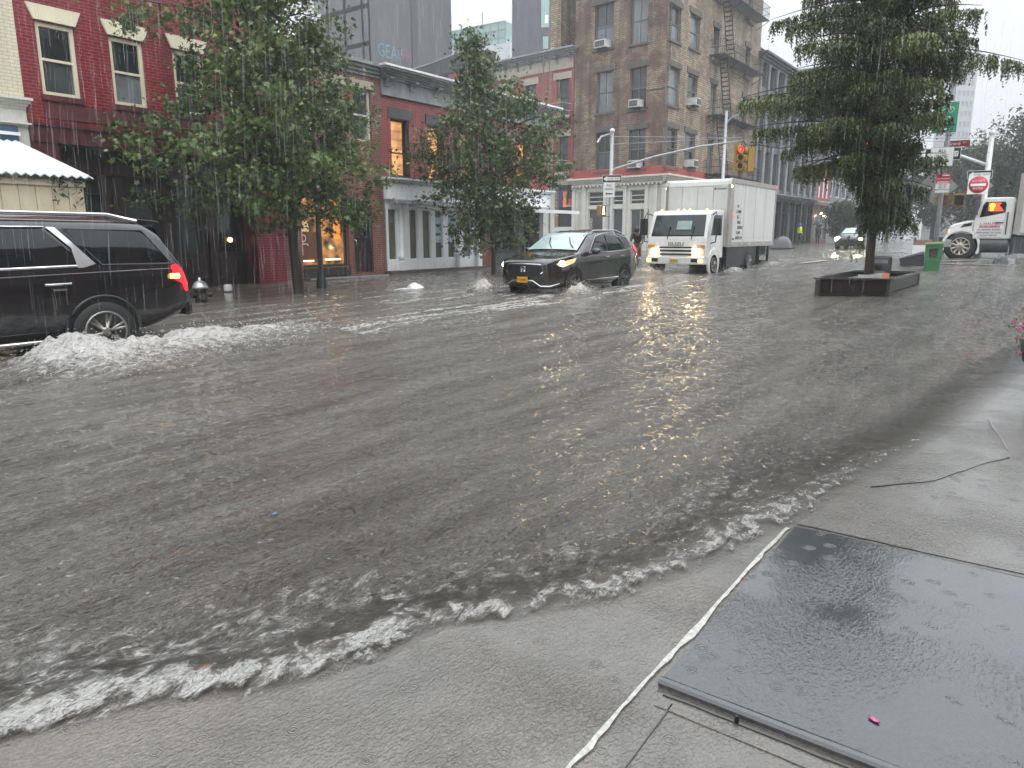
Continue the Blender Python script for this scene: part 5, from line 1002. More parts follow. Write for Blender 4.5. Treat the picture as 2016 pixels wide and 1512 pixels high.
for sg_ in (-1, 1): q = MB(); q.box(.24 * k_, .5 * k_, sg_ * .62 * k_, sg_ * .92 * k_, .96 * k_, 1.16 * k_); q.build('headlight', HEADC, V4, bevel=.03)

# --- oncoming car far along the street
cp_ = gnd(1668, 491); V5 = thing('oncoming_car', 'distant dark car with glaring headlights coming along the wet street behind the tree trunk', 'car', (cp_.x, cp_.y, cp_.z - .03), R(0))
cb = CarBody(4.5, 1.84, [(0, .72), (.1, .80), (1.1, .98), (1.3, 1.03), (2.0, 1.38), (2.6, 1.46), (3.3, 1.40), (4.0, 1.05), (4.5, .95)], [(0, .75), (1.3, .95), (4.5, 1.0)], [(0, .25), (4.5, .3)], .36, [(0, .74), (.3, .92), (.8, 1), (4.0, 1), (4.5, .85)])
cb.build('body', carpaint('wet_grey_car_paint', (.04, .042, .045)), V5, 30); cb.top_panel('windshield', MATS['fog_and_sky_windshield'], V5, 1.32, 2.05)
FARL = mat('far_headlight', (.9, .9, .7), .2, em=(1, .93, .60), es=90)
for sg_ in (-1, 1):
    q = MB(); q.blob((.12, sg_ * .66, .70), .16, 8, (.5, 1.2, .75)); q.build('headlight', FARL, V5); cb.side_panel('side_window', TINT, V5, [(1.75, 1.0), (2.2, 1.3), (3.2, 1.3), (3.7, 1.02)], sg_)
    for wx in (.85, 3.55): wheel(V5, wx, sg_ * .8, .33, .33, .22, sg_, ALU, 5)
q = MB(); q.box(-.02, .06, -.45, .45, .42, .66); q.build('grille', PLASTIC, V5)
# ---------------------------------------------------------------- trees
BARK = mat('wet_dark_bark', (.030, .026, .022), .5, var=.5, scale=9, bump=.8, stretch=(1, 1, .25)); BARK2 = mat('wet_brown_bark', (.055, .034, .024), .55, var=.5, scale=9, bump=.8, stretch=(1, 1, .25))
OAKL = leafmat('oak_leaf', (.028, .055, .018), (.100, .160, .050), (.240, .280, .095), .25, .3); OAKL2 = leafmat('oak_leaf_dark', (.026, .050, .020), (.090, .145, .048), (.210, .255, .09), .25, .3)
def oak(name, label, base, zt, lean, env, leaves, size, seed, m, r0=.14, low=1.1, depth=.8):
    """env: height -> (left, right) reach along the picture-right direction; depth reach is their mean"""
    r = np.random.default_rng(seed); T = thing(name, label, 'tree', base); zs = [e[0] for e in env]
    ex = lambda z: (np.interp(z, zs, [e[1] for e in env]), np.interp(z, zs, [e[2] for e in env]))
    ax = lambda z: Vector((0, 0, z)) + RT * float(np.interp(z, [p[0] for p in lean], [p[1] for p in lean]))
    tb = MB(); tb.tube([ax(z) for z in np.linspace(-.5, zt, 14)], r0, 10, .02); br = MB(); tips = []
    n = int((zt - low) * 11)
    for i in range(n):
        z = low + (zt - low) * (i + r.uniform(0, 1)) / n; a = i * 2.399 + r.normal(0, .3); l_, r_ = ex(z)
        c, s_ = math.cos(a), math.sin(a); dm_ = (abs(l_) + abs(r_)) / 2 * depth
        reach = 1 / math.sqrt((c / (abs(l_) if c < 0 else r_)) ** 2 + (s_ / dm_) ** 2) * r.uniform(.72, 1.04)
        p0 = ax(max(.6, z - reach * .18)); d = RT * c + FW * s_; p3 = ax(z) + d * reach; p3.z = z + r.uniform(-.35, .1)
        pts = [p0.lerp(p3, t) + Vector((0, 0, reach * .16 * math.sin(math.pi * t))) + Vector(r.normal(0, .05, 3)) * (t > 0) for t in np.linspace(0, 1, 6)]
        br.tube(pts, .012 + .012 * reach, 5, .006, False)
        m_ = max(4, int(reach * 5.5))
        for j in range(m_):
            t = (j + .6) / m_ * .85 + .15
            q = pts[min(4, int(t * 5))].lerp(pts[min(5, int(t * 5) + 1)], t * 5 - int(min(t * 5, 4.999)))
            tips.append((q + Vector(r.normal(0, 1, 3)) * (.09 + .16 * reach * (1 - t) * .6 + .08), t, reach))
    tb.build('trunk', m[1], T); br.build('limbs', m[1], T)
    w = np.array([.5 + t for _, t, _ in tips]); w /= w.sum(); P = np.array([list(q) for q, _, _ in tips])
    k = r.choice(len(tips), leaves, p=w); sp = .19 + .10 * r.uniform(0, 1, len(tips))
    pts = P[k] + np.abs(r.normal(0, 1, (leaves, 1))) ** .6 * r.normal(0, 1, (leaves, 3)) * sp[k][:, None] * np.array([1, 1, .62]) - np.array([0, 0, .05])
    v, f = leafcloud(pts, size, seed + 1, True, droop=.8); cr = r.uniform(0, 1, len(tips))
    npmesh('crown', v, f, m[0], T, attrs={'rnd': ('FACE', np.clip(.55 * cr[k] + .45 * r.uniform(0, 1, leaves), 0, 1))})
    return T
t1 = Vector((11.72, 15.31, -.02))
oak('oak_tree', 'larger pin oak with broad dark green crown in front of the lit brick shop', t1, 9.4, [(0, 0), (2.5, -.12), (5, -.30), (9.4, -.75)],
    [(1.9, -3.1, 1.5), (2.3, -4.0, 2.2), (2.8, -4.5, 2.5), (3.3, -4.4, 2.55), (4.2, -3.3, 2.6), (5.0, -2.3, 2.4), (5.7, -2.6, 2.0), (6.3, -3.3, 1.7), (7.0, -1.7, 1.8), (8.0, -1.3, 1.4), (9.4, -.6, .6)], 30000, .088, 21, (OAKL, BARK), .15, 2.1)
pb = gnd(975, 541); 
oak('oak_tree', 'smaller oak with lighter pointed crown in front of the white glazed shopfront', Vector((20.5, 15.8, .05)), 8.0, [(0, 0), (3, .0), (6, -.3), (8, -.75)],
    [(.9, -1.0, .7), (1.5, -1.7, 1.2), (2.2, -2.2, 1.9), (3.2, -2.7, 2.6), (4.2, -3.0, 2.9), (5.0, -2.3, 2.9), (5.7, -1.3, 2.2), (6.5, -.7, .6), (8.0, -.3, .3)], 19000, .088, 31, (OAKL2, BARK2), .10, 1.2, .85)
# weeping conifer in the timber tree pit
cb_ = Vector((20.9, 3.72, .05)); T = thing('weeping_conifer', 'large weeping conifer with hanging dark foliage strands, rising from the timber planter', 'tree', cb_)
r = np.random.default_rng(77); Dc = cb_.dot(FW); s_ = Dc / F
env = [(1.3, -.2, 1.3), (2.2, -.3, 1.9), (2.8, -.6, 1.8), (3.3, -2.9, 1.25), (3.8, -3.4, 1.2), (4.4, -3.6, 1.3), (5.2, -3.5, 1.65), (5.9, -3.4, 2.4), (6.4, -3.0, 2.4), (7.0, -2.8, 2.0), (8, -2.4, 2.2), (9.5, -1.8, 1.8), (11.2, -.5, .5)]
zs = [e[0] for e in env]; tr = MB(); tr.tube([Vector((0, 0, z)) + RT * (-.06 * z * .35) for z in np.linspace(-.4, 11, 14)], .125, 10, .02); tr.build('trunk', BARK2, T)
br = MB(); ST = []; n = 128
def limb(p0, p3, arch, rr):
    pts = [p0.lerp(p3, t) + Vector((0, 0, arch * math.sin(math.pi * t ** .8))) for t in np.linspace(0, 1, 8)]; br.tube(pts, rr, 5, .005, False); return pts
for i in range(n):
    z = 1.9 + 9.0 * (i + r.uniform(0, 1)) / n; a = i * 2.399 + r.normal(0, .25); l_ = np.interp(z, zs, [e[1] for e in env]); r__ = np.interp(z, zs, [e[2] for e in env]); c, s1_ = math.cos(a), math.sin(a)
    reach = 1 / math.sqrt((c / (abs(l_) if c < 0 else r__)) ** 2 + (s1_ / ((abs(l_) + r__) / 2)) ** 2) * r.uniform(.55, 1.0)
    p0 = Vector((0, 0, z - .1)) + RT * (-.02 * z); p3 = p0 + (RT * c + FW * s1_) * reach + Vector((0, 0, r.uniform(-.25, .35))); ST.append((limb(p0, p3, reach * .10, .012 + .010 * reach), reach))
for dz_, c_, L_, dr in ((5.75, 1, 3.35, -.10), (5.25, 1, 1.6, -.35), (4.4, 1, 1.7, -.05), (4.55, -1, 3.5, .25), (3.9, -1, 3.3, .2), (6.9, -1, 3.0, -.3)):
    p0 = Vector((0, 0, dz_)) ; ST.append((limb(p0, p0 + RT * c_ * L_ + Vector((0, 0, dr)), .25, .035), L_))
br.build('limbs', BARK2, T)
V = []; Fc = []; rn = []
def strand(p, L, w, sd):
    m_ = max(3, int(L / .065)); d = Vector((r.normal(0, .12), r.normal(0, .12), -1)).normalized(); q = Vector(p)
    for j in range(m_):
        q = q + d * (L / m_) + Vector(r.normal(0, .006, 3))
        for _ in range(3):
            a = r.uniform(0, 6.283); l = r.uniform(.05, .12) * (1.15 - .6 * j / m_); e = q + Vector((math.cos(a) * l * .62, math.sin(a) * l * .62, -l * r.uniform(.5, 1.1))); sv = Vector((-math.sin(a), math.cos(a), 0)) * w
            k = len(V); V.extend([tuple(q - sv * .4), tuple(q + sv * .4), tuple(q.lerp(e, .55) + sv), tuple(e), tuple(q.lerp(e, .55) - sv)]); Fc.append([k, k + 1, k + 2, k + 3, k + 4]); rn.append(min(1, max(0, sd + r.normal(0, .15))))
for pts, reach in ST:
    m_ = int(reach * 68) + 8; sd0 = r.uniform(.1, .8)
    for j in range(m_):
        t = .16 + .84 * (j + r.uniform(0, 1)) / m_; u = min(t * 7, 6.999); q = pts[int(u)].lerp(pts[int(u) + 1], u - int(u)); sw_ = .06 + .30 * math.sin(math.pi * min(1, t * .9 + .08)) * min(1, reach / 2.5); lt = (pts[-1] - pts[0]).cross(Vector((0, 0, 1))).normalized(); ov_ = r.normal(0, 1) * sw_; sd_ = lt * ov_ + Vector((0, 0, -abs(ov_) * .25))
        strand(q + sd_, r.uniform(.18, .66) * (1.15 - .45 * t), .016, sd0)
for _ in range(26):                                       # low sprig on the trunk
    strand(RT * (-.42 + r.normal(0, .13)) + Vector((0, 0, 1.35 + r.normal(0, .16))), r.uniform(.15, .35), .012, .8)
CYP = leafmat('conifer_strand', (.042, .060, .018), (.105, .138, .042), (.215, .245, .085), .45, .15)
npmesh('crown', np.array(V), Fc, CYP, T, attrs={'rnd': ('FACE', rn)}); print('conifer faces', len(Fc))
# far trees
FARL_ = leafmat('far_leaf', (.030, .045, .026), (.055, .075, .040), (.09, .115, .06), .5, .2)
def far_tree(px, pyb, pyt, wpx, D, label, seed, n=5200):
    b = atD(px, pyb, D); t = atD(px, pyt, D); h = t.z - .5; w = wpx * D / F / 2; r = np.random.default_rng(seed)
    T = thing('street_tree', label, 'tree', (b.x, b.y, .5), 0, 'far trees beyond the crossing'); tb = MB(); tb.tube([(0, 0, -.5), (.1, .1, h * .4), (.2, 0, h * .8)], .28, 8, .06)
    cl_ = []
    for i in range(34):
        u = r.normal(0, 1, 3); u /= np.linalg.norm(u); k_ = r.uniform(.35, 1) ** .6; c = np.array([u[0] * w * k_ * .82, u[1] * w * k_ * .82, h * .58 + u[2] * h * .40 * k_]); cl_.append((c, r.uniform(.5, 1.15) * w * .26, r.uniform(0, 1)))
        tb.tube([(.1, 0, h * r.uniform(.25, .5)), tuple(c * .6 + np.array([0, 0, h * .18])), tuple(c)], .07, 5, .015, False)
    tb.build('trunk', BARK, T); k = r.integers(0, len(cl_), n); C_ = np.array([c for c, _, _ in cl_])[k]; S_ = np.array([s for _, s, _ in cl_])[k]
    v, f = leafcloud(C_ + r.normal(0, 1, (n, 3)) * S_[:, None] * np.array([1, 1, .7]), .19 * D / 55, seed + 1, False); npmesh('crown', v, f, FARL_, T, attrs={'rnd': ('FACE', np.clip(np.array([q for _, _, q in cl_])[k] * .6 + r.uniform(0, .4, n), 0, 1))})
far_tree(1995, 470, 205, 190, 62, 'tallest far tree, cut by the edge above the white lorry', 101, 8000)
far_tree(1905, 470, 268, 120, 72, 'rounded far tree behind the do not enter sign', 103)
far_tree(1835, 470, 290, 110, 80, 'far tree behind the bicycle route sign pole', 105)
far_tree(2070, 470, 190, 160, 58, 'far tree just cut off at the frame edge past the lorry', 107)
far_tree(1652, 480, 392, 62, 70, 'small pale street tree beside the oncoming car', 109, 3000)
far_tree(1745, 475, 330, 90, 95, 'hazy far tree seen below the hanging branches', 111, 4000)

# ---------------------------------------------------------------- poles, signals and signs
def facing(p): return math.atan2(p[1], p[0]) - R(90)        # yaw so that local -y looks at the viewer
def plate(parent, w, h, m, edge=None, x=0, y=-.06, z=0, name='panel', diamond=False, rd=.02):
    mb = MB(); mb.box(-w / 2, w / 2, -.006, .006, -h / 2, h / 2)
    if edge: mb2 = MB(); mb2.box(-w / 2 - .015, w / 2 + .015, -.003, .010, -h / 2 - .015, h / 2 + .015)
    rot = Matrix.Rotation(R(45), 4, 'Y') if diamond else Matrix.Identity(4)
    for q in [mb] + ([mb2] if edge else []):
        for i in range(len(q.v)): q.v[i] = Matrix.Translation((x, y, z)) @ (rot @ q.v[i])
    o = mb.build(name, m, parent, bevel=0)
    if edge: mb2.build('edge', edge, o)
    return o
def arrow(parent, x, z, L, h, m, y=-.075):
    mb = MB(); mb.prism([(x - L / 2, z), (x - L / 2 + h * .9, z + h), (x - L / 2 + h * .75, z + h * .32), (x + L / 2, z + h * .32), (x + L / 2, z - h * .32), (x - L / 2 + h * .75, z - h * .32), (x - L / 2 + h * .9, z - h)], 'y', y, y + .006); return mb.build('arrow', m, parent)
def sign_at(name, label, px, py, D, yaw=None):
    p = atD(px, py, D); return thing(name, label, 'sign', p, facing(p) if yaw is None else yaw), D / F
def one_way(label, px, py, D, wpx):
    s, k = sign_at('one_way_sign', label, px, py, D); w = wpx * k; h = w * .36
    pn = plate(s, w, h, SIGNK, SIGNW); mb = MB(); mb.prism([(-w * .46, 0), (-w * .27, h * .40), (-w * .27, h * .24), (w * .44, h * .24), (w * .44, -h * .24), (-w * .27, -h * .24), (-w * .27, -h * .40)], 'y', -.075, -.067); ar = mb.build('arrow', SIGNW, pn); text('lettering', 'ONE WAY', h * .40, TXZ(w * .09, -.077, 0), SIGNK, ar); return s
def all_traffic(label, px, py, D, wpx, hpx, lab='ALL TRAFFIC'):
    s, k = sign_at('traffic_sign', label, px, py, D); w, h = wpx * k, hpx * k; pn = plate(s, w, h, SIGNW, GREYM)
    text('lettering', 'ALL', h * .26, TXZ(0, -.07, h * .32), SIGNK, pn); text('lettering', 'TRAFFIC', h * .22, TXZ(0, -.07, h * .04), SIGNK, pn, sx=.78); arrow(pn, 0, -h * .26, w * .66, h * .13, SIGNK); return s
def pole(name, label, base, h, r0, r1, cat='pole', m=GREYM):
    t = thing(name, label, cat, base); mb = MB(); mb.lathe([(r0 * 1.9, -.5), (r0 * 1.9, .25), (r0 * 1.2, .4), (r0, .5), (r1, h)], (0, 0, 0), 'z', 14); mb.build('shaft', m, t); return t
def signal_head(parent, label_, p, yaw, lit, m=YEL):
    t = thing('traffic_signal', label_, 'traffic light', p, yaw); mb = MB(); mb.box(-.17, .17, -.12, .12, -.52, .52); mb.build('housing', m, t, bevel=.02)
    for i, z in enumerate((.34, 0, -.34)):
        on = (i == 0 and lit); v = MB(); v.lathe([(.145, -.12), (.15, -.30), (.135, -.30), (.13, -.12)], (0, 0, z), 'y', 18); v.build('visor', m if not on else m, t)
        l = MB(); l.lathe([(.02, -.145), (.10, -.142), (.135, -.125), (.13, -.11)], (0, 0, z), 'y', 18); l.build('lens', mat('red_lens_on', (.9, .05, .03), .3, em=(1, .006, .01), es=5) if on else mat('dark_lens', (.04, .03, .02), .25), t)
        if on: c = MB(); c.blob((0, -.165, z), .05, 8, (1, .3, 1)); c.build('lamp_glow', mat('red_lamp_core', (1, .5, .2), .3, em=(1, .07, .02), es=2.5), t)
    return t
# mast arm signal on the far corner
mp_ = atD(1199, 500, 36); mz = G(mp_.x); P = pole('signal_mast', 'grey signal mast with long curved arm reaching out to the red light', (mp_.x, mp_.y, mz), atD(1200, 258, 36).z - mz, .105, .08, 'mast')
top = atD(1200, 258, 36); y1 = onX(1462, 277, mp_.x); a0 = onX(1212, 332, mp_.x); L0 = lambda y, z: (0, y - mp_.y, z - mz)
am = MB(); am.tube([L0(mp_.y, a0[1] - .15), L0(a0[0], a0[1]), L0(onX(1290, 308, mp_.x)[0], onX(1290, 308, mp_.x)[1]), L0(onX(1380, 288, mp_.x)[0], onX(1380, 288, mp_.x)[1]), L0(*y1)], .065, 8, .035); am.build('mast_arm', mat('pale_galvanised', (.52, .54, .55), .35, .3), P)
gy = MB(); 
for dz_ in (-.25, -.6): gy.tube([(0, 0, top.z - mz + dz_), L0(y1[0], y1[1] + .12)], .012, 4)
gy.build('guy_wire', GREYM, P); cpm = MB(); cpm.blob((0, 0, top.z - mz), .13, 8); cpm.tube([(0, 0, top.z - mz - .1), (-.25, .45, top.z - mz - .25), (-.3, .62, top.z - mz - .5)], .05, 6); cpm.build('cap', MATS['pale_galvanised'], P)
signal_head(P, 'yellow traffic signal lit red, hanging from the end of the mast arm', (mp_.x - .2, y1[0] + .05, y1[1] - .72), facing((mp_.x, y1[0])) + R(18), True)
signal_head(P, 'yellow traffic signal seen side on, paired with the red light on the mast arm', (mp_.x, y1[0] - .42, y1[1] - .78), R(200), False)
hg = thing('signal_hanger', 'dark hooked hanger bar carrying the paired signals at the mast arm end', 'bracket', (mp_.x, y1[0], y1[1])); q = MB(); q.tube([(0, 0, 0), (0, -.25, -.22), (0, -.6, -.2), (0, -1.6, -.42), (0, -2.5, -.35)], .022, 6); q.build('bar', BLACKM, hg); q = MB(); q.tube([(-.15, .03, 0), (-.18, .05, -.2)], .03, 6); q.build('clamp', YEL, hg)
one_way('black and white one way sign on the mast arm pole above the all traffic sign', 1205, 352, 35.7, 35); all_traffic('white all traffic arrow sign on the mast arm pole beside the cream shopfront', 1199, 374, 35.6, 21, 27)
ps = atD(1184, 415, 35.4); t = thing('pedestrian_signal', 'yellow pedestrian signal showing a white walking figure beside the mast pole', 'signal', ps, facing(ps)); MB().box(-.22, .22, -.12, .2, -.24, .24).build('housing', YEL, t, bevel=.03); MB().box(.0, .19, -.13, -.122, -.2, .2).build('screen', BLACK, t)
wk = MB(); wk.tube([(.10, -.14, .14), (.10, -.14, -.01)], .038, 6); wk.tube([(.10, -.14, 0), (.06, -.14, -.17)], .03, 6); wk.tube([(.10, -.14, 0), (.15, -.14, -.17)], .03, 6); wk.blob((.10, -.14, .17), .035, 6); wk.build('walking_figure', mat('white_led', (.9, .9, .9), .3, em=(1, .97, .92), es=1.6), t); q = MB(); q.tube([(0, .05, .25), (.42, .1, .27)], .02, 5); q.tube([(0, .05, -.25), (.42, .1, -.27)], .02, 5); q.build('bracket', YEL, t)
lp_ = atD(1418, 440, 42); P = pole('lamp_post', 'slim grey lamp post in front of the fire escape, cut off by the box truck', (lp_.x, lp_.y, G(lp_.x)), atD(1430, 238, 42).z, .11, .07)
q = MB(); q.tube([(0, 0, 7), (0, -.3, 7.3), (0, -.9, 7.45)], .04, 6); q.build('lamp_arm', GREYM, P)
st_ = Vector((13.25, 16.3, 0)); P = pole('street_post', 'plain dark grey post standing beside the larger oak trunk', st_, 4.4, .075, .06, m=mat('dark_grey_post', (.045, .05, .055), .45))
q = MB(); q.lathe([(.085, 4.36), (.085, 4.44), (.02, 4.5)], (0, 0, 0), 'z', 12); q.build('cap', DGREY, P)
# sign pole on the near right corner
rp = atD(1843, 470, 27.0); rz = G(rp.x); tp = atD(1876, 48, 27.0); P = pole('street_light_pole', 'tall grey street light pole carrying the bicycle and traffic signs', (rp.x, rp.y, rz), tp.z - rz, .085, .075, m=mat('weathered_steel_pole', (.16, .165, .17), .45, .3))
q = MB(); e_ = atD(1800, 44, 27.0) - Vector((rp.x, rp.y, rz)); q.tube([(0, 0, tp.z - rz - .28), tuple(Vector((0, 0, tp.z - rz - .28)).lerp(e_, .5) + Vector((0, 0, .03))), tuple(e_)], .06, 8, .045); q.build('lamp_arm', MATS['weathered_steel_pole'], P); MB().box(-.16, .0, -.22, -.08, tp.z - rz - .9, tp.z - rz - .55).build('control_box', GREYM, P)
def ps_(px, py): return px, py
s, k = sign_at('bicycle_route_sign', 'green bicycle route sign with white cycle symbol, half hidden by hanging foliage', 1861, 232, 26.8); w, h = 40 * k, 54 * k; pn = plate(s, w, h, SIGNG, SIGNW)
b = MB()
for x in (-w * .2, w * .2):
    n_ = 18; b.tube([(x + w * .12 * math.cos(2 * math.pi * i / n_), -.07, h * .25 + w * .12 * math.sin(2 * math.pi * i / n_)) for i in range(n_ + 1)], .009, 4, None, False)
b.tube([(-w * .2, -.07, h * .25), (-w * .08, -.07, h * .38), (w * .14, -.07, h * .38), (w * .2, -.07, h * .25)], .009, 4); b.tube([(-w * .08, -.07, h * .38), (0, -.07, h * .25), (w * .14, -.07, h * .38)], .009, 4); b.tube([(-w * .2, -.07, h * .25), (0, -.07, h * .25)], .009, 4); b.tube([(-w * .12, -.07, h * .42), (-w * .05, -.07, h * .42)], .010, 4); b.tube([(w * .1, -.07, h * .42), (w * .18, -.07, h * .43)], .010, 4); b.build('cycle_symbol', SIGNW, pn)
for tx, z in (('East', .0), ('Green', -.18)): text('lettering', tx, h * .19, TXZ(0, -.07, h * z), SIGNW, pn)
arrow(pn, 0, -h * .38, w * .4, h * .06, SIGNW)
all_traffic('larger white all traffic arrow sign beside the hanging conifer branches', 1854, 309, 26.7, 37, 33); one_way('one way sign mostly hidden behind the larger all traffic sign', 1856, 304, 27.1, 57)
s, k = sign_at('street_name_sign', 'dark red Grand St street name sign below the bicycle sign', 1884, 283, 27.1); w, h = 42 * k, 11 * k; pn = plate(s, w, h, mat('maroon_sign', (.20, .02, .03), .4, var=.1), None); text('lettering', 'Grand', h * .75, TXZ(-w * .12, -.07, 0), SIGNW, pn); text('lettering', 'ST', h * .4, TXZ(w * .28, -.07, h * .1), SIGNW, pn)
s, k = sign_at('parking_sign', 'red and white parking rule sign below the larger all traffic sign', 1856, 361, 26.8); w, h = 23 * k, 34 * k; pn = plate(s, w, h, SIGNW); q = MB(); q.box(-w / 2, w / 2, -.072, -.067, 0, h / 2); ro = q.build('red_field', SIGNR, pn); q = MB(); q.box(-w * .42, w * .42, -.078, -.073, h * .04, h * .09); q.box(-w * .1, w * .42, -.078, -.073, h * .4, h * .45); q.box(-.008, .0, -.0775, -.073, h * .08, h * .10); q.build('white_bars', SIGNW, ro); text('lettering', 'NO STANDING', h * .09, TXZ(0, -.076, h * .24), SIGNW, ro); text('lettering', 'P', h * .22, TXZ(-w * .25, -.076, h * .38), SIGNK, ro)
for tx, z in (('7AM - 7PM', -.1), ('MON - FRI', -.22), ('EXCEPT TRUCKS', -.34)): text('lettering', tx, h * .085, TXZ(0, -.07, h * z), SIGNK, pn)
s, k = sign_at('sign_back', 'bare grey back of a diamond sign with a round black sticker', 1844, 368, 27.7); pn = plate(s, 50 * k, 50 * k, mat('bare_sign_metal', (.33, .33, .32), .45, .3), None, diamond=True); q = MB(); q.lathe([(.01, -.075), (.115, -.075), (.115, -.069), (.01, -.069)], (-.24, 0, -.06), 'y', 20); so_ = q.build('sticker', SIGNK, pn); q = MB(); [q.box(-.31, -.17, -.079, -.0755, -.06 + z, -.045 + z) for z in (-.035, .0, .035)]; q.box(-.315, -.31, -.0785, -.0755, -.1, -.0); q.build('sticker_lines', SIGNW, so_)
# second mast with do not enter
rp = atD(1926, 480, 33); rz = G(rp.x); tp = atD(1938, 262, 33); P = pole('signal_mast', 'pale grey signal mast with do not enter sign, behind the white lorry', (rp.x, rp.y, rz), tp.z - rz, .13, .10, 'mast', MATS['pale_galvanised'])
q = MB(); q.blob((0, 0, tp.z - rz), .14, 8); q.tube([(0, 0, tp.z - rz - .15), (0, -.5, tp.z - rz - .1)], .04, 6); q.build('cap', MATS['pale_galvanised'], P)
aa = onX(1925, 322, rp.x); ab_ = onX(1884, 304, rp.x); ac = onX(1712, 286, rp.x); q = MB(); Lq = lambda c: (0, c[0] - rp.y, c[1] - rz); q.tube([(0, 0, aa[1] - rz - .1), Lq(ab_), Lq(onX(1800, 288, rp.x)), Lq(ac)], .07, 8, .04); q.build('mast_arm', MATS['pale_galvanised'], P)
q = MB()
for dz_ in (-.2, -.45): q.tube([(0, 0, tp.z - rz + dz_), Lq((ac[0], ac[1] + .3))], .012, 4)
q.build('guy_wire', GREYM, P)
signal_head(P, 'traffic signal lit red, glimpsed through the conifer beside its trunk', (rp.x - .2, ac[0] + .1, ac[1] - .35), facing((rp.x, ac[0])) + R(10), True)
signal_head(P, 'yellow traffic signal seen from the side behind the conifer foliage', (rp.x, ac[0] - .35, ac[1] - .5), R(200), False)
one_way('one way sign directly above the red do not enter sign', 1929, 344, 32.7, 39)
s, k = sign_at('do_not_enter_sign', 'red round do not enter sign on white plate above the lorry cab', 1926, 364, 32.7); w = 34 * k; pn = plate(s, w, w, SIGNW); q = MB(); q.lathe([(.01, -.074), (w * .46, -.074), (w * .46, -.067), (.01, -.067)], (0, 0, 0), 'y', 30); ro = q.build('red_disc', SIGNR, pn); q = MB(); q.box(-w * .36, w * .36, -.079, -.0745, -w * .07, w * .07); q.box(-w * .36, -w * .35, -.0785, -.0745, -w * .071, w * .071); q.build('white_bar', SIGNW, ro); text('lettering', 'DO NOT', w * .16, TXZ(0, -.077, w * .20), SIGNW, ro); text('lettering', 'ENTER', w * .16, TXZ(0, -.077, -w * .20), SIGNW, ro)
s, k = sign_at('sign_back', 'grey diamond sign back peeping out behind the do not enter sign', 1932, 366, 33.2); plate(s, 27 * k, 27 * k, MATS['bare_sign_metal'], None, diamond=True)
for i, (px, lab) in enumerate(((1856, 'dark yellow pedestrian signal under the parking sign, left of its twin'), (1886, 'dark yellow pedestrian signal nearest the lorry windscreen'))):
    p = atD(px, 394, 27.4); t = thing('pedestrian_signal', lab, 'signal', p, facing(p) + R(20)); MB().box(-.17, .17, -.1, .14, -.2, .2).build('housing', mat('ochre_housing', (.26, .15, .03), .45), t, bevel=.02); MB().box(-.15, .15, -.108, -.102, -.17, .17).build('screen', BLACK if i else mat('brown_screen', (.10, .05, .02), .3), t)
    q = MB(); q.tube([(-.05, .0, .22), (.25, .05, .24)], .02, 5); q.tube([(-.05, .0, -.22), (.25, .05, -.24)], .02, 5); q.build('bracket', MATS['ochre_housing'], t)

# ---------------------------------------------------------------- things standing in the flood
p = Vector((9.06, 15.35, -.05)); t = thing('fire_hydrant', 'silver topped fire hydrant half drowned in front of the black shopfront', 'hydrant', p); q = MB(); q.lathe([(.13, -.2), (.13, .32), (.15, .33), (.15, .36)], (0, 0, 0), 'z', 18); q.tube([(-.24, -.02, .22), (.24, -.02, .22)], .06, 10); q.tube([(0, 0, .18), (-.05, -.22, .18)], .075, 10); q.build('barrel', mat('hydrant_dark', (.045, .035, .03), .4), t)
q = MB(); q.lathe([(.175, .361), (.17, .40), (.12, .49), (.06, .53), (.03, .54), (.03, .60), (.01, .61)], (0, 0, 0), 'z', 18); q.build('bonnet', mat('silver_paint', (.50, .51, .52), .3, .6), t)
p = gnd(451, 592); t = thing('white_bollard', 'short white bollard with grey bands beside the hydrant', 'bollard', (p.x, p.y, -.05)); q = MB(); q.lathe([(.095, -.2), (.095, .38), (.08, .42), (.02, .43)], (0, 0, 0), 'z', 16); q.build('post', mat('grimy_white', (.42, .43, .42), .4, var=.3), t); q = MB(); q.lathe([(.10, .23), (.10, .29)], (0, 0, 0), 'z', 16); q.build('band', DGREY, t)
PLK = mat('wet_dark_timber', (.020, .013, .011), .4, var=.45, scale=4, stretch=(1, 8, 8), coat=.25); PLK2 = mat('wet_timber_cap', (.055, .045, .038), .3, var=.4, scale=4, stretch=(1, 6, 6), coat=.8)
A = Vector((18.15, 4.30)); B_ = Vector((18.75, 2.92)); C = Vector((22.9, 2.86)); D_ = Vector((22.6, 4.40)); t = thing('timber_planter', 'long dark timber tree planter standing in the flood under the conifer', 'planter', (0, 0, .0)); 
zq = .55
def board(a, b, z0, z1, th, m, nm, inset=0):
    d = (b - a).normalized(); n_ = Vector((-d.y, d.x)); a_ = a + d * inset; b2 = b - d * inset; P = [(a_ - n_ * th), (b2 - n_ * th), (b2 + n_ * .0), (a_ + n_ * .0)]; q = MB(); q.hexa([(v.x, v.y, z0) for v in P] + [(v.x, v.y, z1) for v in P]); return q.build(nm, m, t, bevel=.008)
for a, b in ((A, B_), (B_, C), (C, D_), (D_, A)):
    for k in range(2): board(a, b, -.14 + .31 * k, .155 + .31 * k, .05, PLK, 'plank', .01)
    board(a, b, .47, .51, .13, PLK2, 'cap', .0)
for v in (A, B_, C, D_): q = MB(); q.box(v.x - .06, v.x + .06, v.y - .06, v.y + .06, -.15, .468); q.build('corner_post', PLK, t)
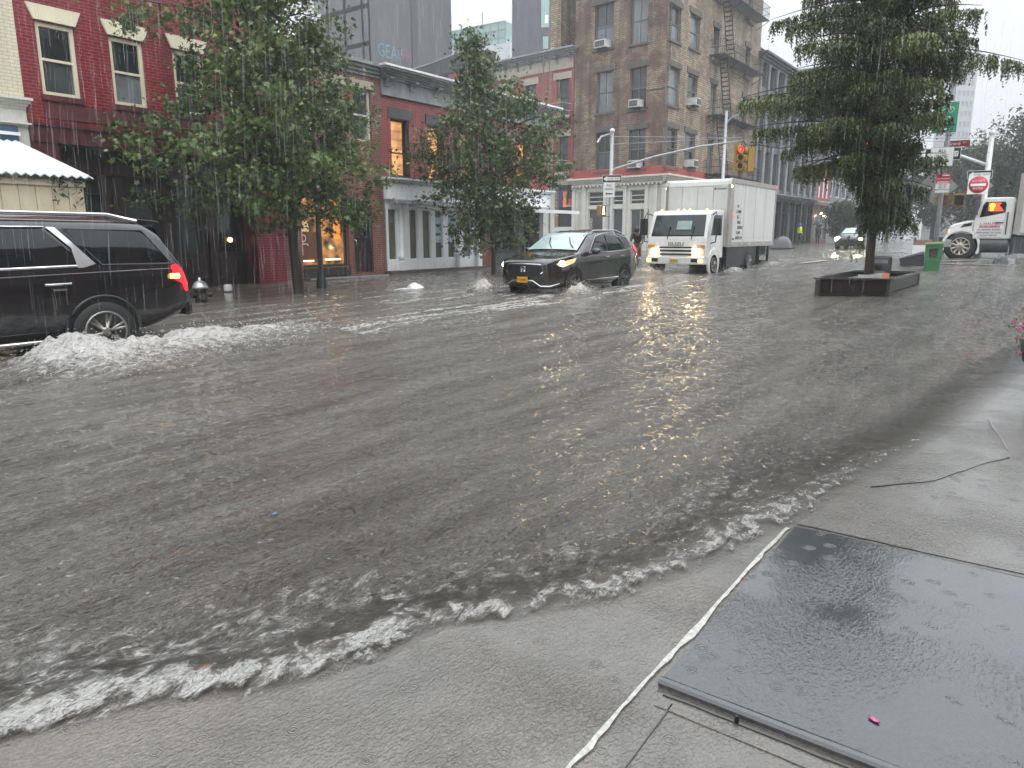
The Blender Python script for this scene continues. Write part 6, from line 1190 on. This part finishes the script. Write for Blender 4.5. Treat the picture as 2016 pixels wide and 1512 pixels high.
q = MB(); q.hexa([(A.x + .1, A.y - .05, -.1), (B_.x + .1, B_.y + .08, -.1), (C.x - .08, C.y + .08, -.1), (D_.x - .1, D_.y - .08, -.1), (A.x + .1, A.y - .05, .36), (B_.x + .1, B_.y + .08, .36), (C.x - .08, C.y + .08, .36), (D_.x - .1, D_.y - .08, .36)]); q.build('soil', mat('wet_soil', (.02, .016, .012), .5, bump=.8, scale=14), t)
NWS = mat('wet_newspaper', (.34, .34, .33), .3, var=.45, scale=9, coat=.7)
p = atD(1718, 545, 17.9); t = thing('newspaper_sheet', 'sodden open newspaper with orange corner draped over the planter edge', 'newspaper', (p.x, p.y, .53), facing(p)); xs_ = np.linspace(-.33, .36, 24); ys_ = np.linspace(-.16, .30, 12); X, Y, f = grid(xs_, ys_); Z = .05 * np.sin(X * 6) * .6 + .03 * (fbm(X * 5, Y * 5, 3, 4) - .5) + np.where(Y < 0, Y * .55, 0) + .06 * Y; 
V_ = np.stack([X, Y, Z], -1).reshape(-1, 3); npmesh('sheet', np.concatenate([V_, V_ - (0, 0, .006)]), f.tolist() + [[i + len(V_) for i in q[::-1]] for q in f.tolist()], NWS, t, True)
q = MB(); q.hexa([(.20, -.135, -.05), (.35, -.135, -.05), (.35, .0, .035), (.20, .0, .035), (.20, -.135, -.04), (.35, -.135, -.04), (.35, .0, .045), (.20, .0, .045)]); q.build('orange_print', mat('orange_print', (.55, .16, .08), .4), t)
p = atD(1700, 556, 17.2); t = thing('green_tray', 'dark green plastic tray caught under the newspaper at the planter corner', 'tray', (p.x, p.y, .30), facing(p)); q = MB(); q.hexa([(-.25, -.1, -.14), (.36, -.1, -.14), (.36, .25, -.14), (-.25, .25, -.14), (-.30, -.14, .10), (.42, -.14, .10), (.42, .3, .10), (-.30, .3, .10)]); q.build('tub', mat('dark_green_plastic', (.015, .06, .035), .3), t, bevel=.03); q = MB(); q.tube([(-.31, -.15, .11), (.43, -.15, .11), (.43, .31, .11), (-.31, .31, .11), (-.31, -.15, .11)], .018, 6); q.build('rim', MATS['dark_green_plastic'], t)
p = atD(1732, 530, 19.3); t = thing('fallen_bin', 'black bin lying on its side in the planter, grey moulded lid facing out', 'bin', (p.x, p.y, .36), facing(p)); q = MB(); q.hexa([(-.25, 0, 0), (.25, 0, 0), (.22, .7, .02), (-.22, .7, .02), (-.27, 0, .56), (.27, 0, .56), (.22, .7, .46), (-.22, .7, .46)]); q.build('body', PLASTIC, t, bevel=.04); q = MB(); q.box(-.27, .27, -.07, -.004, .0, .58); lid = q.build('lid', mat('grey_lid', (.10, .105, .11), .3, coat=.6), t, bevel=.05)
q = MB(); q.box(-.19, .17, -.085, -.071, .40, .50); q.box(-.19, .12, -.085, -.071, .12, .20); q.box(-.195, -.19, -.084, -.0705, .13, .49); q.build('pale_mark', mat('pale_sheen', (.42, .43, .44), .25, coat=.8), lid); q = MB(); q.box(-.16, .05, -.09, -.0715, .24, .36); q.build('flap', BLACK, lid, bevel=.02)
p = gnd(1834, 532); t = thing('green_bin', 'upright green box with open window and yellowish lid standing in water', 'bin', (p.x, p.y, p.z - .1), facing(p)); GP = mat('bright_green_plastic', (.05, .20, .07), .3, var=.2, coat=.3); q = MB(); q.hexa([(-.27, -.22, 0), (.22, -.22, 0), (.22, .22, 0), (-.27, .22, 0), (-.25, -.22, .48), (.24, -.22, .48), (.24, .22, .48), (-.25, .22, .48)]); q.build('base', GP, t, bevel=.02)
q = MB(); q.box(-.27, -.14, -.2, .2, .482, 1.0); q.box(.12, .27, -.2, .2, .482, 1.0); q.box(-.14, .12, -.2, .2, .482, .56); q.box(-.14, .12, -.2, .2, .86, 1.0); q.box(-.14, .12, .12, .2, .56, .86); q.build('cabinet', GP, t); q = MB(); q.hexa([(-.30, -.24, 1.0), (.30, -.24, 1.04), (.30, .24, 1.04), (-.30, .24, 1.0), (-.29, -.22, 1.05), (.29, -.22, 1.10), (.29, .22, 1.10), (-.29, .22, 1.05)]); q.build('lid', mat('lime_lid', (.25, .42, .10), .3), t); MB().box(-.12, .10, -.1, .118, .565, .80).build('contents', mat('brown_clutter', (.16, .10, .09), .5, var=.6, scale=12), t)
p = gnd(1795, 524); t = thing('fallen_bin', 'dark grey wheelie bin toppled beside the green box', 'bin', (p.x, p.y, p.z - .05), facing(p)); t.scale = (.86, .86, .82); q = MB(); q.hexa([(-.45, 0, -.02), (.50, 0, -.1), (.50, .6, -.1), (-.45, .6, -.02), (-.50, 0, .36), (.42, 0, .62), (.42, .6, .62), (-.50, .6, .36)]); q.build('body', mat('dark_grey_plastic', (.06, .062, .07), .35), t, bevel=.03); q = MB(); q.hexa([(-.53, -.04, .365), (.45, -.04, .628), (.45, .64, .628), (-.53, .64, .365), (-.53, -.04, .43), (.40, -.04, .74), (.40, .64, .74), (-.53, .64, .43)]); q.build('lid', mat('blue_grey_plastic', (.20, .21, .23), .3), t, bevel=.015)
q = MB(); q.tube([(.47, -.02, -.02), (.47, .62, -.02)], .09, 10); q.build('wheel', RUBBER, t)
p = gnd(1816, 500); t = thing('cardboard_box', 'brown and white cardboard box behind the toppled wheelie bin', 'box', (p.x, p.y, p.z), facing(p)); MB().box(-.48, .42, 0, .5, 0, .44).build('carton', SIGNW, t, bevel=.01); MB().box(-.47, .41, .01, .49, .445, .72).build('lid_flap', mat('brown_card', (.25, .16, .11), .6), t, bevel=.01)
p = gnd(1845, 500); t = thing('news_rack', 'dark street rack with stickers in front of the lorry nose', 'rack', (p.x, p.y, p.z), facing(p)); MB().box(-.32, .32, 0, .45, 0, .8).build('case', mat('dark_teal_case', (.03, .055, .07), .4), t, bevel=.03); MB().box(-.36, .36, -.04, .5, .8, .86).build('top', DGREY, t, bevel=.01)
for i in range(5): q = MB(); q.lathe([(.01, -.012), (.075, -.012), (.075, -.004), (.01, -.004)], (-.2 + .1 * i, 0, .25 + .13 * ((i * 2) % 4)), 'y', 12); q.build('sticker', [SIGNW, SIGNR, SIGNW, SIGNG, SIGNW][i], t)
p = gnd(1978, 520); t = thing('debris_bag', 'dark rubbish bag and litter washed up beside the white lorry', 'bag', (p.x, p.y, p.z), facing(p)); X, Y, f = grid(np.linspace(-.42, .42, 22), np.linspace(-.3, .3, 16)); Z = .34 * np.clip(1 - (X / .40) ** 2 - (Y / .28) ** 2, 0, 1) ** .5 * (.6 + .8 * fbm(X * 6, Y * 6, 3, 3)) - .02; npmesh('sack', np.stack([X, Y, Z], -1), f, mat('black_polythene', (.035, .036, .038), .25, coat=.5), t, True); q = MB(); q.tube([(-.02, 0, .27), (.0, .0, .36), (.05, 0, .42)], .05, 7, .02); q.build('knot', PLASTIC, t)
p = gnd(1540, 492); t = thing('tarp_bundle', 'grey tarpaulin covered bundle with shiny wet top beyond the box truck', 'bundle', (p.x, p.y, p.z), facing(p)); X, Y, f = grid(np.linspace(-.75, .75, 26), np.linspace(-.5, .5, 18)); Z = .85 * np.clip(1 - ((X + .1) / .72) ** 2, 0, 1) ** .45 * np.clip(1 - (Y / .48) ** 4, 0, 1) ** .4 * (.85 + .25 * fbm(X * 3, Y * 3, 3, 8)); npmesh('tarpaulin', np.stack([X, Y, Z], -1), f, mat('grey_tarpaulin', (.085, .09, .095), .3, coat=.3), t, True); q = MB(); q.tube([(-.7, -.5, .12), (0, -.53, .1), (.7, -.45, .12)], .03, 6); q.build('strap', BLACK, t)
p = gnd(818, 568); t = thing('plastic_bag', 'white plastic bag floating near the kerb in front of the white shopfront', 'bag', (p.x, p.y, p.z)); X, Y, f = grid(np.linspace(-.3, .3, 20), np.linspace(-.22, .22, 16)); Z = .16 * np.clip(1 - (X / .28) ** 2 - (Y / .2) ** 2, 0, 1) ** .5 * (.5 + fbm(X * 9, Y * 9, 3, 5)) - .015; npmesh('film', np.stack([X, Y, Z], -1), f, mat('white_polythene', (.72, .73, .74), .3, coat=.4), t, True); q = MB(); q.tube([(-.28, 0, .0), (-.5, .05, .02), (-.8, .02, .0)], .03, 6, .012); q.build('handle', MATS['white_polythene'], t)
def petal(name, label, cat, px, py, s, m, m2=None):
    p = gnd(px, py); t = thing(name, label, cat, (p.x, p.y, p.z + .0108), r.uniform(0, 3)); X, Y, f = grid(np.linspace(-1, 1, 14), np.linspace(-1, 1, 10)); k = np.sqrt(np.clip(1 - X ** 2, 0, 1)); Vp = np.stack([X * s, Y * k * s * .5, (.25 * s * (Y ** 2) + .2 * s * X ** 2)], -1).reshape(-1, 3); npmesh('petal', np.concatenate([Vp, Vp - (0, 0, .0012)]), f.tolist() + [[i + len(Vp) for i in q_[::-1]] for q_ in f.tolist()], m, t, True)
    if m2: q = MB(); q.tube([(-s * .3, .002, s * .10), (s * .3, -.002, s * .10), (s * .8, 0, s * .25)], s * .12, 5, s * .05); q.build('fold', m2, t)
petal('flower_petal', 'single pink and white petal lying on the wet dark slab', 'petal', 1720, 1425, .0185, mat('pink_petal', (.70, .10, .30), .35, coat=.5), mat('pale_pink', (.75, .50, .60), .35))
petal('fallen_leaf', 'orange leaf floating at the edge of the near breaking wave', 'leaf', 402, 1322, .022, mat('orange_leaf', (.60, .20, .06), .4, coat=.5)); petal('litter_scrap', 'blue scrap of litter drifting in the middle of the brown flood', 'litter', 540, 1017, .022, mat('blue_scrap', (.12, .22, .40), .4))
p = gnd(1450, 1421); t = thing('litter_scrap', 'small black scrap lying just below the dark slab edge', 'litter', (p.x, p.y, .012), .4); q = MB(); q.hexa([(-.008, -.006, -.01), (.008, -.005, -.01), (.007, .007, -.01), (-.007, .006, -.01), (-.006, -.006, .012), (.007, -.004, .009), (.006, .006, .011), (-.008, .005, .008)]); q.build('scrap', BLACK, t)
# pink flowers reaching in at the right edge
p = atD(2050, 640, 6.2); t = thing('flower_basket', 'pink blossoms with green leaves poking in at the right frame edge', 'flowers', p); rb_ = np.random.default_rng(3); pts = rb_.normal(0, 1, (420, 3)) * (.10, .10, .13) ; v_, f_ = leafcloud(pts, .022, 41, False); npmesh('leaves', v_, f_, OAKL, t, attrs={'rnd': ('FACE', rb_.uniform(.3, 1, 420))}); pts = rb_.normal(0, 1, (110, 3)) * (.10, .10, .10) - np.array([.02, 0, .03]); v_, f_ = leafcloud(pts, .026, 42, True); npmesh('blossoms', v_, f_, mat('pink_blossom', (.62, .06, .22), .4), t)
q = MB(); q.lathe([(.10, -.32), (.13, -.18), (.14, -.12)], (0, 0, 0), 'z', 16); q.build('pot', DGREY, t); q = MB(); q.tube([(0, 0, -.3), (0, 0, -1.65)], .02, 6); q.build('stake', BLACKM, t)

# ---------------------------------------------------------------- people
def skin(name, J, E, m, parent, sub=2):
    me = bpy.data.meshes.new(name); ks = list(J); me.from_pydata([J[k][0] for k in ks], [(ks.index(a), ks.index(b)) for a, b in E], []); o = link(name, me, m, parent)
    o.modifiers.new('skin', 'SKIN').use_smooth_shade = True
    for k, v in zip(ks, me.skin_vertices[0].data): rr = J[k][1]; v.radius = rr if isinstance(rr, tuple) else (rr, rr); v.use_root = (k == ks[0])
    sb_ = o.modifiers.new('sub', 'SUBSURF'); sb_.levels = sb_.render_levels = sub; return o
SKIN = mat('skin', (.42, .26, .19), .5); JACKD = mat('dark_wet_jacket', (.020, .022, .026), .4); TROUS = mat('dark_trousers', (.025, .025, .03), .6); HIVIS = mat('hi_vis_yellow', (.80, 1.0, .03), .45, var=.05, em=(.6, .95, .02), es=.15)
HIVIS.node_tree.nodes['Principled BSDF'].inputs['Emission Strength'].default_value = 0
def person(label, loc, yaw, pose, jm, tm, s=1.0, hood=None):
    t = thing('person', label, 'person', loc, yaw); t.scale = (s, s, s); J = pose; 
    E = [('pel', 'wa'), ('wa', 'ch'), ('ch', 'nk'), ('nk', 'hd'), ('hd', 'tp')]
    for q in 'LR': E += [('ch', 'sh' + q), ('sh' + q, 'el' + q), ('el' + q, 'wr' + q), ('wr' + q, 'pm' + q), ('pel', 'hp' + q), ('hp' + q, 'kn' + q), ('kn' + q, 'an' + q), ('an' + q, 'to' + q)]
    R_ = dict(pel=.125, wa=.115, ch=.135, nk=.055, hd=.095, tp=.07, sh=.075, el=.045, wr=.032, pm=.036, hp=.085, kn=.058, an=.04, to=.035); B0 = {k: (v, R_.get(k, R_.get(k[:-1]))) for k, v in J.items()}
    for q in 'LR':
        w, m_ = Vector(J['wr' + q]), Vector(J['pm' + q]); d = (m_ - w).normalized(); sdv = d.cross(Vector((0, 0, 1))); sdv = (sdv if sdv.length > .1 else Vector((1, 0, 0))).normalized()
        for i in range(4): a = m_ + sdv * (i - 1.5) * .018 + d * .02; B0[f'f{i}{q}'] = (tuple(a + d * (.05, .06, .056, .042)[i] - Vector((0, 0, .012))), .008); E.append(('pm' + q, f'f{i}{q}'))
        B0['th' + q] = (tuple(w + (m_ - w) * .6 + sdv * .055 + d * .03), .009); E.append(('pm' + q, 'th' + q))
    skin('body', B0, E, SKIN, t); j2 = lambda ks, k: {a: (J[a], tuple([R_.get(a, R_.get(a[:-1])) * k] * 2)) for a in ks}
    skin('jacket', j2(['wa', 'ch', 'nk', 'pel', 'shL', 'elL', 'wrL', 'shR', 'elR', 'wrR'], 1.32), [('pel', 'wa'), ('wa', 'ch'), ('ch', 'nk'), ('ch', 'shL'), ('shL', 'elL'), ('elL', 'wrL'), ('ch', 'shR'), ('shR', 'elR'), ('elR', 'wrR')], jm, t)
    skin('trousers', j2(['pel', 'hpL', 'knL', 'anL', 'hpR', 'knR', 'anR'], 1.22), [('pel', 'hpL'), ('hpL', 'knL'), ('knL', 'anL'), ('pel', 'hpR'), ('hpR', 'knR'), ('knR', 'anR')], tm, t)
    for q in 'LR': skin('shoe', {'a': (J['an' + q], .05), 'b': (J['to' + q], .045)}, [('a', 'b')], hood[1] if hood else BLACK, t, 1)
    h = Vector(J['hd']); q = MB(); q.blob(h + Vector((0, .02, .035)), .125, 8, (1, 1.02, 1.05)); q.build('hood' if hood else 'hair', hood[0] if hood else BLACK, t)
    q = MB(); q.blob(h + Vector((0, -.10, .0)), .022, 6); q.build('nose', SKIN, t)
    for sx_ in (-.035, .035): q = MB(); q.blob(h + Vector((sx_, -.088, .03)), .013, 6); q.build('eye', BLACK, t)
    q = MB(); q.box(h.x - .025, h.x + .025, h.y - .096, h.y - .085, h.z - .055, h.z - .045); q.build('mouth', mat('lips', (.30, .10, .09), .4), t); return t
stand = dict(pel=(0, 0, .92), wa=(0, 0, 1.08), ch=(0, 0, 1.32), nk=(0, 0, 1.48), hd=(0, -.03, 1.60), tp=(0, -.01, 1.70), shL=(.19, 0, 1.40), elL=(.24, .02, 1.14), wrL=(.24, -.08, .92), pmL=(.24, -.11, .85), shR=(-.19, 0, 1.40), elR=(-.25, .02, 1.14), wrR=(-.24, -.10, .93), pmR=(-.24, -.13, .86), hpL=(.09, 0, .88), knL=(.11, -.04, .48), anL=(.11, .04, .09), toL=(.12, -.12, .03), hpR=(-.09, 0, .88), knR=(-.10, -.08, .48), anR=(-.10, -.06, .09), toR=(-.11, -.22, .03))
p = Vector((65.8, 17.5, G(65.8))); person('person in a bright yellow rain jacket walking by the grey cast iron front', p, facing(p) + R(120), stand, HIVIS, TROUS, 1.06, (mat('blue_grey_hood', (.10, .11, .20), .5), BLACK))
umb = dict(stand); umb.update(elR=(-.24, -.16, 1.18), wrR=(-.13, -.26, 1.36), pmR=(-.12, -.27, 1.42)); p = Vector((70, 17.0, G(70))); person('person in dark clothes sheltering under a black umbrella on the far pavement', p, facing(p) + R(20), umb, JACKD, TROUS, 1.0)
yw = facing(p) + R(20); t = thing('umbrella', 'open black umbrella held by the person in dark clothes', 'umbrella', p, yw); n_ = 16; prof = [(.02, 2.02), (.18, 1.99), (.36, 1.91), (.50, 1.78), (.49, 1.775), (.35, 1.89), (.18, 1.97), (.02, 2.0)]; q = MB(); q.lathe(prof, (-.12, -.27, 0), 'z', n_, False); q.build('canopy', BLACK, t); q = MB(); q.tube([(-.12, -.27, 1.36), (-.12, -.27, 2.07)], .010, 6); q.build('shaft', GREYM, t); q = MB(); q.tube([(-.12, -.27, 1.36), (-.12, -.27, 1.30), (-.15, -.27, 1.28), (-.17, -.27, 1.31)], .014, 6); q.build('handle', BLACK, t)
# cyclist between the crossover and the truck
p = Vector((28.4, 14.15, G(28.4) - .05)); yw = R(20); ride = dict(pel=(.12, 0, 1.0), wa=(.02, 0, 1.16), ch=(-.22, 0, 1.34), nk=(-.36, 0, 1.42), hd=(-.44, 0, 1.53), tp=(-.46, 0, 1.63), shL=(-.22, -.19, 1.36), elL=(-.42, -.24, 1.15), wrL=(-.58, -.22, 1.04), pmL=(-.64, -.21, 1.03), shR=(-.22, .19, 1.36), elR=(-.42, .24, 1.15), wrR=(-.58, .22, 1.04), pmR=(-.64, .21, 1.03), hpL=(.10, -.09, .95), knL=(-.26, -.11, .78), anL=(-.02, -.11, .40), toL=(-.16, -.11, .33), hpR=(.10, .09, .95), knR=(-.22, .11, .60), anR=(.0, .11, .20), toR=(-.14, .11, .14))
person('cyclist in a dark hooded jacket bending over the handlebars beside the truck', p, yw, ride, JACKD, mat('tan_trousers', (.25, .15, .11), .5), 1.0, (JACKD, SIGNW))
t = thing('bicycle', 'bicycle ridden through the flood by the person in the dark hooded jacket', 'bicycle', p, yw); FRM = mat('grey_bike_frame', (.25, .26, .27), .3, .5); hubs = ((.42, .35), (-.62, .35))
for x, z in hubs: q = MB(); q.tube([(x + .335 * math.cos(a), 0, z + .335 * math.sin(a)) for a in np.linspace(0, 2 * math.pi, 30)], .018, 6, None, False); w_ = q.build('wheel', RUBBER, t); q = MB(); [q.tube([(x, 0, z), (x + .33 * math.cos(a), 0, z + .33 * math.sin(a))], .003, 3) for a in np.linspace(0, 2 * math.pi, 14)]; q.build('spokes', GREYM, w_)
q = MB(); q.tube([(.42, 0, .35), (-.08, 0, .32), (-.50, 0, .78), (.14, 0, .82), (-.08, 0, .32)], .018, 6); q.tube([(.42, 0, .35), (.12, 0, .76)], .014, 6); q.tube([(-.50, 0, .86), (-.62, 0, .35)], .018, 6); q.build('frame', FRM, t); q = MB(); q.tube([(-.50, 0, .86), (-.52, 0, .98), (-.60, .24, 1.01)], .014, 6); q.tube([(-.52, 0, .98), (-.60, -.24, 1.01)], .014, 6); q.build('handlebar', BLACKM, t); q = MB(); q.blob((.17, 0, .88), .10, 8, (1.4, .8, .4)); q.build('saddle', BLACK, t); q = MB(); q.tube([(-.08, -.07, .32), (-.10, -.09, .32), (-.02, -.09, .36)], .012, 5); q.box(-.08, .04, -.15, -.07, .335, .36); q.build('pedal', GREYM, t)

# ---------------------------------------------------------------- painted crossing lines beyond the flood
RL = mat('road_line_paint', (.55, .55, .53), .35, var=.2, scale=3, coat=.5)
for (xa, ya), (xb, yb) in [((1845, 516), (1965, 513)), ((1850, 520), (1985, 524)), ((1718, 496), (1742, 493)), ((1752, 498), (1782, 495)), ((1575, 520), (1625, 514))]:
    a = gnd(xa, ya); b = gnd(xb, yb); d = Vector((b.x - a.x, b.y - a.y, 0)); n_ = Vector((-d.y, d.x, 0)).normalized() * .12; q = MB(); zz = .035; N_ = 10
    for i in range(N_):
        u, v = a + d * (i / N_), a + d * ((i + 1) / N_); zu, zv = G(u.x) + zz, G(v.x) + zz; q.face([(u.x - n_.x, u.y - n_.y, zu), (v.x - n_.x, v.y - n_.y, zv), (v.x + n_.x, v.y + n_.y, zv), (u.x + n_.x, u.y + n_.y, zu)][::-1])
    tag(q.build('road_marking', RL), kind='structure')
# ---------------------------------------------------------------- the row behind the viewer (seen only in reflections)
B = thing('near_row_building', 'dark brick building on the near side of the street behind the viewer', 'building', (24, -4.6, 0), R(180)); fc = Facade(B)
ops = [[1 + 2.6 * i, 2.3 + 2.6 * i, 5 + 3.6 * k, 7.1 + 3.6 * k] for i in range(19) for k in range(2)] + [[1 + 2.6 * i, 3 + 2.6 * i, .8, 3.4] for i in range(19)]
fc.wall(50, 11.5, ops, BR_ORG, depth=.25, thick=8); 
for o in ops[::1]: fc.win(o, DGREY, GLASS_MID, .15, .08)
# ---------------------------------------------------------------- rain in the air and the grey air itself
r = np.random.default_rng(99); n = 10500; nr = np.arange(n) < 850; D = np.where(nr, 2.2 + 5 * r.uniform(0, 1, n), 6 + 32 * r.uniform(0, 1, n)); px = r.uniform(-60, 2076, n); py = np.where(nr & (r.uniform(0, 1, n) < .5), r.uniform(-40, 1500, n), r.uniform(-40, 900, n)); V = []; Fr = []
for i in range(n):
    q = atD(px[i], py[i], D[i]); 
    if q.z < .06: continue
    L = r.uniform(.10, .22) if nr[i] else r.uniform(.25, .55); w = r.uniform(.0006, .0011) if nr[i] else r.uniform(.0011, .0022); dx = L * .05 * r.normal(.3, .5); a = r.uniform(0, 3.14); c, s = w * math.cos(a), w * math.sin(a); k = len(V)
    V += [(q.x - c, q.y - s, q.z), (q.x + c, q.y + s, q.z), (q.x - s, q.y + c, q.z + L * .3), (q.x + dx, q.y, q.z + L), (q.x + s * .6, q.y - c * .6, q.z + L * .5)]
    Fr += [[k, k + 1, k + 3], [k + 1, k + 2, k + 3], [k + 2, k + 4, k + 3], [k, k + 4, k + 1]]
m, t_, b, N, L_ = nodes('falling_water'); b.inputs['Base Color'].default_value = (.85, .87, .9, 1); b.inputs['Roughness'].default_value = .15; b.inputs['Alpha'].default_value = .155
tag(npmesh('rain', V, Fr, m), kind='stuff')
hz = MB(); hz.box(-60, 620, -320, 360, -1.6, 150); m = bpy.data.materials.new('wet_air'); m.use_nodes = True; t_ = m.node_tree; t_.nodes.remove(t_.nodes['Principled BSDF']); pv = t_.nodes.new('ShaderNodeVolumePrincipled'); pv.inputs['Color'].default_value = (.93, .95, .97, 1); pv.inputs['Density'].default_value = .0021; pv.inputs['Anisotropy'].default_value = .2
t_.links.new(pv.outputs[0], t_.nodes['Material Output'].inputs['Volume']); tag(hz.build('haze', m), kind='stuff')
